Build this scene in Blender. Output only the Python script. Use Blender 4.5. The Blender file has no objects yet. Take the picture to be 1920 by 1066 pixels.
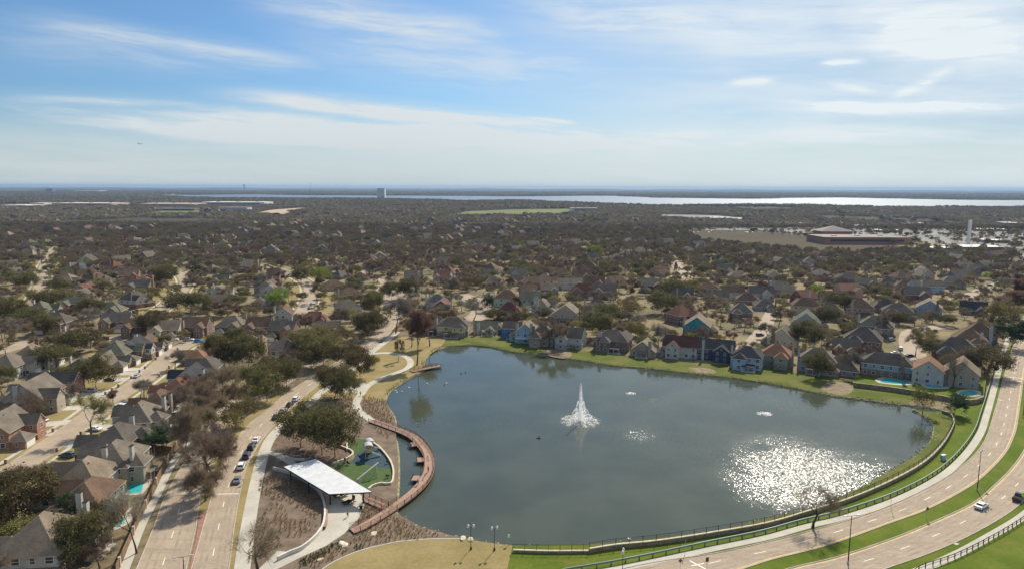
import bpy, bmesh, math, random
import numpy as np
from mathutils import Vector, Matrix, geometry, noise
R = math.radians
rng = random.Random(7)
sc = bpy.context.scene
# ------------------------------------------------------------------ camera
FPX, CAMH, PIT, ROLL = 1280.0, 80.0, math.atan(181.5/1280), R(.2)
cam = bpy.data.cameras.new('camera'); camo = bpy.data.objects.new('camera', cam); sc.collection.objects.link(camo)
cam.sensor_width = 36; cam.lens = 24; cam.clip_start = .5; cam.clip_end = 90000
camo.matrix_world = Matrix.Translation((0, 0, CAMH)) @ Matrix.Rotation(math.pi/2-PIT, 4, 'X') @ Matrix.Rotation(ROLL, 4, 'Z')
sc.camera = camo
def ray(px, py):
    x, y = (px-960)/FPX, -(py-533)/FPX
    c, s = math.cos(ROLL), math.sin(ROLL); x, y = c*x-s*y, s*x+c*y
    cp, sp = math.cos(PIT), math.sin(PIT)
    return Vector((x, cp+y*sp, -sp+y*cp))
def P(px, py, z=0.):                                   # where the sight line of a photo pixel meets height z
    d = ray(px, py); t = (z-CAMH)/d.z
    return (d.x*t, d.y*t)
def PX(x, y, z=0.):                                    # and back
    v = camo.matrix_world.inverted() @ Vector((x, y, z))
    return (960-FPX*v.x/v.z, 533+FPX*v.y/v.z)
def PL(pts, z=0.): return [P(a, b, z) for a, b in pts]
# ------------------------------------------------------------------ light
SUN_AZ, SUN_EL = R(23), R(41)
sd = Vector((math.sin(SUN_AZ)*math.cos(SUN_EL), math.cos(SUN_AZ)*math.cos(SUN_EL), math.sin(SUN_EL)))
sl = bpy.data.lights.new('sun', 'SUN'); sl.energy = 5.0; sl.angle = R(.53); sl.color = (1, .91, .77)
so = bpy.data.objects.new('sun', sl); sc.collection.objects.link(so); so.rotation_euler = sd.to_track_quat('Z', 'Y').to_euler()
sc.view_settings.view_transform = 'Standard'; sc.view_settings.look = 'None'; sc.view_settings.exposure = .28; sc.view_settings.gamma = 1
sc.cycles.use_denoising = True; sc.cycles.sample_clamp_direct = 40.; sc.cycles.max_bounces = 5; sc.cycles.diffuse_bounces = 2; sc.cycles.glossy_bounces = 3; sc.cycles.transmission_bounces = 3
sc.cycles.transparent_max_bounces = 6; sc.cycles.volume_bounces = 0; sc.cycles.caustics_reflective = False; sc.cycles.caustics_refractive = False

class NT:                                              # tiny node-tree writer
    def __init__(s, nt): s.nt = nt; nt.nodes.clear()
    def n(s, t, **kw):
        nd = s.nt.nodes.new(t)
        for k, v in kw.items():
            if k.startswith('_'): setattr(nd, k[1:], v)
        return nd
    def set(s, sock, v):
        if isinstance(v, bpy.types.NodeSocket): s.nt.links.new(v, sock)
        elif v is not None:
            if isinstance(v, (tuple, list)) and len(v) == 3 and sock.type == 'RGBA': v = (*v, 1)
            sock.default_value = v
    def m(s, op, a, b=None, c=None, clamp=False):
        nd = s.n('ShaderNodeMath', _operation=op, _use_clamp=clamp)
        for i, v in enumerate((a, b, c)):
            if v is not None: s.set(nd.inputs[i], v)
        return nd.outputs[0]
    def vm(s, op, a, b=None):
        nd = s.n('ShaderNodeVectorMath', _operation=op); s.set(nd.inputs[0], a)
        if b is not None: s.set(nd.inputs[3 if op == 'SCALE' else 1], b)
        return nd.outputs[1 if op in ('LENGTH', 'DOT_PRODUCT') else 0]
    def noise(s, vec, scale, detail=3, rough=.55, out=0, dist=0.):
        nd = s.n('ShaderNodeTexNoise'); s.set(nd.inputs['Vector'], vec); s.set(nd.inputs['Scale'], scale)
        nd.inputs['Detail'].default_value = detail; nd.inputs['Roughness'].default_value = rough; nd.inputs['Distortion'].default_value = dist
        return nd.outputs[out]
    def ss(s, v, a, b, lo=0., hi=1.):
        nd = s.n('ShaderNodeMapRange', _interpolation_type='SMOOTHSTEP'); s.set(nd.inputs[0], v)
        for i, q in enumerate((a, b, lo, hi)): s.set(nd.inputs[i+1], q)
        return nd.outputs[0]
    def mix(s, f, a, b, blend='MIX'):
        nd = s.n('ShaderNodeMix', _data_type='RGBA', _blend_type=blend); s.set(nd.inputs[0], f); s.set(nd.inputs[6], a); s.set(nd.inputs[7], b)
        return nd.outputs[2]
    def pos(s): return s.n('ShaderNodeNewGeometry').outputs['Position']
    def comb(s, x, y, z):
        nd = s.n('ShaderNodeCombineXYZ')
        for i, v in enumerate((x, y, z)): s.set(nd.inputs[i], v)
        return nd.outputs[0]
    def sep(s, v):
        nd = s.n('ShaderNodeSeparateXYZ'); s.set(nd.inputs[0], v); return nd.outputs
# ------------------------------------------------------------------ sky: physical sky with thin cirrus laid out by direction
w = bpy.data.worlds.new('World'); sc.world = w; w.use_nodes = True
t = NT(w.node_tree)
sky = t.n('ShaderNodeTexSky', _sky_type='NISHITA', _sun_disc=False, _sun_elevation=SUN_EL, _sun_rotation=SUN_AZ, _altitude=200, _air_density=1.0, _dust_density=1.2, _ozone_density=1.5)
dirv = t.n('ShaderNodeTexCoord').outputs['Generated']
dx, dy, dz = t.sep(dirv)
az = t.m('MULTIPLY', t.m('ARCTAN2', dx, dy), 57.2958)
el = t.m('MULTIPLY', t.m('ARCSINE', dz), 57.2958)
def ae(px, py):
    d = ray(px, py).normalized(); return math.degrees(math.atan2(d.x, d.y)), math.degrees(math.asin(d.z))
warp = t.noise(t.comb(t.m('MULTIPLY', az, .06), t.m('MULTIPLY', el, .22), 0.), 1., 3)
elw = t.m('ADD', el, t.m('MULTIPLY', t.m('SUBTRACT', warp, .5), 2.0))
def streak(seed, kx=.09, ky=.9, tilt=.0):
    e2 = t.m('ADD', elw, t.m('MULTIPLY', az, tilt))
    return t.noise(t.comb(t.m('MULTIPLY', az, kx), t.m('MULTIPLY', e2, ky), float(seed)), 1., 6, .6)
n1 = streak(1, .09, .9, .04); n2 = streak(5, .2, 1.6, .05); n3 = streak(9, .05, .45, .05)
fine = t.m('ADD', t.m('MULTIPLY', n1, .6), t.m('MULTIPLY', n2, .4))
tex = t.ss(fine, .38, .6)
mask = None
FEAT = [((-60, 205), (1500, 275), 36, 1.15), ((380, 178), (1130, 240), 21, .95), ((440, -8), (1010, 80), 34, .5), ((-40, 28), (640, 125), 24, .42),
        ((1530, 40), (2000, 62), 40, 1.0), ((1580, 84), (2000, 98), 24, .9), ((1655, 190), (1800, 122), 13, .85), ((1420, 203), (2000, 196), 17, .9),
        ((1525, 119), (1640, 114), 10, .85), ((1362, 158), (1460, 152), 8, .85), ((1545, 158), (1650, 174), 8, .75), ((-60, 182), (450, 200), 10, .45), ((950, 215), (1110, 235), 8, .6), ((1000, 250), (1500, 252), 16, .6), ((500, 60), (1250, 150), 60, .34), ((900, 10), (1700, 60), 60, .5), ((-100, 60), (500, 130), 30, .2), ((1100, 265), (2000, 240), 24, .55), ((-60, 250), (700, 262), 16, .35)]
for (a, b, th, st) in FEAT:
    A, B = ae(*a), ae(*b); k = (B[1]-A[1])/(B[0]-A[0]); W = th/1280*57.3*.75
    L = abs(B[0]-A[0])
    yc = t.m('MULTIPLY_ADD', t.m('SUBTRACT', az, A[0]), k, A[1])
    dd = t.m('DIVIDE', t.m('SUBTRACT', t.m('ADD', el, t.m('MULTIPLY', t.m('SUBTRACT', warp, .5), min(1.6, W*1.8))), yc), W)
    g = t.m('EXPONENT', t.m('MULTIPLY', t.m('MULTIPLY', dd, dd), -1.))
    win = t.m('MULTIPLY', t.ss(az, A[0]-L*.08, A[0]+L*.38), t.ss(az, B[0]+L*.08, B[0]-L*.38))
    g = t.m('MULTIPLY', t.m('MULTIPLY', g, win), st)
    mask = g if mask is None else t.m('MAXIMUM', mask, g)
mask = t.m('MULTIPLY', mask, t.m('MULTIPLY_ADD', tex, .7, .5))
veil = t.m('MULTIPLY', t.ss(az, -12., 26.), t.m('MULTIPLY_ADD', t.ss(n3, .32, .66), .40, .34))        # thin veil towards the sun side
low = t.m('MULTIPLY', t.ss(el, 6.2, .8), t.m('MULTIPLY_ADD', tex, .18, .76))
rest = t.m('MULTIPLY', t.ss(el, 15., 30.), t.m('MULTIPLY', tex, .35))
cm = t.m('MAXIMUM', t.m('MAXIMUM', mask, veil), t.m('MAXIMUM', low, rest))
cm = t.m('ADD', cm, t.m('MULTIPLY', mask, .55), clamp=True)
skyc = t.mix(1., sky.outputs[0], (.57, .86, 1.14), 'MULTIPLY'); skyc = t.vm('SCALE', skyc, t.ss(az, -14., 32., 1.02, .70))
cloudc = t.mix(low, (8.0, 8.7, 9.1), (7.1, 7.9, 8.1)); cloudc = t.vm('SCALE', cloudc, t.ss(az, -15., 30., .96, 1.12))
colr = t.mix(cm, skyc, cloudc)
bg = t.n('ShaderNodeBackground'); t.set(bg.inputs[0], colr); bg.inputs[1].default_value = .075
wo = t.n('ShaderNodeOutputWorld'); t.set(wo.inputs[0], bg.outputs[0])
# ------------------------------------------------------------------ materials
MATS = {}
def mat(name, col, rough=.85, var=.18, scale=.6, col2=None, spec=.3, fine=0., objrand=0., transl=0., metal=0.):
    if name in MATS: return MATS[name]
    m = bpy.data.materials.new(name); m.use_nodes = True; t = NT(m.node_tree)
    p = t.pos(); f = t.noise(p, scale, 4, .6)
    f = t.ss(f, .3, .7)
    lo = tuple(c*(1-var) for c in col); hi = tuple(min(1, c*(1+var)) for c in (col2 or col))
    c = t.mix(f, lo, hi)
    if fine:
        g = t.noise(p, scale*9, 2, .6); c = t.mix(t.m('MULTIPLY', t.ss(g, .42, .66), fine), c, tuple(q*.45 for q in col))
    if objrand:
        r = t.n('ShaderNodeObjectInfo').outputs['Random']
        hs = t.n('ShaderNodeHueSaturation'); t.set(hs.inputs['Color'], c); t.set(hs.inputs['Value'], t.m('MULTIPLY_ADD', r, objrand, 1-objrand/2))
        t.set(hs.inputs['Hue'], t.m('MULTIPLY_ADD', r, .05, .475)); c = hs.outputs[0]
    b = t.n('ShaderNodeBsdfPrincipled'); t.set(b.inputs['Base Color'], c); b.inputs['Roughness'].default_value = rough
    b.inputs['Specular IOR Level'].default_value = spec; b.inputs['Metallic'].default_value = metal
    s = b.outputs[0]
    if transl:
        tr = t.n('ShaderNodeBsdfTranslucent'); t.set(tr.inputs[0], c); mx = t.n('ShaderNodeMixShader'); mx.inputs[0].default_value = transl
        t.set(mx.inputs[1], s); t.set(mx.inputs[2], tr.outputs[0]); s = mx.outputs[0]
    o = t.n('ShaderNodeOutputMaterial'); t.set(o.inputs[0], s)
    MATS[name] = m; return m
def brickmat(name, c1, c2, mortar=(.3, .27, .24)):
    if name in MATS: return MATS[name]
    m = bpy.data.materials.new(name); m.use_nodes = True; t = NT(m.node_tree)
    x, y, z = t.sep(t.n('ShaderNodeTexCoord').outputs['Object'])
    br = t.n('ShaderNodeTexBrick'); t.set(br.inputs['Vector'], t.comb(t.m('ADD', x, y), z, 0.)); br.inputs['Scale'].default_value = 1
    for k, v in (('Color1', c1), ('Color2', c2), ('Mortar', mortar)): t.set(br.inputs[k], v)
    br.inputs['Brick Width'].default_value = .24; br.inputs['Row Height'].default_value = .085; br.inputs['Mortar Size'].default_value = .008
    f = t.ss(t.noise(t.pos(), .8, 4), .3, .7)
    c = t.mix(1., br.outputs[0], t.mix(f, (.78, .78, .78), (1.15, 1.12, 1.1)), 'MULTIPLY')
    b = t.n('ShaderNodeBsdfPrincipled'); t.set(b.inputs['Base Color'], c); b.inputs['Roughness'].default_value = .9
    o = t.n('ShaderNodeOutputMaterial'); t.set(o.inputs[0], b.outputs[0]); MATS[name] = m; return m
def sidingmat(name, col):
    if name in MATS: return MATS[name]
    m = bpy.data.materials.new(name); m.use_nodes = True; t = NT(m.node_tree)
    p = t.pos(); z = t.sep(p)[2]
    line = t.ss(t.m('FRACT', t.m('MULTIPLY', z, 5.)), .0, .18)
    f = t.ss(t.noise(p, .7, 4), .3, .7)
    c = t.mix(f, tuple(q*.86 for q in col), tuple(min(1, q*1.06) for q in col))
    c = t.mix(t.m('MULTIPLY_ADD', line, .3, .7), (.12, .11, .1), c)
    b = t.n('ShaderNodeBsdfPrincipled'); t.set(b.inputs['Base Color'], c); b.inputs['Roughness'].default_value = .7
    o = t.n('ShaderNodeOutputMaterial'); t.set(o.inputs[0], b.outputs[0]); MATS[name] = m; return m
def shinglemat(name, col):
    if name in MATS: return MATS[name]
    m = bpy.data.materials.new(name); m.use_nodes = True; t = NT(m.node_tree)
    p = t.pos(); x, y, z = t.sep(p)
    course = t.noise(t.comb(t.m('MULTIPLY', x, 1.2), t.m('MULTIPLY', y, 1.2), t.m('MULTIPLY', z, 7.)), 1., 2)
    stain = t.ss(t.noise(p, .22, 4, .65), .3, .72)
    c = t.mix(stain, tuple(q*.72 for q in col), tuple(q*1.2 for q in col))
    c = t.mix(t.m('MULTIPLY', t.ss(course, .35, .7), .45), c, tuple(q*.5 for q in col))
    c = t.mix(t.m('MULTIPLY', t.ss(t.noise(p, 3.2, 2), .5, .7), .3), c, tuple(q*1.5 for q in col))
    b = t.n('ShaderNodeBsdfPrincipled'); t.set(b.inputs['Base Color'], c); b.inputs['Roughness'].default_value = .95; b.inputs['Specular IOR Level'].default_value = .12
    o = t.n('ShaderNodeOutputMaterial'); t.set(o.inputs[0], b.outputs[0]); MATS[name] = m; return m
ROOF = {k: shinglemat('shingle_'+k, c) for k, c in dict(grey=(.175, .15, .12), tan=(.23, .185, .135), brown=(.15, .10, .07), red=(.17, .085, .06), slate=(.115, .10, .088), dark=(.055, .055, .06), green=(.135, .135, .10), rust=(.25, .14, .09), maroon=(.10, .045, .04), blue=(.075, .085, .10)).items()}
WALL = dict(brick=brickmat('brick_brown', (.17, .085, .06), (.24, .13, .09)), red=brickmat('brick_red', (.20, .06, .045), (.28, .09, .06)), orange=brickmat('brick_orange', (.34, .14, .075), (.42, .19, .11)),
    tan=brickmat('brick_tan', (.34, .26, .19), (.42, .33, .25)), stone=brickmat('brick_stone', (.36, .31, .24), (.46, .4, .32)), greybrick=brickmat('brick_grey', (.2, .17, .15), (.28, .24, .21)))
for k, c in dict(cream=(.54, .47, .32), white=(.49, .475, .44), sage=(.34, .37, .28), blue=(.05, .19, .42), paleblue=(.34, .46, .57), teal=(.02, .27, .30), navy=(.045, .06, .11), grey=(.34, .33, .31), yellow=(.52, .47, .26), mint=(.40, .50, .42), pink=(.5, .3, .25), beige=(.38, .32, .25), bluegrey=(.3, .36, .42)).items():
    WALL[k] = sidingmat('siding_'+k, c)
trim_w = mat('trim_white', (.72, .70, .66), .6, .08); trim_b = mat('trim_beige', (.46, .40, .31), .6, .08)
glass = mat('window_glass', (.03, .04, .05), .06, .3, .4, spec=.8)
door_w = mat('garage_white', (.78, .77, .74), .5, .05); door_d = mat('door_dark', (.09, .05, .035), .5, .2)
door_b = mat('garage_dark', (.05, .06, .08), .4, .2)
concrete = mat('concrete_pale', (.46, .43, .365), .9, .1, .12, fine=.12)
roadc = mat('road_concrete', (.36, .287, .21), .9, .13, .16, fine=.22)
kerbc = mat('kerb_concrete', (.42, .37, .31), .9, .15, .3)
white_paint = mat('road_paint_white', (.78, .76, .7), .7, .15, 1.); yellow_paint = mat('road_paint_yellow', (.7, .5, .12), .7, .2, .8)
paver = brickmat('brick_paver', (.26, .12, .085), (.33, .17, .12))
metal_d = mat('metal_dark', (.03, .027, .025), .8, .2, spec=.08); metal_g = mat('metal_grey', (.42, .43, .44), .4, .12, spec=.5)
metal_rail = mat('guardrail_teal', (.12, .19, .175), .5, .15); wood_f = mat('wood_fence', (.20, .125, .075), .85, .3, 1.2)
deckm = mat('deck_board', (.34, .215, .155), .8, .18, 1.5, fine=.25); railm = mat('rail_rust', (.16, .075, .05), .7, .2)
stonew = mat('stone_wall_cap', (.58, .51, .38), .9, .18, .9); stoned = mat('stone_wall_face', (.26, .20, .14), .9, .35, 1.2)
bark = mat('bark', (.10, .08, .062), .95, .3, 2.); barkd = mat('bark_dark', (.055, .043, .034), .95, .3, 2.)
# ------------------------------------------------------------------ mesh helpers
COL = sc.collection
def link(o): COL.objects.link(o); return o
def tag(o, label=None, cat=None, group=None, kind=None):
    if label: o['label'] = label
    if cat: o['category'] = cat
    if group: o['group'] = group
    if kind: o['kind'] = kind
    return o
def empty(name, loc=(0, 0, 0), rz=0., label=None, cat=None, group=None, s=1.):
    o = bpy.data.objects.new(name, None); link(o); o.location = loc; o.rotation_euler = (0, 0, rz); o.scale = (s, s, s)
    return tag(o, label, cat, group)
class MB:
    def __init__(s): s.v = []; s.f = []; s.mi = []
    def add(s, vs, fs, mi=0):
        b = len(s.v); s.v += [tuple(q) for q in vs]; s.f += [tuple(b+i for i in f) for f in fs]; s.mi += [mi]*len(fs); return s
    def box(s, c, d, rz=0., mi=0, taper=1.):
        x, y, z = d[0]/2, d[1]/2, d[2]/2; cs, sn = math.cos(rz), math.sin(rz); vs = []
        for dz, k in ((-z, 1.), (z, taper)):
            for ax, ay in ((-x, -y), (x, -y), (x, y), (-x, y)):
                ax, ay = ax*k, ay*k; vs.append((c[0]+ax*cs-ay*sn, c[1]+ax*sn+ay*cs, c[2]+dz))
        return s.add(vs, [(0, 3, 2, 1), (4, 5, 6, 7), (0, 1, 5, 4), (1, 2, 6, 5), (2, 3, 7, 6), (3, 0, 4, 7)], mi)
    def tube(s, a, b, r0, r1=None, n=6, mi=0, cap=True):
        a, b = Vector(a), Vector(b); r1 = r0 if r1 is None else r1; d = (b-a)
        if d.length < 1e-6: return s
        u = d.orthogonal().normalized(); v = d.normalized().cross(u); vs = []
        for c, r in ((a, r0), (b, r1)):
            for i in range(n):
                q = 2*math.pi*i/n; vs.append(c+u*(r*math.cos(q))+v*(r*math.sin(q)))
        fs = [(i, (i+1) % n, n+(i+1) % n, n+i) for i in range(n)]
        if cap: fs += [tuple(range(n-1, -1, -1)), tuple(range(n, 2*n))]
        return s.add(vs, fs, mi)
    def mesh(s, name, mats):
        me = bpy.data.meshes.new(name); me.from_pydata(s.v, [], s.f)
        for m in (mats if isinstance(mats, (list, tuple)) else [mats]): me.materials.append(m)
        if any(s.mi): me.polygons.foreach_set('material_index', s.mi)
        me.update(); return me
    def build(s, name, mats, parent=None, loc=(0, 0, 0), rz=0., smooth=False):
        o = bpy.data.objects.new(name, s.mesh(name, mats)); link(o); o.location = loc; o.rotation_euler = (0, 0, rz)
        if parent: o.parent = parent
        if smooth: o.data.polygons.foreach_set('use_smooth', [True]*len(o.data.polygons))
        return o
def inst(name, me, parent=None, loc=(0, 0, 0), rz=0., scale=None):
    o = bpy.data.objects.new(name, me); link(o); o.location = loc; o.rotation_euler = (0, 0, rz)
    if scale: o.scale = scale
    if parent: o.parent = parent
    return o
def copytree(o, parent=None):
    c = o.copy(); link(c); c.parent = parent
    for ch in o.children: copytree(ch, c)
    return c
def smooth(pts, step=3.):                               # Catmull-Rom through points
    pts = [Vector(p) for p in pts]; out = []
    for i in range(len(pts)-1):
        a, b, c, d = pts[max(i-1, 0)], pts[i], pts[i+1], pts[min(i+2, len(pts)-1)]
        n = max(1, int((c-b).length/step))
        for k in range(n):
            u = k/n; out.append(tuple(.5*((2*b)+(c-a)*u+(2*a-5*b+4*c-d)*u*u+(3*b-a-3*c+d)*u**3)))
    out.append(tuple(pts[-1])); return out
def offset(pts, d):                                     # to the right of travel for d > 0
    out = []
    for i, p in enumerate(pts):
        a, b = pts[max(i-1, 0)], pts[min(i+1, len(pts)-1)]
        t = Vector((b[0]-a[0], b[1]-a[1])); t.normalize(); out.append((p[0]+t.y*d, p[1]-t.x*d))
    return out
CLEAR = []                                              # polygons kept free of trees: (pts, margin)
def sheet(name, pts, z, m, kind='structure', clear=True):
    tri = geometry.tessellate_polygon([[Vector((x, y, 0)) for x, y in pts]])
    mb = MB(); fs = []
    for a, b, c in tri:
        p, q, r = pts[a], pts[b], pts[c]
        fs.append((a, b, c) if (q[0]-p[0])*(r[1]-p[1])-(q[1]-p[1])*(r[0]-p[0]) > 0 else (a, c, b))
    mb.add([(x, y, z) for x, y in pts], fs)
    o = mb.build(name, m)
    if kind: o['kind'] = kind
    if clear: CLEAR.append((pts, 0))
    return o
def between(l, r): return list(l)+list(reversed(r))
def ribbon(name, pts, wd, z, m, clear=True, **k): return sheet(name, between(offset(pts, -wd/2), offset(pts, wd/2)), z, m, clear=clear, **k)
def wallmb(pts, wd, z0, z1, mb=None, mi=0, mitop=None):
    mb = mb or MB(); l, r = offset(pts, -wd/2), offset(pts, wd/2); n = len(pts)
    vs = [(*p, z0) for p in l]+[(*p, z0) for p in r]+[(*p, z1) for p in l]+[(*p, z1) for p in r]
    side, top = [], []
    for i in range(n-1):
        side += [(i+1, i, 2*n+i, 2*n+i+1), (n+i, n+i+1, 3*n+i+1, 3*n+i)]; top.append((3*n+i, 3*n+i+1, 2*n+i+1, 2*n+i))
    side += [(0, n, 3*n, 2*n), (n+n-1, n-1, 3*n-1, 4*n-1)]
    b = len(mb.v); mb.add(vs, side, mi)
    mb.f += [tuple(b+i for i in f) for f in top]; mb.mi += [mi if mitop is None else mitop]*len(top)
    return mb
def along(pts, step, off=0.):                           # (x, y, heading) every step metres
    out = []; s = off
    for a, b in zip(pts[:-1], pts[1:]):
        d = math.hypot(b[0]-a[0], b[1]-a[1]); h = math.atan2(b[1]-a[1], b[0]-a[0])
        while s < d: out.append((a[0]+(b[0]-a[0])*s/d, a[1]+(b[1]-a[1])*s/d, h)); s += step
        s -= d
    return out
ORD = ['first', 'second', 'third', 'fourth', 'fifth', 'sixth', 'seventh', 'eighth', 'ninth', 'tenth', 'eleventh', 'twelfth']
def nth(i):
    if i < 12: return ORD[i]
    k = i+1; return f"{k}{'th' if 10 <= k % 100 <= 20 else {1: 'st', 2: 'nd', 3: 'rd'}.get(k % 10, 'th')}"
# ================================================================== THE LAND
SHORE = smooth(PL([(795, 692), (792, 676), (801, 667), (813, 656), (830, 650), (850, 647), (885, 646), (920, 649), (945, 655), (975, 660), (1020, 664), (1050, 669), (1095, 675), (1150, 684), (1200, 688), (1275, 696), (1305, 700), (1380, 708), (1440, 717), (1465, 722), (1502, 729), (1547, 738), (1585, 743), (1625, 748), (1652, 752), (1702, 757), (1735, 761), (1772, 770), (1760, 775), (1740, 771), (1712, 767), (1724, 773), (1738, 781), (1750, 792), (1752, 807), (1745, 827), (1727, 845), (1715, 854), (1677, 877), (1655, 890), (1615, 912), (1575, 932), (1540, 947), (1485, 960), (1440, 971), (1340, 994), (1235, 1007), (1147, 1016), (1105, 1020), (1010, 1022), (960, 1021), (930, 1018), (885, 1011), (860, 1006), (825, 998), (790, 987), (760, 974), (744, 962), (742, 940), (745, 925), (747, 875), (744, 830), (736, 808), (741, 795), (739, 780), (730, 765), (722, 751), (725, 740), (732, 730), (750, 717), (775, 702), (795, 692)]), 2.5)[:-1]
def ground_material():
    m = bpy.data.materials.new('ground_soil_grass'); m.use_nodes = True; t = NT(m.node_tree); p = t.pos(); x, y, z = t.sep(p)
    a = t.ss(t.noise(p, .03, 5, .6), .38, .62); b = t.ss(t.noise(p, .35, 4, .6), .35, .65); c3 = t.ss(t.noise(p, 2.5, 3), .3, .7)
    tan = t.mix(b, (.22, .18, .095), (.32, .265, .15)); brown = t.mix(b, (.085, .068, .048), (.155, .12, .08))
    near = t.mix(t.m('MULTIPLY_ADD', a, .75, .25), brown, tan); near = t.mix(t.m('MULTIPLY', c3, .3), near, (.12, .09, .06))
    gpatch = t.ss(t.noise(t.vm('ADD', p, (91., 7., 0.)), .012, 4), .56, .66)
    near = t.mix(t.m('MULTIPLY', gpatch, .45), near, (.15, .19, .06))
    d = t.vm('LENGTH', p)
    f1 = t.ss(t.noise(p, .0011, 6, .62), .34, .66); f2 = t.ss(t.noise(p, .006, 6, .65), .35, .66)
    wood = t.mix(f1, (.05, .045, .038), (.085, .075, .055)); wood = t.mix(t.m('MULTIPLY', f2, .6), wood, (.055, .062, .035))
    fld = t.ss(t.noise(t.comb(t.m('MULTIPLY', x, .0006), t.m('MULTIPLY', y, .0011), 3.), 1., 5), .62, .7)
    far = t.mix(t.m('MULTIPLY', fld, t.ss(d, 9000., 16000.)), wood, (.30, .26, .18))
    c = t.mix(t.ss(d, 700., 1500.), near, far)
    bs = t.n('ShaderNodeBsdfPrincipled'); t.set(bs.inputs['Base Color'], c); bs.inputs['Roughness'].default_value = 1; bs.inputs['Specular IOR Level'].default_value = .1
    o = t.n('ShaderNodeOutputMaterial'); t.set(o.inputs[0], bs.outputs[0]); return m
gm = ground_material()
outer = [(-800, -300), (900, -300), (900, 1400), (-800, 1400)]
tri = geometry.tessellate_polygon([[Vector((*p, 0)) for p in outer], [Vector((*p, 0)) for p in SHORE]])
allp = outer+SHORE; mb = MB(); fs = []
for a, b, c in tri:
    p, q, r = allp[a], allp[b], allp[c]; ar = (q[0]-p[0])*(r[1]-p[1])-(q[1]-p[1])*(r[0]-p[0])
    if abs(ar) > 1e-9: fs.append((a, b, c) if ar > 0 else (a, c, b))
mb.add([(*p, 0) for p in allp], fs)
G = 30000; far = [(-G, -G), (G, -G), (G, G), (-G, G)]
mb.add([(*p, 0) for p in outer+far], [(i, 4+i, 4+(i+1) % 4, (i+1) % 4)[::-1] if False else (4+i, 4+(i+1) % 4, (i+1) % 4, i) for i in range(4)])
tag(mb.build('ground', gm), kind='structure')
cx, cy = sum(p[0] for p in SHORE)/len(SHORE), sum(p[1] for p in SHORE)/len(SHORE)
area2 = sum(SHORE[i-1][0]*SHORE[i][1]-SHORE[i][0]*SHORE[i-1][1] for i in range(len(SHORE)))
def ring_off(pts, d):                                   # inward for d > 0
    n = len(pts); out = []; sg = 1 if area2 > 0 else -1
    for i in range(n):
        a, b = pts[i-1], pts[(i+1) % n]; tx, ty = b[0]-a[0], b[1]-a[1]; L = math.hypot(tx, ty) or 1
        out.append((pts[i][0]-ty/L*d*sg, pts[i][1]+tx/L*d*sg))
    return out
inn = ring_off(SHORE, 1.3); n = len(SHORE); mb = MB()
mb.add([(*p, 0) for p in SHORE]+[(*p, -1.3) for p in inn], [((i+1) % n, i, n+i, n+(i+1) % n) for i in range(n)])
bankm = mat('bank_soil', (.20, .16, .10), .95, .3, .6, col2=(.26, .25, .14))
tag(mb.build('lake_bank', bankm), kind='structure')
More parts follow.
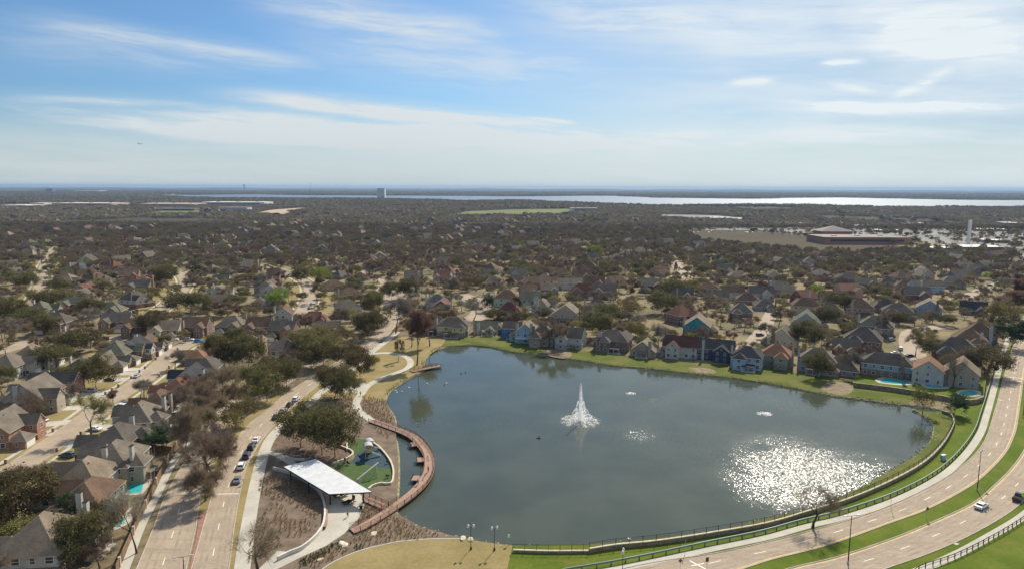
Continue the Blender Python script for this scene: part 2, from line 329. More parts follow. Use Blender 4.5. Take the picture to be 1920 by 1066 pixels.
def water_material():
    m = bpy.data.materials.new('lake_water'); m.use_nodes = True; t = NT(m.node_tree); p = t.pos(); x, y, z = t.sep(p)
    tot = None
    def blob(px, py, rx, ry, ang, k, tot):
        X, Y = P(px, py, -.5); c, s = math.cos(R(ang)), math.sin(R(ang))
        u = t.m('SUBTRACT', x, X); v = t.m('SUBTRACT', y, Y)
        a = t.m('DIVIDE', t.m('ADD', t.m('MULTIPLY', u, c), t.m('MULTIPLY', v, s)), rx)
        b = t.m('DIVIDE', t.m('SUBTRACT', t.m('MULTIPLY', v, c), t.m('MULTIPLY', u, s)), ry)
        g = t.m('MULTIPLY', t.m('EXPONENT', t.m('MULTIPLY', t.m('ADD', t.m('MULTIPLY', a, a), t.m('MULTIPLY', b, b)), -1.)), k)
        return g if tot is None else t.m('ADD', tot, g)
    tot = blob(1492, 850, 17, 24, -12, .62, tot); tot = blob(1592, 884, 19, 10, 24, 1.25, tot); tot = blob(1495, 910, 19, 17, 15, .55, tot)
    tot = blob(1440, 880, 17, 24, 0, .3, tot)
    sparse = blob(1195, 815, 8, 9, 0, .62, None); sparse = blob(1222, 748, 5, 5, 0, .6, sparse); sparse = blob(1065, 703, 4, 5, 0, .35, sparse); sparse = blob(1330, 870, 30, 40, 0, .13, sparse)
    sparse = blob(1130, 800, 4, 4, 0, .3, sparse)
    brk = t.noise(p, .12, 4, .6)
    dense = t.m('MULTIPLY', tot, t.ss(brk, .3, .55, .45, 1.))
    slope = t.noise(t.vm('MULTIPLY', p, (.75, 1., 1.)), 3.6, 3, .75, out=1)                # gust ripples
    v = t.vm('SUBTRACT', slope, (.5, .5, .5))
    amp = t.m('ADD', t.m('MINIMUM', t.m('MULTIPLY', dense, 1.45), 1.35), t.m('MULTIPLY', sparse, 2.1))
    calm = t.noise(p, 1.6, 2, .5, out=1); cv = t.vm('SCALE', t.vm('SUBTRACT', calm, (.5, .5, .5)), t.m('MULTIPLY_ADD', t.ss(t.noise(t.comb(t.m('MULTIPLY', x, .012), t.m('MULTIPLY', y, .05), 1.), 1., 4), .35, .65), .11, .03))
    swell = t.noise(p, .05, 3, .5); 
    nv = t.vm('ADD', t.vm('ADD', t.vm('MULTIPLY', t.vm('SCALE', v, amp), (1., 1., 0.)), t.vm('MULTIPLY', cv, (1., 1., 0.))), (0., 0., 1.))
    nrm = t.vm('NORMALIZE', nv)
    murk = t.mix(t.ss(swell, .3, .7), (.048, .058, .040), (.066, .076, .052))
    b = t.n('ShaderNodeBsdfPrincipled'); t.set(b.inputs['Base Color'], murk); t.set(b.inputs['Roughness'], t.m('MULTIPLY_ADD', t.m('MINIMUM', t.m('MAXIMUM', t.m('MULTIPLY', dense, 2.2), t.m('MULTIPLY', sparse, 1.8)), 1.), .12, .035)); b.inputs['IOR'].default_value = 1.37
    t.set(b.inputs['Normal'], nrm)
    o = t.n('ShaderNodeOutputMaterial'); t.set(o.inputs[0], b.outputs[0]); return m
wm = water_material()
tag(sheet('lake_water', SHORE, -.5, wm, clear=False), kind='structure')
CLEAR.append((ring_off(SHORE, -7), 0))
# far reservoir
farwater = mat('far_water', (.05, .07, .09), .28, .1, .002, spec=.9)
LK2 = PL([(320, 366), (480, 364.5), (600, 366.5), (780, 367), (967, 368.5), (1067, 367.5), (1153, 367.5), (1240, 371), (1400, 373), (1500, 371), (1570, 370.5), (1650, 372), (1800, 375), (1960, 376), (1960, 390), (1800, 390), (1640, 389.5), (1500, 386), (1380, 385), (1240, 388), (1170, 384.5), (1093, 381.5), (973, 376), (877, 378), (760, 374), (600, 373), (400, 372), (320, 370.5)])
sheet('far_lake_water', LK2, .6, farwater)
# ---------------- lawns
def grassmat(name, c1, c2, sc_=.08):
    m = bpy.data.materials.new(name); m.use_nodes = True; t = NT(m.node_tree); p = t.pos()
    a = t.ss(t.noise(p, sc_, 5, .62), .33, .67); b = t.ss(t.noise(p, 1.3, 4, .65), .3, .7); d = t.ss(t.noise(t.vm('ADD', p, (17., 5., 0.)), .22, 4, .6), .55, .72)
    c = t.mix(a, c1, c2); c = t.mix(t.m('MULTIPLY', b, .35), c, tuple(q*.55 for q in c1)); c = t.mix(t.m('MULTIPLY', d, .5), c, (.20, .155, .05))
    bs = t.n('ShaderNodeBsdfPrincipled'); t.set(bs.inputs['Base Color'], c); bs.inputs['Roughness'].default_value = 1; bs.inputs['Specular IOR Level'].default_value = .1
    o = t.n('ShaderNodeOutputMaterial'); t.set(o.inputs[0], bs.outputs[0]); MATS[name] = m; return m
green = grassmat('lawn_green', (.085, .130, .013), (.14, .172, .024)); green2 = grassmat('lawn_olive', (.085, .115, .018), (.155, .155, .045), .09)
tanl = grassmat('lawn_dormant', (.25, .20, .085), (.33, .26, .125)); mulch = mat('mulch', (.155, .105, .072), .95, .3, .5, fine=.4)
mulchg = mat('mulch_grey', (.175, .13, .092), .95, .28, .35, fine=.35); turf = mat('turf', (.058, .10, .026), .95, .12, .4, fine=.15); rubber = mat('rubber_teal', (.024, .055, .075), .85, .12, .5)
nshore = PL([(826, 650), (850, 647), (885, 646), (920, 649), (945, 655), (975, 660), (1020, 664), (1050, 669), (1095, 675), (1150, 684), (1200, 688), (1275, 696), (1305, 700), (1380, 708), (1440, 717), (1502, 729), (1547, 738), (1625, 748), (1702, 757)])
sheet('lawn', between(nshore, PL([(838, 634), (880, 631), (925, 628), (985, 643), (1030, 651), (1090, 656), (1150, 662), (1210, 671), (1290, 677), (1370, 684), (1450, 691), (1530, 703), (1600, 715), (1680, 727), (1720, 742)])), .02, green2)
for pl_ in ([(1015, 662), (1030, 652), (1062, 654), (1072, 664), (1060, 671), (1035, 668)], [(1535, 727), (1560, 714), (1600, 722), (1590, 738), (1560, 737)], [(1290, 688), (1330, 690), (1342, 698), (1310, 698)]): sheet('bare_patch', smooth(PL(pl_+[pl_[0]]), 1.5)[:-1], (.024), mat('bare_ground', (.20, .155, .095), .95, .3, .5), clear=False)
sheet('lawn', PL([(795, 690), (800, 668), (826, 650), (838, 634), (800, 630), (760, 632), (735, 660), (770, 668), (783, 680)]), .02, tanl)
sheet('lawn', PL([(600, 722), (700, 655), (745, 630), (800, 632), (795, 692), (750, 717), (728, 733), (722, 751), (700, 760), (640, 757), (600, 740)]), .022, tanl)
# park mulch, south lawn
sheet('planting_bed', PL([(555, 755), (640, 745), (722, 751), (730, 765), (740, 790), (744, 830), (747, 875), (745, 925), (744, 962), (790, 987), (860, 1006), (870, 1010), (760, 1015), (682, 1029), (607, 1066), (590, 1095), (440, 1095), (452, 1000), (480, 880), (505, 812)]), .024, mulchg)
sheet('planting_bed', PL([(515, 810), (560, 775), (650, 770), (682, 800), (662, 850), (640, 862), (592, 858), (545, 850), (512, 838)]), .03, mulch)
sheet('lawn', PL([(590, 1085), (607, 1064), (640, 1045), (682, 1029), (715, 1021), (750, 1014), (812, 1009), (870, 1010), (930, 1018), (961, 1022), (951, 1066), (946, 1090)]), .026, tanl)
kerb_arc = smooth(PL([(590, 1085), (607, 1064), (640, 1045), (682, 1029), (715, 1021), (750, 1014), (812, 1009), (870, 1009)]), 1.5)
ribbon('lawn_kerb', kerb_arc, .35, .06, concrete, clear=False)
# east green: everything between lake and boulevards
E_in = smooth(PL([(1080, 1092), (1172, 1065), (1250, 1050), (1340, 1037), (1440, 1015), (1515, 996), (1615, 967), (1690, 938), (1765, 900), (1815, 864), (1842, 834), (1856, 803), (1864, 775), (1872, 748), (1880, 715), (1888, 687), (1897, 657), (1907, 622), (1916, 600), (1924, 580)]), 3.)
E_out = smooth(PL([(1250, 1112), (1340, 1084), (1440, 1050), (1552, 1021), (1665, 981), (1740, 953), (1815, 913), (1852, 884), (1885, 848), (1899, 820), (1906, 797), (1913, 750), (1919, 707), (1926, 670), (1934, 635), (1944, 600), (1952, 580)]), 3.)
L_in = smooth(PL([(1390, 1100), (1477, 1066), (1565, 1045), (1665, 1012), (1740, 982), (1822, 944), (1865, 909), (1902, 871), (1925, 835), (1945, 790), (1956, 750), (1966, 700)]), 3.)
L_out = smooth(PL([(1570, 1100), (1657, 1066), (1740, 1037), (1815, 1004), (1890, 961), (1930, 925), (1975, 870), (2000, 800), (2015, 740), (2025, 700)]), 3.)
seawall = smooth(PL([(1105, 1035), (1155, 1027), (1235, 1019), (1340, 1003), (1440, 985), (1515, 963), (1590, 940), (1665, 908), (1728, 873), (1765, 838), (1784, 806), (1788, 788), (1779, 777), (1766, 773)]), 2.)
lawnE = PL([(951, 1066), (961, 1022)])+[p for p in offset(seawall, -6)][:0]
shoreE = PL([(961, 1022), (1010, 1022), (1105, 1020), (1147, 1016), (1235, 1007), (1340, 994), (1440, 971), (1485, 960), (1540, 947), (1575, 932), (1615, 912), (1655, 890), (1677, 877), (1715, 854), (1727, 845), (1745, 827), (1752, 807), (1750, 792), (1738, 781), (1724, 773), (1712, 767), (1740, 771), (1775, 770)])
sheet('lawn', between(shoreE, PL([(946, 1085), (1080, 1092)])+E_in[2:-22]+PL([(1850, 742), (1818, 752)])), .02, green)
swl = offset(seawall, -.6); sheet('lawn', between(shoreE[2:], seawall), .026, green2, clear=False)
sheet('lawn', between(E_out, L_in+PL([(1966, 640), (1968, 590)])), .02, green)
sheet('lawn', L_out[:]+PL([(2300, 700), (2300, 1100)]), .02, green)
# ---------------- boulevards
SLAB = .03
sheet('road', between(E_in, E_out), SLAB, roadc); sheet('road', between(L_in, L_out), SLAB, roadc)
def kerb(pts, side=1): 
    o = wallmb(offset(pts, -.1*side), .2, 0, .14).build('kerb', kerbc); o['kind'] = 'structure'
for pts, s in ((E_in, 1), (E_out, -1), (L_in, 1), (L_out, -1)): kerb(pts, s)
ribbon('road_marking', offset(E_out, -.45), .16, SLAB+.008, yellow_paint, clear=False)
ribbon('road_marking', offset(L_in, .45), .16, SLAB+.008, yellow_paint, clear=False)
def midline(a, b, n=90, f=.5):
    def res(p):
        d = [0]
        for u, v in zip(p[:-1], p[1:]): d.append(d[-1]+math.hypot(v[0]-u[0], v[1]-u[1]))
        q = np.linspace(0, d[-1], n); A = np.array(p); return np.stack([np.interp(q, d, A[:, i]) for i in (0, 1)], 1)
    A, B = res(a), res(b); return [tuple(q) for q in A*(1-f)+B*f]
def dashes(pts, step=12., ln=3.2, off=0.):
    mb = MB()
    for x, y, h in along(pts, step, off):
        dx_, dy_ = math.cos(h)*ln/2, math.sin(h)*ln/2; nx, ny = -math.sin(h)*.08, math.cos(h)*.08
        mb.add([(x-dx_-nx, y-dy_-ny, SLAB+.01), (x+dx_-nx, y+dy_-ny, SLAB+.01), (x+dx_+nx, y+dy_+ny, SLAB+.01), (x-dx_+nx, y-dy_+ny, SLAB+.01)], [(0, 1, 2, 3)])
    o = mb.build('road_marking', white_paint); o['kind'] = 'structure'
dashes(midline(E_in, E_out)); dashes(midline(L_in, L_out))
# slab joints across the concrete roads are part of the marking layer
jointm = mat('slab_joint', (.20, .165, .135), .9, .2)
def joints(a, b, step):
    mb = MB(); A, B = midline(a, b, 400, 0.), midline(a, b, 400, 1.); s = 0
    for i in range(1, 400):
        s += math.hypot(A[i][0]-A[i-1][0], A[i][1]-A[i-1][1])
        if s > step:
            s = 0; p, q = Vector(A[i]), Vector(B[i]); d = (q-p).normalized(); nn = Vector((-d.y, d.x))*.035
            mb.add([(*(p-nn), SLAB+.004), (*(q-nn), SLAB+.004), (*(q+nn), SLAB+.004), (*(p+nn), SLAB+.004)], [(0, 1, 2, 3)])
    o = mb.build('road_joint', jointm); o['kind'] = 'structure'
joints(E_in, E_out, 4.6); joints(L_in, L_out, 4.6)
walkE = smooth(PL([(1060, 1082), (1180, 1061), (1340, 1027), (1440, 1006), (1515, 985), (1590, 967), (1690, 932), (1765, 892), (1810, 852), (1838, 812), (1849, 780), (1860, 742), (1871, 700), (1881, 660), (1892, 630)]), 3.)
ribbon('pavement', walkE, 2.1, .05, concrete)
walkS = smooth(PL([(1640, 1105), (1715, 1072), (1790, 1040), (1860, 1002), (1920, 965), (1975, 915), (2010, 860)]), 3.)
ribbon('pavement', walkS, 2.1, .05, concrete)
for pts in ([(1880, 705), (1920, 709)], [(1879, 711), (1919, 715)], [(1869, 748), (1880, 750)]):
    ribbon('road_marking', PL(pts), .5, SLAB+.01, white_paint, clear=False)
ribbon('road_marking', PL([(1293, 1050), (1325, 1067)]), .3, SLAB+.01, white_paint, clear=False); ribbon('road_marking', PL([(1296, 1060), (1320, 1055)]), .25, SLAB+.012, white_paint, clear=False)
# ---------------- west boulevard
B_l = smooth(PL([(345, 1110), (360, 1066), (385, 975), (401, 920), (420, 872), (437, 834), (457, 806), (478, 785), (500, 769), (540, 735), (587, 705), (614, 688), (640, 672), (675, 648), (700, 626), (711, 605), (713, 585), (711, 562), (706, 545), (702, 534)]), 3.)
B_r = smooth(PL([(418, 1110), (428, 1066), (440, 975), (450, 920), (462, 875), (480, 840), (489, 826), (505, 806), (520, 788), (556, 755), (583, 732), (605, 716), (650, 687), (697, 656), (725, 630), (745, 605), (756, 580), (760, 557), (759, 544), (752, 532)]), 3.)
sheet('road', between(B_l, B_r), SLAB, roadc)
A_l = smooth(PL([(235, 1120), (257, 1066), (290, 985), (306, 940), (326, 900), (345, 868), (362, 838), (385, 800), (415, 765), (455, 738), (505, 705), (555, 685), (610, 655)]), 3.)
A_r = smooth(PL([(335, 1120), (348, 1066), (366, 990), (371, 955), (382, 905), (398, 866), (412, 836), (432, 806), (462, 776), (500, 746), (545, 716), (585, 692), (640, 658)]), 3.)
sheet('road', between(A_l, A_r), SLAB+.004, roadc)
for pts, s in ((B_l, 1), (B_r, -1), (A_l, 1), (A_r, -1)): kerb(pts, s)
sheet('median_paving', PL([(351, 1095), (355, 1066), (369, 1000), (373, 962), (388, 962), (384, 975), (362, 1062), (356, 1095)]), .1, paver)
sheet('median_lawn', PL([(373, 960), (376, 930), (386, 898), (402, 862), (416, 834), (438, 804), (468, 774), (504, 744), (540, 720), (540, 733), (500, 767), (476, 784), (455, 806), (435, 834), (418, 872), (399, 920), (388, 960)]), .02, tanl, clear=False)
dashes(midline(B_l, B_r, 200), 12, 3.2, 4); dashes(midline(A_l, A_r, 150), 12, 3.2, 2); joints(B_l, B_r, 4.6); joints(A_l, A_r, 4.6)
ribbon('road_marking', PL([(402, 925.5), (449, 924.5)]), .3, SLAB+.01, white_paint, clear=False)
sheet('verge', between(offset(B_r, .2)[:75], offset(B_r, 3.2)[:75]), .034, tanl, clear=False)
walkW = smooth(PL([(448, 1110), (454, 1066), (463, 1000), (475, 930), (487, 875), (496, 845), (505, 825), (520, 806), (545, 784), (580, 757), (602, 735), (640, 708), (672, 682), (694, 662), (720, 642), (745, 622)]), 2.5)
ribbon('pavement', walkW, 3.3, .05, concrete)
walkA = smooth(PL([(215, 1110), (240, 1050), (265, 985), (296, 925), (312, 890), (335, 850), (356, 824), (380, 798), (408, 774), (444, 750)]), 3.)
ribbon('pavement', walkA, 2.0, .05, concrete)
ribbon('pavement', smooth(PL([(500, 846), (520, 852), (545, 866), (556, 876)]), 2.), 2.4, .052, concrete)
lakeP = smooth(PL([(697, 663), (722, 661), (750, 664), (764, 670), (770, 679), (763, 690), (738, 700), (712, 710), (690, 722), (678, 737), (668, 754), (671, 766), (680, 776), (702, 790)]), 2.)
ribbon('path', lakeP, 3., .054, concrete)
sheet('plaza', PL([(618, 733), (672, 737), (690, 722), (680, 716), (664, 722), (635, 722)]), .05, concrete)
sheet('plaza', PL([(556, 872), (575, 868), (640, 900), (680, 930), (688, 938), (672, 972), (655, 988), (648, 998), (612, 1022), (560, 1046), (520, 1066), (490, 1085), (465, 1085), (520, 1032), (552, 1034), (586, 1010), (606, 975), (608, 950), (600, 925), (580, 900)]), .052, concrete)
walkW2 = smooth(PL([(640, 655), (690, 640)]), 2.)
# playground
sheet('playground_turf', smooth(PL([(652, 827), (676, 822), (700, 830), (725, 853), (736, 876), (737, 893), (731, 906), (714, 906), (698, 911), (690, 916), (672, 905), (640, 885), (623, 872), (645, 866), (662, 860), (664, 850), (650, 838), (652, 827)]), 1.), .04, turf)
sheet('playground_rubber', smooth(PL([(661, 862), (673, 848), (690, 839), (708, 836), (722, 848), (733, 870), (735, 878), (712, 875), (690, 871), (664, 869), (661, 862)]), 1.), .056, rubber)
tyrem = mat('tyre_wear', (.325, .262, .195), .9, .16, .35, fine=.2)
for L_, R_ in ((E_in, E_out), (L_in, L_out), (B_l, B_r), (A_l, A_r)):
    for f_ in (.17, .34, .66, .83): ribbon('road_wear', midline(L_, R_, 160, f_), .55, SLAB+.0055, tyrem, clear=False)
# ---------------- neighbourhood streets (concrete)
STREETS = []
def street(pts, wd, walks=True, name='street'):
    c = smooth(PL(pts), 4.); ribbon(name, c, wd, SLAB-.004-.0005*len(STREETS), roadc2 if False else roadc); STREETS.append((c, wd))
    for s in (1, -1):
        o = wallmb(offset(c, s*(wd/2+.1)), .2, 0, .13).build('kerb', kerbc); o['kind'] = 'structure'
        if walks:
            ribbon('verge', offset(c, s*(wd/2+5.6)), 10.8, .012, tanl, clear=False)
            ribbon('pavement', offset(c, s*(wd/2+2.6)), 1.4, .045, concrete)
    return c
S1 = street([(-90, 940), (0, 895), (50, 865), (100, 830), (145, 798), (182, 770), (215, 745), (245, 726), (272, 708), (292, 692), (309, 676), (326, 660), (345, 648), (372, 638)], 8.6)
S2 = street([(-30, 668), (25, 652), (70, 634), (125, 629), (200, 634), (280, 640), (345, 643), (400, 640), (450, 637)], 8.2, False)
S3 = street([(60, 575), (74, 545), (80, 520), (84, 500), (95, 480), (112, 462)], 8.5)
S4 = street([(290, 588), (312, 572), (336, 550), (348, 530), (340, 515), (322, 505)], 8.5)
S5 = street([(548, 605), (565, 588), (578, 565), (582, 545), (572, 528), (540, 512), (500, 500), (478, 494)], 9)
S6 = street([(862, 552), (885, 560), (905, 572), (900, 590), (880, 600)], 14, False)
S7 = street([(1010, 637), (1090, 640), (1180, 643), (1240, 652), (1330, 655), (1385, 652), (1410, 640), (1430, 618), (1445, 590), (1450, 578)], 7.5, False)
S8 = street([(1255, 488), (1272, 497), (1280, 512), (1268, 522)], 9)
S9 = street([(1712, 690), (1714, 665), (1706, 640), (1712, 622), (1745, 614), (1780, 612)], 10, False)
S10 = street([(1790, 562), (1815, 555), (1850, 540), (1880, 530), (1930, 522)], 10, False)
S12 = street([(727, 534), (712, 521), (685, 510), (655, 502), (620, 493), (585, 485)], 8.5, False)
S11 = street([(420, 640), (470, 622), (520, 606), (548, 605)], 8, False)
# yards of the west rows: mown dormant lawn
sheet('lawn', PL([(0, 850), (45, 800), (95, 765), (150, 720), (205, 690), (230, 700), (170, 745), (110, 795), (40, 850), (0, 880)]), .008, tanl, clear=False)
# far fields and lots
fieldb = grassmat('field_brown', (.08, .056, .038), (.085, .078, .04), .01); fieldg = grassmat('field_green', (.13, .17, .05), (.2, .21, .08), .006)
sheet('field', PL([(1285, 440), (1330, 434), (1420, 436), (1500, 444), (1620, 455), (1700, 462), (1720, 470), (1640, 476), (1540, 476), (1420, 466), (1320, 455)]), .05, fieldb)
sheet('field', PL([(830, 404), (870, 397), (960, 393), (1060, 391.5), (1085, 395), (1060, 402), (960, 404)]), .05, fieldg)
sheet('field', PL([(255, 397), (300, 393.5), (380, 393), (372, 400), (300, 400)]), .05, fieldg)
sheet('field', PL([(285, 368.5), (310, 364), (345, 362.5), (345, 367), (310, 369.5)]), .05, fieldg)
sheet('field', PL([(545, 412), (535, 406), (548, 404), (556, 411)]), .05, tanl)
sheet('field', PL([(215, 455), (285, 450), (287, 457), (220, 463)]), .05, tanl)
sheet('field', PL([(475, 400), (505, 394), (560, 390), (590, 390), (545, 398), (535, 404)]), .05, mat('bare_earth', (.42, .32, .22), .95, .2, .01))
sheet('field', PL([(1490, 462), (1700, 466), (1790, 462), (1780, 457), (1600, 450)]), .045, tanl, clear=False)
lotm = mat('parking_lot', (.28, .27, .25), .95, .12, .02, spec=.03)
LOT = sheet('car_park', clear=False, z=.04, m=lotm, pts=PL([(1240, 440), (1300, 432), (1420, 431), (1540, 441), (1700, 458), (1940, 470), (1940, 440), (1850, 430), (1700, 428), (1540, 425), (1440, 427), (1300, 428)]))
sheet('car_park', PL([(1240, 402), (1340, 404), (1420, 411), (1400, 415), (1290, 410), (1225, 406)]), .04, lotm)
sheet('road', PL([(1905, 470), (1940, 480), (1940, 520), (1915, 500)]), .042, lotm)
# low far ridge lines beyond the reservoir
mb = MB(); N = 160
for k, (D, hh) in enumerate(((13000, 16), (19500, 30), (26500, 58))):
    vs = []
    for i in range(N+1):
        a = R(-48+96*i/N); h = max(0, hh*(.5+.5*noise.noise(Vector((a*14+k*9, k, 0)))+.25*noise.noise(Vector((a*90, k, 3)))))
        for q, z in ((D-500, -1), (D, h), (D+1600, -1)): vs.append((math.sin(a)*q, math.cos(a)*q, z))
    mb.add(vs, [f for i in range(N) for f in ((3*i, 3*i+3, 3*i+4, 3*i+1), (3*i+1, 3*i+4, 3*i+5, 3*i+2))])
tag(mb.build('hills', mat('hill_wood', (.06, .058, .045), 1., .3, .004)), kind='structure')
# ================================================================== HOUSES
def pt_in(x, y, pts):
    c = False; j = len(pts)-1
    for i in range(len(pts)):
        a, b = pts[i], pts[j]
        if (a[1] > y) != (b[1] > y) and x < (b[0]-a[0])*(y-a[1])/(b[1]-a[1])+a[0]: c = not c
        j = i
    return c
def roof_part(mb, wb, cx, cy, W, D, h, kind, p, o=.45, th=.22):
    """adds one roof to mb (slot 0 shingle, 1 trim) and its gable walls to wb; W along x, D along y; returns ridge height"""
    if kind == 'gy':                                    # ridge along y: build as gx turned by 90 degrees
        tr = lambda v: (cx-v[1], cy+v[0], v[2]); w_, d_ = D, W
    elif kind == 'hip' and D > W: tr = lambda v: (cx-v[1], cy+v[0], v[2]); w_, d_ = D, W
    else: tr = lambda v: (cx+v[0], cy+v[1], v[2]); w_, d_ = W, D
    a, b = w_/2+o, d_/2+o; e = h-o*p*.5; rz = e+p*b
    r = (w_-d_)/2 if kind == 'hip' else w_/2+o*.7
    if kind == 'hip': r = max(r, .15)
    T = [(-a, -b, e), (a, -b, e), (a, b, e), (-a, b, e), (-r, 0, rz), (r, 0, rz)]
    L = [(x, y, z-th) for x, y, z in T]
    if kind != 'hip':
        for S in (T, L):
            for i, sx in ((0, -1), (1, 1), (2, 1), (3, -1)): S[i] = (sx*r, S[i][1], S[i][2])
    mb.add([tr(v) for v in T+L], [(0, 1, 5, 4), (2, 3, 4, 5)]+([(1, 2, 5), (3, 0, 4)] if kind == 'hip' else []), 0)
    if kind == 'hip': mb.add([tr(v) for v in T+L], [(0, 6, 7, 1), (1, 7, 8, 2), (2, 8, 9, 3), (3, 9, 6, 0), (9, 8, 7, 6)], 1)
    else:
        mb.add([tr(v) for v in T+L], [(0, 6, 7, 1), (2, 8, 9, 3), (1, 7, 11, 5), (5, 11, 8, 2), (3, 9, 10, 4), (4, 10, 6, 0), (6, 10, 11, 7), (9, 8, 11, 10)], 1)
        z1 = e+p*b-th-p*.02
        zz = h
        for sx in (-1, 1):
            x = sx*(w_/2-.001); g = [(x, -d_/2, zz-.3), (x, d_/2, zz-.3), (x, d_/2, zz-.02), (x, 0, z1), (x, -d_/2, zz-.02)]
            g2 = [(q[0]-sx*.15, q[1], q[2]) for q in g]
            wb.add([tr(v) for v in g+g2], [(0, 1, 2, 3, 4) if sx > 0 else (4, 3, 2, 1, 0)]+[(i, 5+i, 5+(i+1) % 5, (i+1) % 5) for i in range(5)])
    return rz
_wm = {}
def window_meshes():
    if _wm: return _wm
    f = MB()
    for s in (-1, 1): f.box((s*.46, 0, 0), (.08, .09, 1)); f.box((0, 0, s*.46), (.84, .09, .08))
    f.box((0, .01, 0), (.84, .06, .05))
    _wm['frame'] = f.mesh('window_frame', trim_w); _wm['frame_b'] = f.mesh('window_frame', trim_b)
    _wm['pane'] = MB().box((0, .02, 0), (.9, .05, .9)).mesh('window_pane', glass)
    q = MB(); q.v, q.f, q.mi = list(f.v), list(f.f), list(f.mi); q.box((0, .02, 0), (.9, .05, .9), mi=1)
    _wm['both'] = q.mesh('window', [trim_w, glass])
    _wm['door'] = MB().box((0, 0, 0), (1, .08, 1)).mesh('front_door', door_d)
    g = MB(); g.box((0, 0, 0), (1, .08, 1))
    for k in (-.25, 0, .25): g.box((0, -.05, k), (.94, .03, .2))
    _wm['garage_w'] = g.mesh('garage_door', door_w); _wm['garage_b'] = g.mesh('garage_door', door_b); _wm['garage_t'] = g.mesh('garage_door', trim_b)
    c = MB().box((0, 0, .5), (1, 1, 1)); _wm['ch_w'] = c.mesh('chimney', WALL['white']); _wm['ch_b'] = c.mesh('chimney', WALL['brick']); _wm['ch_t'] = c.mesh('chimney', WALL['beige'])
    _wm['cap'] = MB().box((0, 0, 0), (1.16, 1.16, 1)).mesh('chimney_cap', metal_d)
    v = MB().tube((0, 0, 0), (0, 0, .5), .09); v.box((0, 0, .5), (.3, .3, .08)); _wm['ppost'] = MB().box((0, 0, 1.15), (.16, .16, 2.3)).mesh('porch_post', trim_w); _wm['vent'] = v.mesh('roof_vent', metal_d)
    return _wm
HOUSES = []                                             # (x, y, radius)
def arch_blocks(a, W, D, st, rg):
    h = 2.75*st+.1; s = rg.choice((-1, 1)); p = rg.uniform(.68, .86)
    if a == 'hip':    B = [(0, 0, W, D, h, 'hip', p), (s*W*.24, -D/2-.5, W*.4, D*.55, h-.15, 'gy', p+.1), (-s*W*.27, -D/2-1.6, W*.38, 5.2, 2.9, 'hip', p-.1)]
    elif a == 'hip2': B = [(0, 0, W, D, h, 'hip', p), (s*W*.2, D/2+.6, W*.42, D*.5, h-.2, 'hip', p), (-s*W*.25, -D/2-1, W*.4, D*.5, h-.25, 'gy', p+.08)]
    elif a == 'gab':  B = [(0, 0, W, D, h, 'gx', p), (s*W*.26, -D/2-.5, W*.36, D*.6, h-.12, 'gy', p+.12), (-s*W*.27, -D/2-1.8, W*.4, 5, 2.9, 'hip', p-.12), (-s*W*.2, D/2+.7, W*.4, D*.4, h-.3, 'gy', p)]
    elif a == 'end':  B = [(0, 0, W, D, h, 'gy', p), (s*(W/2+1.6), -D*.12, 4.4, D*.6, h-2.4 if st > 1 else 2.6, 'hip', p-.05)]
    elif a == 'low':  B = [(0, 0, W, D, 2.85, 'hip', p), (s*W*.26, -D/2-1.6, W*.38, D*.6, 2.8, 'gy', p), (-s*W*.22, D/2+.8, W*.4, D*.5, 2.7, 'hip', p)]
    elif a == 'long': B = [(0, 0, W, D, h, 'gx', p), (-s*W*.36, -D/2-1.2, W*.2, 4, h-.2, 'gy', p+.1)]
    return B, h, p
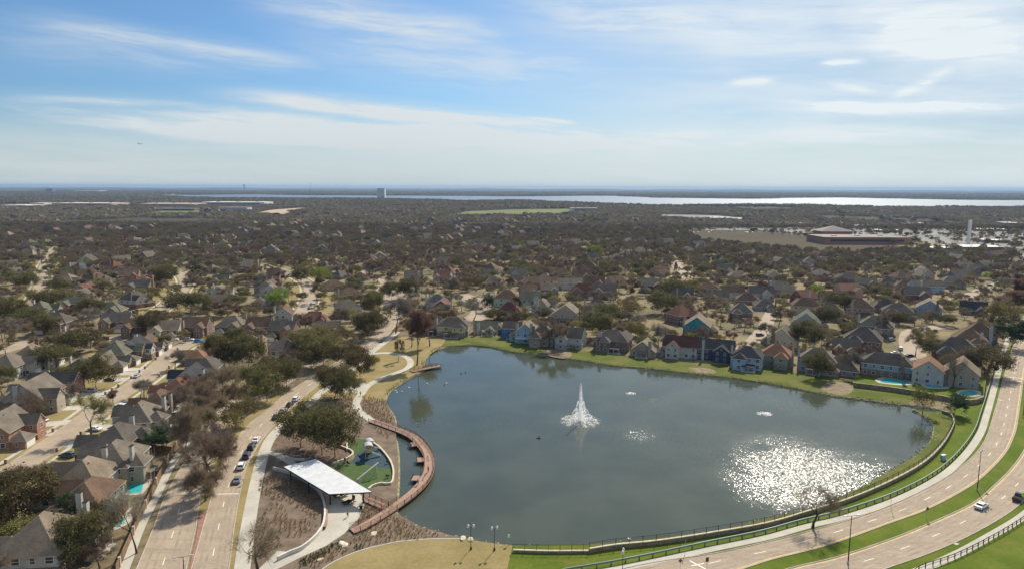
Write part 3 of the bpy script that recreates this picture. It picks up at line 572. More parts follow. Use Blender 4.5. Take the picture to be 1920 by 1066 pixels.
def house(px, py, a, rdeg, W, D, st, roof, wall, label, group=None, lod=0, chim=None, seed=0, garage='garage_w', base=None, z0=0.):
    rg = random.Random(seed*7919+int(px*13+py)); wmz = window_meshes()
    B, h, p = arch_blocks(a, W, D, st, rg)
    ridge = h+p*(min(W, D) if a in ('hip', 'hip2', 'low') else (W if a == 'end' else D))/2
    X, Y = P(px, py, ridge+z0) if base is None else base
    if a == 'end' and math.cos(R(rdeg)) < -.3 and base is None: q_ = Matrix.Rotation(R(rdeg), 2) @ Vector((0, D/2)); X, Y = X-q_.x, Y-q_.y
    root = empty('house', (X, Y, z0), R(rdeg), label, 'house', group)
    HOUSES.append((X, Y, max(W, D)*.62+1))
    up, lo = (wall.split('/')+[None])[:2]
    wb = MB(); rb = MB()
    for i, (cx_, cy_, w_, d_, h_, k_, p_) in enumerate(B):
        e_ = .012*i
        wb.box((cx_, cy_, h_/2), (w_-e_, d_-e_, h_)); roof_part(rb, wb, cx_, cy_, w_, d_, h_+e_, k_, p_)
    wb.build('wall', WALL[up], root)
    if lo:
        bb = MB()
        for i, (cx_, cy_, w_, d_, h_, k_, p_) in enumerate(B): bb.box((cx_, cy_, 1.4-.01*i), (w_+.1-.01*i, d_+.1-.01*i, 2.8-.02*i))
        bb.build('lower_wall', WALL[lo], root)
    ro = rb.build('roof', [ROOF[roof], trim_w if rg.random() < .55 else trim_b], root)
    for q in range(rg.randint(1, 3) if lod == 0 else 0):
        inst('vent', wmz['vent'], ro, (rg.uniform(-W*.15, W*.15), D*.12*rg.choice((-1, 1)), ridge-1.3))
    if chim is None: chim = rg.choice(('w', 'b', 't', None)) if lod < 2 else rg.choice(('w', 'b', None, None))
    if chim:
        sx = rg.choice((-1, 1)); hh = ridge+rg.uniform(-.2, .6); cw, cd = rg.uniform(1.1, 1.5), rg.uniform(.75, 1.)
        loc = (sx*W*.3, D/2+cd*.42, 0) if rg.random() < .6 else (sx*(W/2+cd*.4), D*.12, 0)
        c = inst('chimney', wmz['ch_'+chim], root, loc, 0 if abs(loc[0]) < W/2 else math.pi/2, (cw, cd, hh))
        if lod < 2: inst('chimney_cap', wmz['cap'], c, (0, 0, 1.+.06/hh), 0, (1, 1, .12/hh))
    if label and 'stair' in label:
        st_ = MB()
        for q in range(12): st_.box((-W/2-2.4+q*.3, D/2+1.2, .12+q*.22), (.32, 1.2, .1))
        st_.tube((-W/2-2.5, D/2+1.8, 1.), (-W/2+1.2, D/2+1.8, 3.6), .05); st_.box((W*.05, D/2+1.2, 2.8), (W*.8, 2.2, .15)); st_.build('stair', trim_w, root)
    if label and 'balcony' in label:
        st_ = MB(); st_.box((0, D/2+1.4, 2.8), (W*.7, 2.6, .18))
        for q in range(13): st_.box((-W*.35+q*W*.7/12, D/2+2.65, 3.35), (.06, .06, 1.))
        st_.box((0, D/2+2.65, 3.85), (W*.7, .1, .08)); st_.build('balcony', trim_w, root)
        for s_ in (-1, 1): inst('porch_post', wmz['ppost'], root, (s_*W*.33, D/2+2.6, 0), 0, (1, 1, 1.2))
    if label and 'solar' in label:
        for q in range(4): o_ = MB().box((0, 0, 0), (1.7, 3., .08)).build('solar_panel', glass, ro, (-W*.32+q*2., -D*.25, h+p*D*.25+.12)); o_.rotation_euler = (math.atan(p), 0, 0)
    if label and 'skylights' in label:
        for q in (-1, 1): o_ = MB().box((0, 0, 0), (1.4, 1.6, .12)).build('skylight', glass, ro, (-W*.25, q*D*.18, h+p*W*.25+.12)); o_.rotation_euler = (0, -math.atan(p), 0)
    if lod < 2 and z0 == 0 and rg.random() < .65:                   # lean-to porch on the garden side
        pw = W*rg.uniform(.3, .5); pxx = rg.uniform(-.2, .2)*W; y0_ = D/2+(1.8 if a in ('hip2', 'gab', 'low') else 0); pr_ = MB()
        pr_.add([(pxx-pw/2, y0_-.2, 3.), (pxx+pw/2, y0_-.2, 3.), (pxx+pw/2, y0_+3.1, 2.4), (pxx-pw/2, y0_+3.1, 2.4), (pxx-pw/2, y0_-.2, 2.85), (pxx+pw/2, y0_-.2, 2.85), (pxx+pw/2, y0_+3.1, 2.25), (pxx-pw/2, y0_+3.1, 2.25)], [(0, 1, 2, 3), (7, 6, 5, 4), (0, 4, 5, 1), (1, 5, 6, 2), (2, 6, 7, 3), (3, 7, 4, 0)])
        pr_.build('porch_roof', ROOF[roof], root)
        for sx in (-1, 0, 1): inst('porch_post', wmz['ppost'], root, (pxx+sx*(pw/2-.15), y0_+2.9, 0))
        MB().box((pxx, y0_+1.7, .09), (pw+.6, 3.6, .18)).build('patio', concrete, root)
    # openings on every outer face
    toc = Vector((-X, -Y)).normalized()
    cnt = 0
    for bi, (cx_, cy_, w_, d_, h_, k_, p_) in enumerate(B):
        for ang, fw, fd in ((0, w_, d_), (90, d_, w_), (180, w_, d_), (270, d_, w_)):
            ca, sa = math.cos(R(ang)), math.sin(R(ang)); nx, ny = sa, -ca       # outward normal of the face (front = -y at 0)
            wn = Matrix.Rotation(R(rdeg), 2) @ Vector((nx, ny))
            if lod >= 1 and wn.dot(toc) < .1: continue
            nst = 2 if h_ > 4.5 else 1
            for s in range(nst):
                if lod == 2 and s == 0 and nst == 2: continue
                z = 1.55+2.75*s; n = max(1, int(fw/3.1)) if lod < 2 else max(1, int(fw/5))
                skipg = ang == 0 and bi == len(B)-1 and a in ('hip', 'gab', 'end') and s == 0
                for q in range(n):
                    if rg.random() < .12: continue
                    u = (q+.5)/n*fw-fw/2; off = fd/2+.02+(.05 if lo and s == 0 else 0)
                    lx, ly = cx_+u*ca+nx*off, cy_+u*sa+ny*off
                    if any(abs(lx-b[0]) < b[2]/2+.5 and abs(ly-b[1]) < b[3]/2+.3 and z < b[4]+.5 for j, b in enumerate(B) if j != bi): continue
                    if skipg: continue
                    ww, wh = rg.choice(((1.1, 1.5), (1.5, 1.5), (1.8, 1.6), (.9, 1.4))); wh = min(wh, 1.6)
                    if lod == 0:
                        f = inst('window', wmz['frame'], root, (lx, ly, z), R(ang), (ww, 1, wh)); inst('pane', wmz['pane'], f)
                    else: inst('window', wmz['both'], root, (lx, ly, z), R(ang), (ww, 1, wh))
                    cnt += 1
            if k_ in ('gy', 'gx') and ((k_ == 'gy') == (ang in (0, 180))) and fw > 4.5 and lod < 2 and h_ > 2:
                off = fd/2+.03; inst('window', wmz['both'], root, (cx_+nx*off, cy_+ny*off, h_+p_*fw*.2), R(ang), (.9, 1, .9))
    cx_, cy_, w_, d_, h_, k_, p_ = B[-1] if a != 'gab' else B[2]
    if lod < 2:
        gw = min(4.9, w_*.82); inst('garage_door', wmz[garage], root, (cx_, cy_-d_/2-.05-(.05 if lo else 0), 1.1), 0, (gw, 1, 2.2))
        inst('front_door', wmz['door'], root, (0 if abs(cx_) > w_/2 else -W*.3, -D/2-.04-(.05 if lo else 0), 1.1), 0, (1.1, 1, 2.15))
    return root
# (apex px, py, plan, heading, W, D, storeys, roof, wall, chimney, label, short name)
wS, eS, fr = 97, -83, 0
HT = [
 (77, 962, 'hip2', eS, 15, 13, 2, 'tan', 'white/brick', 'w', 'grey hip roofed white house with tall white chimney by the boulevard fence', 'nearest grey-roofed house'),
 (166, 898, 'hip', eS, 14, 10, 2, 'brown', 'sage', 'w', 'brown hip roofed sage house beside the turquoise pool', 'brown-roofed sage house'),
 (160, 858, 'hip', eS, 14, 11, 2, 'tan', 'white', 'w', 'white house with grey hip roof just beyond the turquoise pool', 'house beyond the turquoise pool'),
 (214, 826, 'hip2', eS, 15, 12, 2, 'grey', 'beige', 'w', 'beige house with long grey roof beside the fenced bare yard', 'beige house at the fenced yard'),
 (218, 793, 'hip2', eS, 14, 11, 2, 'slate', 'yellow/brick', 'w', 'slate blue roofed house with tall pale chimney and yellow gable', 'slate-roofed yellow house'),
 (262, 752, 'hip2', eS, 14, 11, 2, 'grey', 'white', 'w', 'tall white house with steep grey hip roof facing the boulevard trees', 'tall white house'),
 (297, 731, 'hip', eS, 14, 10, 2, 'brown', 'beige', 't', 'brown roofed beige house with stone chimney and rear balcony', 'balcony house'),
 (333, 708, 'hip2', eS, 13, 10, 2, 'red', 'white/brick', None, 'red-brown hip roofed house with white upper walls', 'red-roofed white house'),
 (357, 686, 'gab', eS, 14, 11, 2, 'dark', 'white', 'w', 'near black roofed white house with slender white chimney', 'black-roofed white house'),
 (386, 667, 'hip', eS, 14, 11, 2, 'slate', 'grey', None, 'slate hip roofed grey house in front of the dark oak clump', 'slate house by the oak clump'),
 (372, 652, 'low', eS, 14, 10, 1, 'rust', 'brick', 'b', 'low rust roofed brick house with square brick chimney', 'rust-roofed house'),
 (2, 770, 'gab', wS, 14, 11, 2, 'grey', 'orange', 'b', 'orange brick gabled house at the picture edge with white garage doors', 'orange brick house'),
 (12, 736, 'hip', wS, 14, 11, 1, 'grey', 'brick', None, 'low grey roofed house behind the orange brick house', None),
 (62, 708, 'gab', wS, 16, 13, 2, 'grey', 'stone', 'w', 'large stone house with grey roof and several steep gables', 'many-gabled stone house'),
 (102, 697, 'long', 7, 17, 9, 2, 'dark', 'red', None, 'long dark roof over a red brick house with white trimmed gable end', 'red brick end-gable house'),
 (150, 671, 'hip', wS, 13, 11, 1, 'dark', 'white', 'w', 'dark hip roofed low house with fat white chimney', 'white-chimney low house'),
 (196, 661, 'gab', wS, 14, 11, 1, 'grey', 'brick', None, 'brown brick house with arched gable window over its garage', 'arched-gable brick house'),
 (217, 638, 'hip', wS, 15, 13, 2, 'green', 'brick', None, 'grey-green hip roofed brick house in the west street row', 'green-roofed brick house'),
 (252, 633, 'gab', wS, 13, 11, 2, 'dark', 'white/brick', None, 'dark roofed house with white arched front gable', 'white-gabled house'),
 (273, 630, 'gab', wS, 13, 11, 1, 'brown', 'stone', None, 'brown roofed low house with white garage nearest the street bend', 'low brown-roofed house'),
 (135, 615, 'low', wS, 16, 11, 1, 'tan', 'white', 'w', 'low tan roofed white house behind the round oak', None),
 (57, 645, 'hip', wS, 15, 12, 2, 'tan', 'grey', 'b', 'tan hip roofed grey house behind the west row', None),
 (15, 662, 'hip2', wS, 14, 11, 2, 'grey', 'white', 'w', 'white walled house with grey hip roof and stone chimney at the picture edge', 'white house at the edge'),
 (104, 585, 'hip', 5, 16, 12, 2, 'slate', 'brick', 'w', 'slate hip roofed dark brick house with white garage, first along the cross street', 'slate brick house'),
 (220, 586, 'gab', 8, 15, 11, 2, 'slate', 'brick', 'w', 'dark gabled brick house with tall slim chimney on the cross street', None),
 (257, 596, 'gab', 8, 12, 10, 2, 'brown', 'brick', None, 'two storey brick house with twin white garage doors under its gable', 'twin-garage brick house'),
 (314, 600, 'gab', 6, 14, 10, 2, 'tan', 'cream', None, 'cream walled house with bay window over its garage', 'cream house'),
 (368, 593, 'gab', 5, 14, 11, 2, 'brown', 'brick', None, 'brown roofed brick house with dark open garage', 'dark-garage house'),
 (436, 591, 'hip', 0, 15, 12, 2, 'grey', 'brick', None, 'grey hip roofed brick house with white double garage', 'grey hip brick house'),
 (487, 594, 'gab', 0, 13, 10, 2, 'brown', 'red', None, 'brown roofed red brick house with steep front gable', None),
 (532, 601, 'gab', -5, 14, 10, 2, 'slate', 'orange', None, 'orange brick house with slate roof and white garage', 'slate-and-orange house'),
 (468, 628, 'low', 180, 12, 9, 1, 'tan', 'cream', None, 'small low tan roofed house behind the oak clump', None),
 (532, 634, 'hip2', 200, 13, 11, 2, 'slate', 'white', 'w', 'slate roofed white house with broad white chimney above the boulevard oaks', 'broad-chimney house'),
 (530, 577, 'end', 190, 10, 12, 2, 'brown', 'white', 'w', 'brown gabled house with tall white chimney behind the orange brick house', None),
 (612, 602, 'gab', 200, 14, 11, 1, 'slate', 'grey', 'w', 'low slate gabled house half hidden by boulevard oaks', None),
 (588, 583, 'low', 190, 15, 10, 1, 'red', 'red', None, 'low red brick house with reddish roof near the street end', None),
 (652, 561, 'hip2', 205, 15, 12, 2, 'grey', 'cream/greybrick', 'b', 'cream two storey house with grey hip roof beside the boulevard bend', 'cream house at the boulevard bend'),
 (625, 524, 'hip', 210, 18, 13, 1, 'brown', 'beige', 'w', 'long brown roofed house beyond the cream one at the boulevard', None),
 (655, 538, 'low', 210, 16, 12, 1, 'brown', 'beige', 'w', 'low brown roofed house just behind the cream boulevard house', None),
 (507, 532, 'gab', 100, 12, 10, 2, 'grey', 'white', 'w', 'bright white house with light grey gabled roof left of the middle street', 'bright white house'),
 (487, 556, 'hip', 100, 13, 11, 1, 'grey', 'tan', None, 'grey roofed tan house behind the bright green tree', None),
 (412, 534, 'gab', 100, 13, 10, 2, 'grey', 'white', 'w', 'white house with long grey gable roof above the small turquoise pool', None),
 (406, 552, 'gab', 190, 14, 11, 1, 'tan', 'cream', None, 'cream gabled house nearest the small turquoise pool', None),
 (490, 512, 'hip', 100, 14, 11, 1, 'slate', 'white', None, None, None), (437, 491, 'gab', 10, 12, 9, 1, 'brown', 'white', 'b', None, None),
 (415, 515, 'gab', 10, 13, 10, 1, 'slate', 'white', 'w', None, None), (150, 492, 'hip', 80, 15, 12, 2, 'blue', 'brick', 'w', 'blue-slate hip roofed brick house beside the far west street', 'blue-slate house'),
 (160, 531, 'gab', 80, 12, 10, 1, 'red', 'tan', None, None, None), (242, 506, 'gab', 20, 15, 11, 2, 'brown', 'red', None, 'dark red brick gabled house beyond the west oaks', None),
 (267, 518, 'low', 20, 14, 10, 1, 'rust', 'orange', None, None, None), (150, 542, 'gab', 80, 12, 10, 1, 'grey', 'tan', None, None, None),
 (252, 546, 'hip', 70, 16, 11, 2, 'slate', 'white/brick', 'w', 'slate roofed white and brick house beside the curved footway', None), (205, 566, 'hip', 10, 17, 12, 1, 'green', 'brick', None, None, None),
 (230, 479, 'gab', 30, 14, 10, 2, 'tan', 'white', 'w', None, None), (15, 488, 'gab', 60, 14, 10, 1, 'slate', 'grey', 'w', None, None), (22, 502, 'gab', 60, 14, 10, 1, 'grey', 'grey', 'w', None, None), (10, 566, 'low', 80, 16, 11, 1, 'grey', 'beige', None, None, None),
 # north shore
 (808, 592, 'gab', 180, 11, 10, 2, 'slate', 'white/brick', 'b', 'white gabled house with brick chimney beside the reddish cypress', 'house by the cypress'),
 (850, 594, 'hip2', 178, 17, 11, 2, 'slate', 'yellow/greybrick', None, 'pale yellow two storey house with dark brick ground floor on the shore', 'pale yellow shore house'),
 (912, 601, 'gab', 175, 13, 10, 1, 'green', 'yellow', 'w', 'low pale yellow shore house with grey-green roof', 'low yellow shore house'),
 (951, 607, 'end', 172, 8, 9, 1, 'slate', 'blue', 'w', 'small bright blue house with gabled end toward the lake', 'small bright blue house'),
 (962, 602, 'long', 170, 10, 8, 2, 'slate', 'blue', None, 'bright blue two storey house behind the small blue one', None),
 (985, 607, 'end', 168, 11, 12, 2, 'tan', 'paleblue', 'w', 'pale blue house with outside stair and tan roof on the shore', 'pale blue stair house'),
 (1019, 608, 'hip2', 165, 13, 11, 2, 'tan', 'tan', None, 'tan house hidden behind the bare shore tree', None),
 (1070, 613, 'gab', 160, 14, 11, 2, 'slate', 'white/grey', None, 'white gabled shore house with patched slate and tan roof', 'patched-roof shore house'),
 (1150, 617, 'hip2', 158, 17, 12, 2, 'slate', 'brick', 'w', 'large brown brick shore house with blue-slate hip roof', 'large brick shore house'),
 (1205, 640, 'end', 156, 12, 11, 1, 'tan', 'tan', None, 'low tan brick house with wide gable on the shore', 'low tan gable house'),
 (1278, 629, 'gab', 158, 16, 10, 2, 'maroon', 'white', 'w', 'white two storey shore house with dark maroon roof', 'maroon-roofed shore house'),
 (1343, 635, 'gab', 156, 17, 10, 2, 'dark', 'navy', 'w', 'navy blue shore house with black roof and white gables', 'navy shore house'),
 (1403, 648, 'hip2', 154, 13, 11, 2, 'dark', 'paleblue', 'w', 'pale blue shore house with dark hip roof', 'pale blue hip house'),
 (1458, 644, 'hip2', 152, 13, 11, 2, 'rust', 'sage/greybrick', 'w', 'sage shore house with rust roof and dark ground floor', 'rust-roofed sage house'),
 (1535, 652, 'hip2', 152, 15, 11, 2, 'grey', 'grey', 'w', 'grey hip roofed house behind the round dark oak', 'house behind the dark oak'),
 (1578, 667, 'low', 150, 15, 11, 1, 'tan', 'tan', None, 'low tan house with broken hip roof beside the dark oak', None),
 (1665, 661, 'hip', 150, 19, 10, 2, 'slate', 'bluegrey/brick', 'b', 'large slate roofed house with a kidney pool before it', 'kidney-pool house'),
 (1742, 676, 'end', 148, 11, 12, 2, 'rust', 'white', None, 'white house with wide gable and rust roof above the stone wall', 'white wide-gable house'),
 (1805, 678, 'end', 146, 12, 13, 2, 'tan', 'beige', 't', 'beige house with tan roof and tall chimney beside the avenue', 'beige avenue house'),
 (1307, 594, 'end', 160, 14, 15, 2, 'tan', 'teal/red', None, 'teal walled house with tan roof and red brick base', 'teal house'),
 (826, 563, 'end', 178, 12, 12, 2, 'red', 'red', None, 'red brick house with plain gable beside the cul-de-sac', 'red gable house'),
 (955, 566, 'hip2', 175, 14, 11, 2, 'maroon', 'red', None, 'bright red brick house with hip roof behind the blue ones', 'bright red brick house'),
 (951, 543, 'hip', 175, 17, 13, 2, 'brown', 'mint', 'w', 'brown hip roofed pale house beyond the bright red brick one', None),
 (994, 546, 'gab', 8, 13, 11, 2, 'green', 'mint', 'w', 'mint green house with twin windows and green-grey roof', 'mint green house'),
 (1060, 571, 'end', 165, 15, 13, 2, 'tan', 'beige/brick', None, 'large beige house with broad tan roof and skylights', 'broad-roofed beige house'),
 (1092, 573, 'gab', 160, 13, 11, 1, 'slate', 'grey', None, 'slate roofed low house right of the broad beige one', None),
 (1091, 531, 'hip', 0, 18, 12, 2, 'maroon', 'brick', None, 'maroon roofed brown brick house in the second street row', 'maroon-roofed brick house'),
 (1133, 532, 'gab', -4, 17, 12, 2, 'slate', 'orange', 'b', 'orange brick house with slate roof and two front gables', 'two-gabled orange house'),
 (1030, 531, 'gab', 0, 13, 11, 2, 'grey', 'greybrick', None, 'grey brick house with light grey gables beside the maroon roof', None),
 (990, 533, 'gab', 10, 12, 10, 2, 'brown', 'brick', None, None, None), (972, 518, 'low', 0, 17, 10, 1, 'brown', 'cream', 'w', None, None),
 (1069, 521, 'long', 0, 19, 9, 2, 'tan', 'white', None, 'long white house with plain tan roof in the middle rows', 'long white house'),
 (1116, 518, 'gab', -10, 15, 11, 2, 'brown', 'greybrick', None, None, None), (1047, 503, 'gab', 5, 15, 11, 2, 'brown', 'brick', None, None, None), (973, 503, 'gab', 5, 15, 10, 2, 'green', 'bluegrey', None, None, None),
 (1090, 506, 'gab', 0, 15, 11, 2, 'brown', 'greybrick', None, None, None), (1105, 491, 'hip', 170, 16, 12, 2, 'brown', 'brick', 'w', 'brown hip roofed house with tall white chimney in the middle rows', None), (925, 518, 'hip', 5, 15, 12, 1, 'grey', 'beige', 'b', None, None),
 (820, 551, 'hip', 185, 14, 12, 2, 'blue', 'paleblue', 'w', 'blue-slate roofed house behind the red gable house', None), (1122, 561, 'low', 160, 17, 12, 1, 'slate', 'grey', None, None, None), (1222, 522, 'gab', -8, 16, 12, 2, 'grey', 'red', None, None, None),
 (1269, 526, 'hip', 165, 15, 12, 2, 'green', 'cream', None, None, None), (1282, 539, 'gab', 165, 14, 11, 2, 'slate', 'brick', None, None, None), (1327, 529, 'hip', 170, 16, 11, 2, 'brown', 'white', None, None, None), (1347, 543, 'gab', 165, 14, 12, 2, 'slate', 'white', 't', None, None),
 (1375, 536, 'long', 170, 15, 10, 2, 'brown', 'white', None, None, None), (1390, 566, 'hip2', 165, 13, 12, 2, 'grey', 'brick', 'w', 'grey hip roofed brick house behind the shore street trees', None), (1427, 536, 'gab', 170, 17, 11, 2, 'slate', 'white', None, None, None), (1402, 548, 'hip', 165, 16, 12, 1, 'brown', 'brick', None, None, None),
 (1434, 560, 'low', 170, 13, 11, 1, 'slate', 'grey', None, None, None), (1385, 508, 'low', -5, 18, 11, 1, 'tan', 'white', 'w', None, None), (1512, 558, 'hip', 165, 17, 11, 2, 'brown', 'cream', 't', None, None), (1557, 545, 'gab', 165, 15, 11, 1, 'brown', 'cream', None, None, None),
 (1556, 568, 'hip', 160, 16, 12, 2, 'slate', 'pink', None, None, None), (1512, 586, 'end', 155, 15, 15, 2, 'green', 'bluegrey', None, 'grey-green gabled house facing the lake behind the cream one', 'grey-green gable house'),
 (1466, 616, 'end', 150, 13, 14, 2, 'green', 'cream/brick', 'b', 'cream gabled house with broad brick chimney beside the round oak', 'cream chimney house'),
 (1620, 612, 'hip2', 150, 17, 14, 2, 'slate', 'brick', None, 'large slate hip roofed brick house behind the white garage', 'large slate brick house'), (1645, 591, 'hip2', 150, 17, 13, 2, 'green', 'greybrick', 'w', 'green-grey hip roofed brick house behind the large slate one', None),
 (1588, 634, 'gab', -28, 12, 10, 1, 'grey', 'cream/brick', None, 'gabled double garage house with white door beside the red fence', 'white garage house'), (1612, 561, 'hip', 160, 16, 12, 2, 'brown', 'tan', None, None, None), (1590, 531, 'gab', 0, 15, 12, 2, 'rust', 'pink', None, 'pink brick house with rust roof in the right rows', None),
 (1587, 511, 'hip', 170, 15, 12, 2, 'slate', 'brick', None, None, None), (1510, 496, 'low', 170, 17, 12, 1, 'brown', 'brick', None, None, None), (1537, 491, 'low', 160, 16, 12, 1, 'brown', 'brick', None, None, None), (1547, 481, 'gab', 160, 15, 11, 1, 'tan', 'white', 'w', None, None),
 (1738, 525, 'long', 175, 22, 10, 2, 'tan', 'paleblue', 'w', 'long pale blue house with two storeys in the right rows', 'long pale blue house'), (1719, 537, 'gab', 165, 17, 12, 2, 'grey', 'red', None, 'red brick house in front of the long pale blue one', None),
 (1661, 561, 'hip', 160, 16, 12, 1, 'slate', 'tan', None, None, None), (1684, 568, 'hip2', 155, 17, 12, 2, 'slate', 'greybrick', None, None, None), (1744, 563, 'end', 150, 14, 14, 2, 'tan', 'bluegrey', None, 'tan roofed grey-blue house right of the brick pair', None),
 (1826, 565, 'gab', -30, 15, 11, 1, 'dark', 'brick', None, 'dark roofed brick house with solar panels', 'solar panel house'), (1838, 604, 'hip2', 150, 15, 13, 2, 'brown', 'brick', 'w', 'brick house with white chimney, farthest of three by the avenue', None),
 (1819, 618, 'hip2', 150, 15, 12, 2, 'brown', 'brick', 'w', 'brick house with white chimney, middle of three by the avenue', None), (1795, 632, 'hip2', 150, 19, 14, 2, 'slate', 'red', None, 'wide slate hip roofed brick house, nearest of three by the avenue', 'wide slate avenue house'),
 (1665, 520, 'hip', 165, 14, 11, 1, 'slate', 'navy', 'b', None, None), (1698, 525, 'low', 160, 15, 11, 1, 'brown', 'cream', None, None, None), (1822, 496, 'gab', 160, 14, 11, 2, 'grey', 'bluegrey', 'w', None, None), (1804, 506, 'gab', 165, 15, 11, 1, 'tan', 'bluegrey', None, None, None),
 (1787, 517, 'hip', 165, 17, 11, 2, 'grey', 'grey', None, None, None), (1742, 470, 'low', 0, 20, 14, 2, 'slate', 'greybrick', None, None, None), (1897, 548, 'hip', 150, 18, 13, 1, 'rust', 'brick', None, 'rust hip roofed house among avenue trees', None),
]
CELLS = [(0, 330, 470, 700, 'beyond the far west street'), (330, 560, 470, 700, 'left of the middle street'), (560, 800, 470, 560, 'around the boulevard bend'), (800, 1010, 470, 600, 'left of the middle rows'), (1010, 1260, 470, 600, 'in the middle rows'), (1260, 1480, 470, 600, 'behind the shore street'), (1480, 1660, 470, 700, 'in the right rows'), (1660, 1920, 470, 700, 'by the avenue'),
 (0, 330, 0, 470, 'in the far west woods'), (330, 640, 0, 470, 'in the woods past the middle street'), (640, 900, 0, 470, 'in the woods under the reservoir'), (900, 1260, 0, 470, 'in the woods below the green field'), (1260, 1700, 0, 470, 'beside the brown field'), (1700, 1920, 0, 470, 'near the white tower')]
def cell(px, py):
    for x0, x1, y0, y1, n in CELLS:
        if x0 <= px < x1 and y0 <= py < y1: return n
    return 'beside the lake' if py > 600 else 'far off'
RW = {'grey': 'grey', 'tan': 'tan', 'brown': 'brown', 'red': 'red-brown', 'slate': 'slate', 'dark': 'black', 'green': 'green-grey', 'blue': 'blue-slate', 'rust': 'rust', 'maroon': 'maroon'}
WW = {'brick': 'brown brick', 'red': 'red brick', 'orange': 'orange brick', 'stone': 'stone', 'greybrick': 'grey brick', 'bluegrey': 'blue-grey', 'paleblue': 'pale blue', 'mint': 'mint'}
pend = {}; LAND = []
HG = 'houses of the lakeside suburb'
def hdesc(roof, wall): return f"{RW[roof]} roofed {WW.get(wall.split('/')[0], wall.split('/')[0])} house"
def add_house(px, py, a, r, W, D, st, roof, wall, ch, label, short, base=None):
    d = math.hypot(*P(px, py, 8)) if base is None else math.hypot(*base)
    lod = 0 if d < 300 else 1 if d < 520 else 2
    o = house(px, py, a, r, W, D, st, roof, wall, label or 'x', HG, lod, ch, len(HOUSES), base=base, z0=1.6 if (1640 < px < 1830 and 655 < py < 690) else 0.)
    if short: LAND.append((px, py, short))
    if not label: pend.setdefault((hdesc(roof, wall), cell(px, py)), []).append((px, py, o))
    return o
for row in HT: add_house(*row)
# farther roofs showing through the woods: rows along lanes we only glimpse
rgh = random.Random(21)
def blocked(x, y, pad=0):
    return any((x-a)**2+(y-b)**2 < (r+pad)**2 for a, b, r in HOUSES)
SKIPF = [PL([(1285, 438), (1500, 440), (1720, 462), (1720, 480), (1420, 470), (1280, 458)]), PL([(1240, 450), (1960, 466), (1960, 425), (1240, 425)])]
tries = 0; far_n = 0
while far_n < 142 and tries < 6000:
    tries += 1
    y = 330+700*rgh.random()**1.05; x = rgh.uniform(-.74, .74)*y
    lane = math.sin(x*.021+y*.012)+math.sin(y*.045-x*.008)
    if abs(lane) > .55: continue
    px, py = PX(x, y)
    if not (0 < px < 1920) or py > 604: continue
    if blocked(x, y, 8 if y > 450 else 9) or any(pt_in(x, y, q) for q in SKIPF): continue
    if any(min((x-a)**2+(y-b)**2 for a, b in c) < (wd/2+13)**2 for c, wd in STREETS): continue
    if min((x-a)**2+(y-b)**2 for a, b in B_l+B_r) < 300: continue
    roof = rgh.choice(['grey', 'tan', 'brown', 'slate', 'brown', 'brown', 'green', 'grey', 'red', 'tan']); wall = rgh.choice(['brick', 'brick', 'red', 'cream', 'white', 'greybrick', 'tan', 'beige', 'brick', 'stone'])
    a = rgh.choice(['hip', 'hip2', 'gab', 'low', 'end', 'gab'])
    add_house(*PX(x, y, 7), a, rgh.choice((0, 90, 180, 270))+rgh.uniform(-25, 25)+x*.02, rgh.uniform(13, 17), rgh.uniform(10, 13), 1 if a == 'low' else rgh.choice((1, 2, 2)), roof, wall, rgh.choice(('w', 'b', None)), None, None, base=(x, y))
    far_n += 1
for (ds, cl), L in pend.items():
    L.sort(key=lambda q: q[0])
    for i, (px, py, o) in enumerate(L): o['label'] = f"{ds} {cl}" if len(L) == 1 else f"{nth(i)} {ds} from the left {cl}"
# driveways on the west street
for i, (px, py) in enumerate([(30, 815), (82, 795), (110, 765), (135, 742), (170, 735), (205, 712), (228, 700), (245, 692), (275, 662), (290, 657), (150, 832), (195, 800), (235, 755)]):
    x, y = P(px, py); j = min(range(len(S1)), key=lambda k: (S1[k][0]-x)**2+(S1[k][1]-y)**2); q = Vector(S1[j]); p = Vector((x, y)); d = (p-q).normalized(); p = p+d*3.5
    nn = Vector((-d.y, d.x))*2.7; q = q+d*4.4
    sheet('driveway', [tuple(p-nn), tuple(q-nn), tuple(q+nn), tuple(p+nn)], .048+.0004*i, concrete)
# ================================================================== POOLS, YARD FENCES
poolw = mat('pool_water', (.03, .42, .42), .05, .12, .5, spec=.6)
def pool(pts, label, rim=1.6, name='pool', z=0.):
    w_ = smooth(PL(pts+[pts[0]], z), .8)[:-1]; cx_ = sum(p[0] for p in w_)/len(w_); cy_ = sum(p[1] for p in w_)/len(w_)
    root = empty(name, (cx_, cy_, z), 0, label, 'pool')
    big = []
    for p in w_:
        d = Vector((p[0]-cx_, p[1]-cy_)); L = d.length; big.append((p[0]-cx_+d.x/L*rim, p[1]-cy_+d.y/L*rim))
    n = len(big)
    m_ = MB(); m_.add([(*p, .1) for p in big]+[(*p, .0) for p in big], [tuple(range(n))]+[(n+i, n+(i+1) % n, (i+1) % n, i) for i in range(n)])
    a = sum(big[i-1][0]*big[i][1]-big[i][0]*big[i-1][1] for i in range(n))
    if a < 0: m_.f = [tuple(reversed(f)) for f in m_.f]
    m_.build('coping', concrete, root)
    k = MB(); k.add([(p[0]-cx_, p[1]-cy_, .125) for p in w_], [tuple(range(len(w_))) if a > 0 else tuple(reversed(range(len(w_))))]); k.build('water', poolw, root)
    CLEAR.append(([(p[0]+cx_, p[1]+cy_) for p in big], 0))
pool([(236, 902), (248, 898), (271, 898), (268, 910), (262, 922), (234, 922), (240, 912)], 'turquoise backyard pool with pale deck behind the brown roofed house')
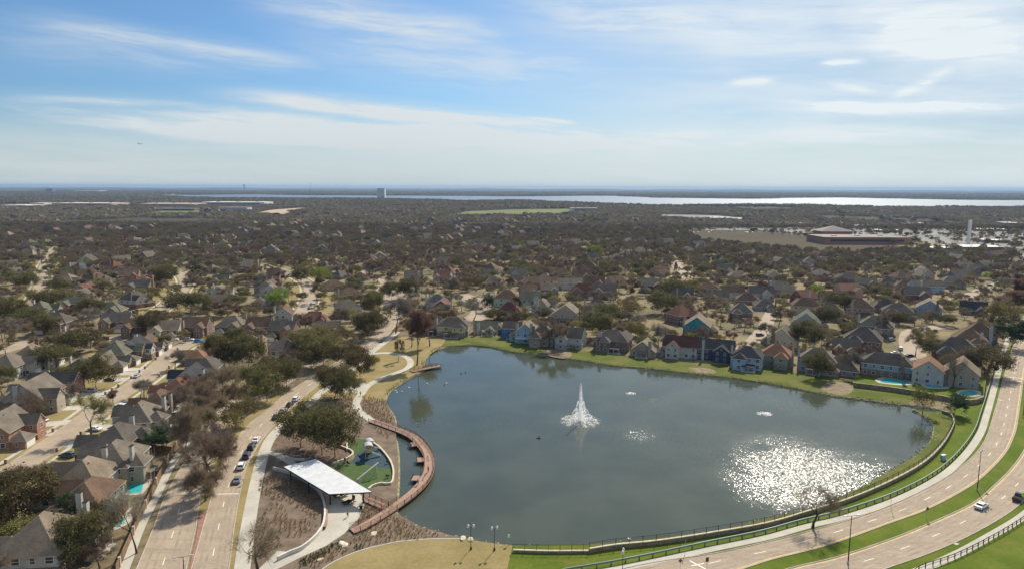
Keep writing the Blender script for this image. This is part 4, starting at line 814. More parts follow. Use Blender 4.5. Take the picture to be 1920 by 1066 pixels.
pool([(206, 984), (214, 974), (228, 966), (236, 968), (230, 980), (216, 988)], 'small turquoise pool half hidden by bare trees')
pool([(1650, 712), (1662, 709), (1680, 711), (1700, 713), (1703, 718), (1690, 719), (1670, 718), (1654, 716)], 'kidney shaped turquoise pool on the green terrace above the wall', 2, z=1.6)
pool([(1734, 720), (1758, 718.5), (1772, 722), (1768, 726), (1740, 725)], 'narrow teal pool behind the white wide-gable house', z=1.6)
pool([(1800, 735), (1818, 731), (1832, 734), (1826, 740), (1806, 740)], 'oval teal pool at the corner of the stone wall', z=1.6)
pool([(1848, 650), (1862, 647), (1870, 650), (1862, 655), (1850, 654)], 'pale blue pool beside the avenue trees')
pool([(438, 555), (448, 553), (449, 559), (439, 560)], 'small teal pool between white houses in the west')
FENCES = [([(330, 838), (318, 860), (306, 884), (296, 902), (279, 940), (258, 985), (238, 1030), (218, 1075)], 'long brown board fence with pale posts along the boulevard footway', 1),
 ([(256, 846), (300, 846), (325, 848)], 'dark board fence across the back of the bare yard', 0), ([(236, 890), (268, 893), (300, 893)], 'dark board fence between the bare yard and the pool', 0),
 ([(330, 838), (352, 816), (385, 784), (420, 755), (455, 732)], 'brown board fence between the tall white house and the footway', 1), ([(175, 636), (205, 637)], 'short red-brown fence behind the west row', 0),
 ([(1580, 635), (1560, 640), (1548, 652), (1580, 655)], 'red fence wrapped round the yard of the white garage house', 0), ([(1645, 676), (1610, 682), (1602, 705)], 'board fence beside the kidney-pool house', 0),
 ([(735, 625), (757, 606), (762, 598)], 'orange board fence at the boulevard bend', 0), ([(1836, 728), (1850, 700), (1862, 668), (1870, 640)], 'tall brown fence along the avenue footway', 0), ([(1110, 640), (1090, 650), (1073, 656)], 'brown fence beside the patched-roof shore house', 0),
 ([(1310, 660), (1300, 676)], 'tan fence left of the navy shore house', 0), ([(1380, 668), (1368, 683)], 'tan fence right of the navy shore house', 0), ([(784, 576), (806, 578), (808, 570)], 'dark fence before the red gable house', 0), ([(668, 575), (700, 580), (705, 560)], 'dark fence beside the boulevard bend', 0),
 ([(226, 555), (250, 556), (262, 548)], 'white-topped fence left of the curved footway', 0), ([(380, 575), (440, 578), (480, 574)], 'long grey fence behind the grey hip brick house', 0), ([(905, 612), (930, 616), (935, 622)], 'fence between the yellow and blue shore houses', 0), ([(240, 955), (205, 1000), (190, 1030)], 'board fence in the shade of the dark oak', 0)]
for pts, lb, big in FENCES:
    pl = smooth(PL(pts), 2.5); x0, y0 = pl[0]; lp = [(a-x0, b-y0) for a, b in pl]
    root = empty('wood_fence', (x0, y0, 0), 0, lb, 'fence', 'yard fences')
    wallmb(lp, .08, .05, 1.9).build('board_panel', wood_f, root); wallmb(lp, .16, 1.88, 1.96).build('top_rail', wood_f, root)
    pm = None
    for a, b, h_ in along(lp, 14 if big else 4):
        if pm is None: pm = MB().box((0, 0, 1.05), (.5 if big else .14, .5 if big else .14, 2.1)).mesh('post', stonew if big else wood_f)
        inst('post', pm, root, (a, b, 0), h_)
# ================================================================== TREES
leafm = {}
def leafmat(name, col, var=.4, sc_=.9, transl=.35): return mat(name, col, .8, var, sc_, fine=0, objrand=.35, transl=transl, spec=.2)
TW = dict(bare=leafmat('twig_brown', (.21, .158, .108), .3, .9, .15), grey=leafmat('twig_grey', (.235, .2, .165), .3, .9, .15), cyp=leafmat('twig_russet', (.24, .15, .10), .3, .9, .3), bud=leafmat('twig_budding', (.25, .22, .10), .3, .9, .1),
          oak=leafmat('leaf_oak', (.135, .12, .048)), olive=leafmat('leaf_olive', (.19, .165, .062)), dark=leafmat('leaf_dark', (.045, .075, .033)), spring=leafmat('leaf_spring', (.20, .25, .035)))
def limbs(rg, H, spread, levels, base, mb, twigs, gnarl=.25):
    """recursive limbs into mb; ends of the last level go to twigs as (point, direction, length)"""
    def grow(p, d, L, r, lv):
        n = 3 if lv < 2 else 2; q = p
        for i in range(n):
            d = (d+Vector((rg.gauss(0, gnarl), rg.gauss(0, gnarl), rg.gauss(0, gnarl)*.6+.04))*.6).normalized()
            q2 = q+d*(L/n); r2 = r*(1-.22*(1 if n == 3 else 1.3)); mb.tube(q, q2, r, r2, 6 if lv == 0 else 4 if lv < 2 else 3, cap=False); q, r = q2, r2
            if lv >= 1 and lv < levels and rg.random() < .55:
                s = (d+Vector((rg.gauss(0, .8), rg.gauss(0, .8), rg.gauss(.15, .5)))).normalized(); grow(q, s, L*.6, r*.6, lv+1)
        if lv >= levels: twigs.append((q, d, L)); return
        k = rg.randint(3, 5) if lv == 0 else rg.randint(2, 3); a0 = rg.uniform(0, 6.28)
        for i in range(k):
            a = a0+6.283*i/k+rg.uniform(-.4, .4); tilt = rg.uniform(.35, .95)*spread if lv == 0 else rg.uniform(.3, .8)
            u = d.orthogonal().normalized(); v = d.cross(u); s = (d*math.cos(tilt)+(u*math.cos(a)+v*math.sin(a))*math.sin(tilt)).normalized()
            if lv > 0: s = (s+Vector((0, 0, .12))).normalized()
            grow(q, s, L*rg.uniform(.62, .85), r*.72, lv+1)
    grow(Vector((0, 0, 0)), Vector((rg.gauss(0, .05), rg.gauss(0, .05), 1)).normalized(), H*base, H*.022, 0)
def sliver(vs, fs, p, d, L, w, rg):
    u = d.cross(Vector((rg.gauss(0, 1), rg.gauss(0, 1), rg.gauss(0, 1)))).normalized()*w/2; b = len(vs); q = p+d*L
    vs += [p-u, p+u, q+u*.4, q-u*.4]; fs.append((b, b+1, b+2, b+3))
def bare_tree(seed, H, spread=1., twn=26, wid=.05, base=.27, levels=3, tl=.13):
    rg = random.Random(seed); tb = MB(); tw = []; limbs(rg, H, spread, levels, base, tb, tw)
    vs, fs = [], []
    for p, d, L in tw:
        for i in range(twn):
            s = (d+Vector((rg.gauss(0, .75), rg.gauss(0, .75), rg.gauss(.12, .65)))).normalized(); l = H*tl*rg.uniform(.5, 1.2)
            st = p-d*(L*rg.random()*.8); sliver(vs, fs, st, s, l*.6, wid, rg)
            m_ = st+s*(l*.5)
            for k in range(2):
                s2 = (s+Vector((rg.gauss(0, .6), rg.gauss(0, .6), rg.gauss(.05, .6)))).normalized(); sliver(vs, fs, m_, s2, l*.55, wid*.75, rg)
    cb = MB(); cb.add(vs, fs); return tb, cb
def leaf_tree(seed, H, Rr, nclump=125, per=84, leaf=.3, base=.22, dome=.78, levels=2, jitter=.24, flat=.8):
    rg = random.Random(seed); tb = MB(); tw = []; limbs(rg, H*.8, 1.15, levels, base, tb, tw)
    vs, fs = [], []; zc = H*(1-dome/2); rz = H*dome/2
    lobes = [(rg.uniform(0, 6.28), rg.uniform(.35, .75), rg.uniform(-.35, .6), rg.uniform(.42, .62)) for _ in range(9)]
    for i in range(nclump):
        if i < len(lobes)*6 and rg.random() < .85:
            a, rr, zz, sz = lobes[i % len(lobes)]; c0 = Vector((math.cos(a)*rr*Rr, math.sin(a)*rr*Rr, zc+zz*rz))
            v = Vector((rg.gauss(0, 1), rg.gauss(0, 1), rg.gauss(.35, .8))).normalized(); c = c0+Vector((v.x*sz*Rr*.8, v.y*sz*Rr*.8, v.z*sz*rz))
        else:
            v = Vector((rg.gauss(0, 1), rg.gauss(0, 1), rg.gauss(.2, .8))).normalized()*rg.uniform(.6, 1.); c = Vector((v.x*Rr, v.y*Rr, zc+v.z*rz))
        cr = Rr*jitter*rg.uniform(.6, 1.25)
        for k in range(per):
            o = Vector((rg.gauss(0, .5), rg.gauss(0, .5), rg.gauss(0, .5)*flat))*cr; p = c+o
            nrm = (o.normalized()*.7+Vector((rg.gauss(0, .6), rg.gauss(0, .6), rg.gauss(.35, .6)))).normalized()
            u = nrm.orthogonal().normalized(); w_ = nrm.cross(u); an = rg.uniform(0, 6.28); u, w_ = u*math.cos(an)+w_*math.sin(an), w_*math.cos(an)-u*math.sin(an)
            s = leaf*rg.uniform(.6, 1.3); b = len(vs); vs += [p-u*s*.5-w_*s*.3, p+u*s*.5-w_*s*.22, p+u*s*.42+w_*s*.34, p-u*s*.4+w_*s*.28]; fs.append((b, b+1, b+2, b+3))
    cb = MB(); cb.add(vs, fs); return tb, cb
PROTO = {}                                              # kind -> list of (trunk mesh, crown mesh, radius, height)
def reg(kind, tb, cb, crown_mat, bk=bark):
    zs = [v[2] for v in cb.v]; rr = sorted(math.hypot(v[0], v[1]) for v in cb.v)[int(len(cb.v)*.95)]
    PROTO.setdefault(kind, []).append((tb.mesh('trunk', bk), cb.mesh('crown', crown_mat), rr, sorted(zs)[int(len(zs)*.985)]))
for s in range(4): reg('bare', *bare_tree(10+s, 11, 1.05, 36, .055), TW['bare'])
for s in range(3): reg('thick', *bare_tree(20+s, 11, 1.12, 52, .045), leafmat('twig_tan', (.265, .20, .132), .3, .9, .2))
for s in range(3): reg('grey', *bare_tree(30+s, 11, .9, 32), TW['grey'])
for s in range(2): reg('bud', *bare_tree(40+s, 11, 1.0, 34, .06), TW['bud'])
for s in range(2): reg('cyp', *bare_tree(50+s, 14, .42, 90, .07, .26, 3, .1), TW['cyp'])
for s in range(2): reg('fine', *bare_tree(60+s, 11, 1.15, 22, .02, .26, 3, .15), TW['bare'], barkd)
for s in range(2): reg('tallbare', *bare_tree(66+s, 12, .8, 16, .035, .3, 3, .16), TW['grey'], barkd)
for s in range(4): reg('oak', *leaf_tree(70+s, 9, 6), TW['oak'], barkd)
for s in range(2): reg('olive', *leaf_tree(80+s, 9, 5.4, 80, 44, .34), TW['olive'], barkd)
for s in range(2): reg('dark', *leaf_tree(85+s, 9, 4.2, 80, 60, .34, .2, .85), TW['dark'], barkd)
for s in range(2): reg('spring', *leaf_tree(90+s, 8, 4.6, 70, 46, .32), TW['spring'], barkd)
reg('willow', *leaf_tree(95, 8, 3.2, 60, 34, .3, .3, .75, 2, .3, 1.6), mat('leaf_willow', (.17, .19, .05), .8, .3, 1., objrand=.2, transl=.3), barkd)
TREES = []                                              # (x, y, r)
TKW = dict(bare='bare brown tree', grey='bare grey tree', bud='bare budding tree', cyp='russet cypress', fine='wide bare tree with dark trunk', thick='dense bare brown tree', tallbare='tall thin bare tree', oak='dark olive oak', olive='olive leaved tree', dark='dark evergreen tree', spring='bright yellow-green tree', willow='pale green willow')
TP = []
def tree(x, y, kind, wid, hgt, label=None, seed=None):
    rg = random.Random(int(x*17+y*31)); pr = PROTO[kind]; tm, cmesh, r0, h0 = pr[rg.randrange(len(pr))]
    sx = wid/2/r0; sz = hgt/h0; root = empty('tree', (x, y, -.05), rg.uniform(0, 6.28), label or 'x', 'tree', 'trees round the lake and streets')
    root.scale = (sx, sx, sz)
    inst('trunk', tm, root); inst('crown', cmesh, root)
    TREES.append((x, y, wid/2))
    if not label: TP.append((kind, *PX(x, y, hgt*.6), root))
    return root
def tpx(px, py, kind, wpx, hpx, label=None):           # trunk foot at pixel, crown size in photo pixels
    x, y = P(px, py); dep = y*math.cos(PIT)+CAMH*math.sin(PIT)
    return tree(x, y, kind, wpx*dep/FPX, hpx*dep/FPX/math.cos(R(16)), label)
T0 = [
 (171, 818, 'bud', 80, 76, 'wide olive-brown bare tree spreading over the west street'), (62, 801, 'fine', 72, 68, 'dark trunked bare tree before the many-gabled stone house'), (180, 726, 'oak', 68, 58, 'round brown-green oak beside the silver car on the west street'),
 (142, 752, 'grey', 30, 36), (98, 690, 'oak', 80, 42), (140, 662, 'oak', 88, 44), (15, 722, 'oak', 36, 36), (328, 692, 'grey', 46, 34, 'pale bare tree at the bend of the west street'), (213, 762, 'cyp', 24, 30, 'small reddish bare tree beside the west street'),
 (45, 972, 'oak', 120, 88, 'sprawling oak beside the white drive at the lower edge'), (3, 1003, 'oak', 50, 60), (156, 1052, 'oak', 104, 92, 'big dark oak before the nearest grey-roofed house'), (140, 985, 'dark', 48, 64, 'upright green tree against the brown-roofed sage house'), (256, 1036, 'tallbare', 100, 128, 'tall leaning bare tree on the boulevard footway'),
 (282, 922, 'fine', 24, 34), (290, 846, 'dark', 52, 44, 'dark evergreen in the corner of the fenced yard'), (345, 853, 'thick', 80, 88, 'bare brown tree where the fence meets the footway'),
 (385, 938, 'thick', 92, 74, 'grey-brown median tree nearest the paved nose'), (390, 908, 'thick', 104, 100, 'large bare median tree behind the one at the paved nose'), (417, 760, 'thick', 82, 66), (385, 780, 'thick', 80, 70), (362, 798, 'thick', 70, 62), (448, 768, 'bare', 46, 50), (425, 822, 'olive', 62, 50), (408, 846, 'grey', 58, 56), (442, 800, 'olive', 50, 48),
 (472, 762, 'olive', 50, 42), (500, 752, 'oak', 68, 56), (538, 724, 'oak', 62, 50), (583, 692, 'oak', 56, 46), (607, 684, 'oak', 64, 50), (560, 660, 'olive', 50, 40), (430, 690, 'oak', 62, 56), (466, 690, 'oak', 66, 60), (405, 668, 'oak', 40, 40), (350, 748, 'bare', 46, 46), (322, 776, 'grey', 50, 46),
 (595, 655, 'olive', 60, 44), (632, 650, 'olive', 56, 40), (650, 694, 'oak', 76, 48, 'round oak beside the lake path, left of a pair'), (675, 709, 'oak', 56, 48, 'round oak beside the lake path, right of a pair'), (628, 744, 'oak', 62, 58, 'oak over the small plaza, left of a pair'), (649, 751, 'oak', 50, 54, 'oak over the small plaza, right of a pair'),
 (564, 838, 'oak', 92, 80, 'wide oak beside the parked cars, left of the park clump'), (604, 852, 'oak', 88, 84, 'oak in the middle of the park clump'), (628, 856, 'oak', 96, 92, 'big oak beside the playground wall'),
 (484, 1070, 'fine', 110, 90, 'wide bare tree on the bed at the bottom edge'), (782, 684, 'cyp', 44, 98, 'tall russet cypress on the lake shore'), (747, 676, 'bare', 28, 40), (806, 648, 'cyp', 36, 58), (772, 650, 'cyp', 32, 52), (742, 624, 'grey', 58, 64, 'large pale bare tree at the boulevard bend'), (690, 632, 'oak', 58, 46), (722, 608, 'olive', 36, 36),
 (1030, 652, 'bare', 66, 50, 'bare brown tree on the shore between two houses'), (1118, 634, 'oak', 66, 48), (1190, 640, 'olive', 42, 38), (1235, 655, 'grey', 44, 46), (1532, 708, 'oak', 52, 48, 'round dark oak on the green bank'), (1510, 652, 'oak', 62, 50, 'round oak beside the cream chimney house'), (1590, 704, 'grey', 42, 46),
 (1785, 734, 'fine', 46, 76, 'bare tree between the two pool houses'), (1845, 702, 'oak', 86, 50, 'spreading oak beside the avenue junction'), (1788, 776, 'dark', 44, 38, 'dark bush at the end of the stone wall'), (1730, 776, 'willow', 38, 52, 'pale green willow on the lake spit'), (1750, 672, 'oak', 52, 36), (1716, 668, 'bud', 40, 46, 'bare budding tree in the cul-de-sac'),
 (1524, 988, 'fine', 92, 78, 'bare roadside tree between guardrail and avenue'), (1460, 612, 'bare', 44, 38), (1478, 655, 'cyp', 30, 34), (1895, 650, 'dark', 60, 52), (1880, 620, 'olive', 66, 54), (1905, 600, 'cyp', 60, 52), (1860, 640, 'olive', 40, 36), (1895, 575, 'cyp', 70, 50), (1660, 632, 'bare', 36, 44), (1572, 585, 'oak', 60, 36), (1550, 615, 'oak', 50, 40),
 (1295, 560, 'olive', 44, 34), (1240, 588, 'oak', 62, 40), (1260, 560, 'oak', 50, 34), (1180, 600, 'olive', 60, 36), (1140, 605, 'oak', 56, 36), (1075, 595, 'olive', 40, 28), (915, 583, 'dark', 26, 30, 'single round green tree at the cul-de-sac'), (888, 600, 'grey', 42, 36), (845, 555, 'grey', 34, 34), (765, 560, 'oak', 40, 36), (735, 562, 'oak', 48, 34), (700, 585, 'oak', 40, 36),
 (520, 572, 'spring', 48, 30, 'bright yellow-green tree before the middle street'), (600, 532, 'spring', 42, 30, 'bright green round tree at the middle street end'), (595, 568, 'bud', 38, 36), (565, 530, 'oak', 36, 26), (655, 590, 'oak', 30, 28), (700, 620, 'oak', 50, 38), (1530, 556, 'spring', 28, 24, 'small lime tree in the right rows'), (1115, 483, 'spring', 30, 22, 'lime tree in the middle rows'),
 (50, 545, 'oak', 46, 32), (108, 548, 'oak', 46, 26), (85, 580, 'oak', 56, 36), (125, 580, 'olive', 44, 38), (170, 595, 'oak', 56, 36), (165, 612, 'grey', 56, 34), (15, 600, 'oak', 60, 40), (60, 612, 'oak', 56, 34), (285, 632, 'oak', 52, 44), (338, 585, 'oak', 60, 34), (372, 585, 'oak', 46, 36), (330, 570, 'bud', 30, 32), (292, 576, 'bud', 28, 30), (310, 535, 'oak', 44, 36), (365, 555, 'bare', 40, 40), (415, 505, 'olive', 32, 20), (25, 640, 'grey', 44, 44), (5, 640, 'bare', 40, 44), (90, 625, 'oak', 50, 34), (310, 650, 'oak', 24, 22), (445, 650, 'oak', 40, 36), (372, 824, 'thick', 76, 70), (402, 806, 'thick', 70, 62), (372, 762, 'bare', 60, 54), (396, 744, 'bare', 56, 50), (440, 728, 'olive', 50, 44), (456, 794, 'olive', 56, 50), (424, 862, 'bare', 52, 54), (396, 884, 'grey', 72, 70), (302, 802, 'grey', 40, 40), (312, 832, 'grey', 44, 50), (482, 730, 'oak', 54, 46), (520, 704, 'olive', 48, 38), (545, 700, 'bare', 46, 44), (340, 770, 'bare', 50, 46), (250, 1000, 'fine', 40, 44), (575, 672, 'oak', 60, 46), (620, 666, 'olive', 56, 40), (190, 1010, 'oak', 80, 66), (10, 930, 'oak', 50, 48), (440, 690, 'oak', 50, 44), (700, 690, 'olive', 26, 24)]
for r in T0: tpx(*r)
# occupancy for the scatter
CE = 2.; GX0, GX1, GY0, GY1 = -1100, 1100, 90, 1400
occ = np.zeros((int((GY1-GY0)/CE), int((GX1-GX0)/CE)), bool)
def stamp(pts, pad=0):
    A = np.array(pts); x0, y0 = A.min(0)-pad; x1, y1 = A.max(0)+pad
    i0, i1 = max(0, int((x0-GX0)/CE)), min(occ.shape[1], int((x1-GX0)/CE)+2); j0, j1 = max(0, int((y0-GY0)/CE)), min(occ.shape[0], int((y1-GY0)/CE)+2)
    if i0 >= i1 or j0 >= j1: return
    X, Y = np.meshgrid(GX0+(np.arange(i0, i1)+.5)*CE, GY0+(np.arange(j0, j1)+.5)*CE); ins = np.zeros(X.shape, bool); k = len(A)-1
    for q in range(len(A)):
        a, b = A[q], A[k]; c = (a[1] > Y) != (b[1] > Y)
        with np.errstate(divide='ignore', invalid='ignore'): ins ^= c & (X < (b[0]-a[0])*(Y-a[1])/(b[1]-a[1] if b[1] != a[1] else 1e-9)+a[0])
        k = q
    occ[j0:j1, i0:i1] |= ins
for pts, _ in CLEAR: stamp(pts)
dil = np.roll(occ, 1, 0) | np.roll(occ, -1, 0) | np.roll(occ, 1, 1) | np.roll(occ, -1, 1); occ[:110] |= dil[:110]
def disc(x, y, r):
    j0, j1 = max(0, int((y-r-GY0)/CE)), min(occ.shape[0], int((y+r-GY0)/CE)+1); i0, i1 = max(0, int((x-r-GX0)/CE)), min(occ.shape[1], int((x+r-GX0)/CE)+1)
    X, Y = np.meshgrid(GX0+(np.arange(i0, i1)+.5)*CE, GY0+(np.arange(j0, j1)+.5)*CE); occ[j0:j1, i0:i1] |= (X-x)**2+(Y-y)**2 < r*r
for x, y, r in HOUSES: disc(x, y, r+1.6)
for x, y, r in TREES: disc(x, y, r*.7)
# sun-side front yards of the streets stay open
stamp(PL([(0, 890), (60, 820), (140, 760), (215, 700), (290, 665), (330, 668), (260, 730), (180, 800), (110, 850), (0, 930)]))
stamp(PL([(780, 690), (740, 640), (840, 620), (1000, 640), (1240, 672), (1460, 690), (1740, 735), (1860, 745), (1920, 720), (1990, 720), (2400, 1300), (200, 1300), (320, 870), (470, 790), (600, 700), (700, 650)]))
LOTP = PL([(1630, 432), (1940, 432), (1940, 474), (1740, 470), (1700, 460), (1540, 445), (1420, 436), (1240, 440), (1300, 428)]); cand = []; rs = random.Random(99)
sp = 7.6; yy = 120
while yy < 1390:
    sp = 11.4 if yy < 640 else 9.8
    xx = -.86*yy-30
    while xx < .86*yy+30:
        x, y = xx+rs.uniform(-.45, .45)*sp, yy+rs.uniform(-.45, .45)*sp; xx += sp
        i, j = int((x-GX0)/CE), int((y-GY0)/CE)
        if not (0 <= i < occ.shape[1] and 0 <= j < occ.shape[0]) or occ[j, i]: continue
        if pt_in(x, y, LOTP) and rs.random() < .8: continue
        dens = .5+.5*noise.noise(Vector((x*.012, y*.012, 2)))
        if rs.random() > (.42 if 270 < yy < 580 else .62)+.5*dens: continue
        ev = noise.noise(Vector((x*.02, y*.02, 7)))
        u = rs.random(); big = 1.42 if yy < 640 else 1.2
        if ev > .24: k = 'oak' if u < .34 else 'olive' if u < .5 else 'dark' if u < .58 else ('thick' if yy < 640 else 'bare') if u < .85 else 'grey' if u < .94 else 'bud'
        else: k = ('thick' if u < .3 and yy < 640 else 'bare') if u < .56 else 'grey' if u < .76 else 'bud' if u < .84 else 'oak' if u < .91 else 'olive' if u < .96 else 'spring' if u < .972 else 'cyp'
        h = {'bare': 9.5, 'thick': 9., 'grey': 9, 'bud': 8.5, 'oak': 8.2, 'olive': 7.5, 'dark': 8, 'spring': 7, 'cyp': 9.5}[k]*rs.uniform(.62, 1.1)*(.88 if yy < 620 else 1); wd = big*h*{'cyp': .6, 'dark': .8, 'oak': 1.25, 'olive': 1.15}.get(k, 1.02)*rs.uniform(.85, 1.15)
        cand.append((x, y, k, wd, h))
    yy += sp
def vis(c):
    px, py = PX(c[0], c[1], c[4]*.7); return -20 < px < 1940 and py < 1090
inview = sorted([c for c in cand if vis(c)], key=lambda c: c[1])
NIND = 300-len(TREES)
for c in inview[:NIND]: tree(*c)
# labels that point to one tree: kind + nearest named landmark + order from the left
grp = {}
for kind, px, py, o in TP:
    lx, ly, nm = min(LAND, key=lambda l: (l[0]-px)**2+(2.*(l[1]-py))**2)
    grp.setdefault((kind, nm), []).append((px, py, lx, ly, o))
for (kind, nm), L in grp.items():
    L.sort(key=lambda q: q[0])
    for i, (px, py, lx, ly, o) in enumerate(L):
        side = 'left of' if px < lx-14 else 'right of' if px > lx+14 else 'in front of' if py > ly else 'behind'
        o['label'] = f"{TKW[kind]} {side} the {nm}" if len(L) == 1 else f"{nth(i)} {TKW[kind]} from the left near the {nm}"
# ---- the woods beyond: one mass, many trees on points
def protocoll(name, meshes):
    c = bpy.data.collections.new(name)
    for i, me in enumerate(meshes):
        o = bpy.data.objects.new(f'{name}_{i:02d}', me); c.objects.link(o)
    return c
def merged(tm, cm, name):
    me = bpy.data.meshes.new(name); vs, fs, mi = [], [], []
    for k, m in enumerate((tm, cm)):
        b = len(vs); vs += [tuple(v.co) for v in m.vertices]; fs += [tuple(b+i for i in p.vertices) for p in m.polygons]; mi += [k]*len(m.polygons)
    me.from_pydata(vs, [], fs); me.materials.append(tm.materials[0]); me.materials.append(cm.materials[0]); me.polygons.foreach_set('material_index', mi); return me
def scatter(name, coll, pts, kindstr='stuff', label=None):     # pts: (x, y, z, scale_xy, scale_z, rot, index)
    A = np.array(pts, float); me = bpy.data.meshes.new(name); me.from_pydata([tuple(p) for p in A[:, :3]], [], [])
    for nm, ty, dat in (('sc', 'FLOAT_VECTOR', np.stack([A[:, 3], A[:, 3], A[:, 4]], 1)), ('rot', 'FLOAT_VECTOR', np.stack([A[:, 5]*0, A[:, 5]*0, A[:, 5]], 1)), ('idx', 'INT', A[:, 6].astype(int))):
        at = me.attributes.new(nm, ty, 'POINT'); at.data.foreach_set('vector' if ty == 'FLOAT_VECTOR' else 'value', dat.ravel())
    o = bpy.data.objects.new(name, me); link(o); o['kind'] = kindstr
    ng = bpy.data.node_groups.new(name, 'GeometryNodeTree'); ng.interface.new_socket('Geometry', in_out='INPUT', socket_type='NodeSocketGeometry'); ng.interface.new_socket('Geometry', in_out='OUTPUT', socket_type='NodeSocketGeometry')
    N = ng.nodes; gi, go = N.new('NodeGroupInput'), N.new('NodeGroupOutput'); ci = N.new('GeometryNodeCollectionInfo'); ci.inputs[0].default_value = coll; ci.inputs[1].default_value = True; ci.inputs[2].default_value = True
    ip = N.new('GeometryNodeInstanceOnPoints'); L = ng.links
    def na(nm, dt):
        q = N.new('GeometryNodeInputNamedAttribute'); q.data_type = dt; q.inputs[0].default_value = nm
        return [s for s in q.outputs if s.enabled and s.name == 'Attribute'][0]
    L.new(gi.outputs[0], ip.inputs['Points']); L.new(ci.outputs[0], ip.inputs['Instance']); ip.inputs['Pick Instance'].default_value = True
    L.new(na('idx', 'INT'), ip.inputs['Instance Index']); L.new(na('sc', 'FLOAT_VECTOR'), ip.inputs['Scale'])
    er = N.new('FunctionNodeEulerToRotation'); L.new(na('rot', 'FLOAT_VECTOR'), er.inputs[0]); L.new(er.outputs[0], ip.inputs['Rotation'])
    L.new(ip.outputs[0], go.inputs[0]); md = o.modifiers.new('scatter', 'NODES'); md.node_group = ng
    return o
kinds = ['bare', 'thick', 'grey', 'bud', 'cyp', 'oak', 'olive', 'dark', 'spring']; pm = []; pidx = {}
for k in kinds:
    for q in PROTO[k][:3]: pidx.setdefault(k, []).append((len(pm), q[2], q[3])); pm.append(merged(q[0], q[1], 'wood_tree'))
pts = []
for x, y, k, wd, h in inview[NIND:]+[c for c in cand if not vis(c)]:
    i, r0, h0 = rs.choice(pidx[k]); pts.append((x, y, -.05, wd/2/r0, h/h0, rs.uniform(0, 6.28), i))
scatter('woodland', protocoll('wood_tree', pm), pts)
# farther: clumps of a few dozen crowns, coarser with distance
def clump(seed, size, ntree, h, leaf, per):
    rg = random.Random(seed); mb = MB(); allm = [TW['bare'], TW['grey'], TW['oak'], TW['olive'], TW['dark']]
    for i in range(ntree):
        x, y = rg.uniform(-.5, .5)*size, rg.uniform(-.5, .5)*size; hh = h*rg.uniform(.7, 1.25); rr = hh*.6; k = rg.choices(range(5), (46, 22, 16, 12, 4))[0]
        for j in range(per):
            v = Vector((rg.gauss(0, 1), rg.gauss(0, 1), abs(rg.gauss(.3, .8)))).normalized()*rg.uniform(.5, 1.05); p = Vector((x+v.x*rr, y+v.y*rr, hh*.35+v.z*hh*.62))
            nrm = (v+Vector((rg.gauss(0, .5), rg.gauss(0, .5), rg.gauss(.2, .5)))).normalized(); u = nrm.orthogonal().normalized(); w_ = nrm.cross(u); s = leaf*rg.uniform(.5, 1.3)
            mb.add([p-u*s-w_*s*.5, p+u*s-w_*s*.6, p+u*s*.8+w_*s*.6, p-u*s*.9+w_*s*.5], [(0, 1, 2, 3)], k)
    return mb.mesh('wood_clump', allm)
lk2 = LK2; FARCLEAR = [LK2]+[PL(q) for q in ([(825, 406), (870, 397), (960, 392), (1070, 391), (1090, 396), (1060, 403), (960, 405)], [(250, 404), (300, 394), (385, 392), (380, 402)], [(470, 403), (505, 393), (560, 389), (594, 389), (545, 400), (535, 406)], [(1235, 402), (1340, 403), (1425, 411), (1400, 416), (1220, 408)], [(1700, 430), (1920, 432), (1920, 470), (1690, 458)], [(1540, 425), (1700, 428), (1700, 445), (1540, 440)], [(280, 369), (310, 363), (350, 362), (345, 368)])]
mid = [clump(200+i, 44, 22, 8.5, .75, 80) for i in range(5)]; farc = [clump(220+i, 150, 90, 9, 2.6, 22) for i in range(4)]
pts2 = []
def ringfill(y0, y1, step, n, lst, base):
    y = y0
    while y < y1:
        s = step*(1 if y < 4500 else 1+(y-4500)/5000); x = -.82*y
        while x < .82*y:
            X, Y = x+rs.uniform(-.4, .4)*s, y+rs.uniform(-.4, .4)*s; x += s
            if any(pt_in(X, Y, q) for q in FARCLEAR): continue
            if pt_in(X, Y, LK2): continue
            d = noise.noise(Vector((X*.0016, Y*.0016, 5)))
            if d < -.52 or rs.random() < .06: continue
            k = s/step; lst.append((X, Y, 0, k*rs.uniform(.85, 1.15), rs.uniform(.75, 1.2)*(1 if y < 6000 else 1.15), rs.uniform(0, 6.28), base+rs.randrange(n)))
        y += s
ringfill(1395, 2700, 36, 5, pts2, 0); ringfill(2700, 13000, 110, 4, pts2, 5)
scatter('distant_woods', protocoll('wood_clump', mid+farc), pts2)
# distant roofs beyond counting
hb = []
for i, (rc, wc) in enumerate((('grey', 'white'), ('slate', 'brick'), ('tan', 'cream'), ('brown', 'greybrick'))):
    rb, wb2 = MB(), MB(); wb2.box((0, 0, 2.7), (15, 11, 5.4)); roof_part(rb, wb2, 0, 0, 15, 11, 5.4, 'gx' if i % 2 else 'hip', .8); b = len(wb2.v)
    wb2.add(rb.v, rb.f, 1); hb.append(wb2.mesh('far_roof', [WALL[wc], ROOF[rc]]))
pts3 = []
for i in range(900):
    y = rs.uniform(1000, 2300); x = rs.uniform(-.8, .8)*y
    if noise.noise(Vector((x*.004, y*.004, 11))) < -.05 or any(pt_in(x, y, q) for q in FARCLEAR) or any(pt_in(x, y, q) for q in SKIPF): continue
    pts3.append((x, y, .5, 1, 1.1, rs.uniform(0, 6.28), rs.randrange(4)))
scatter('distant_rooftops', protocoll('far_roof', hb), pts3)
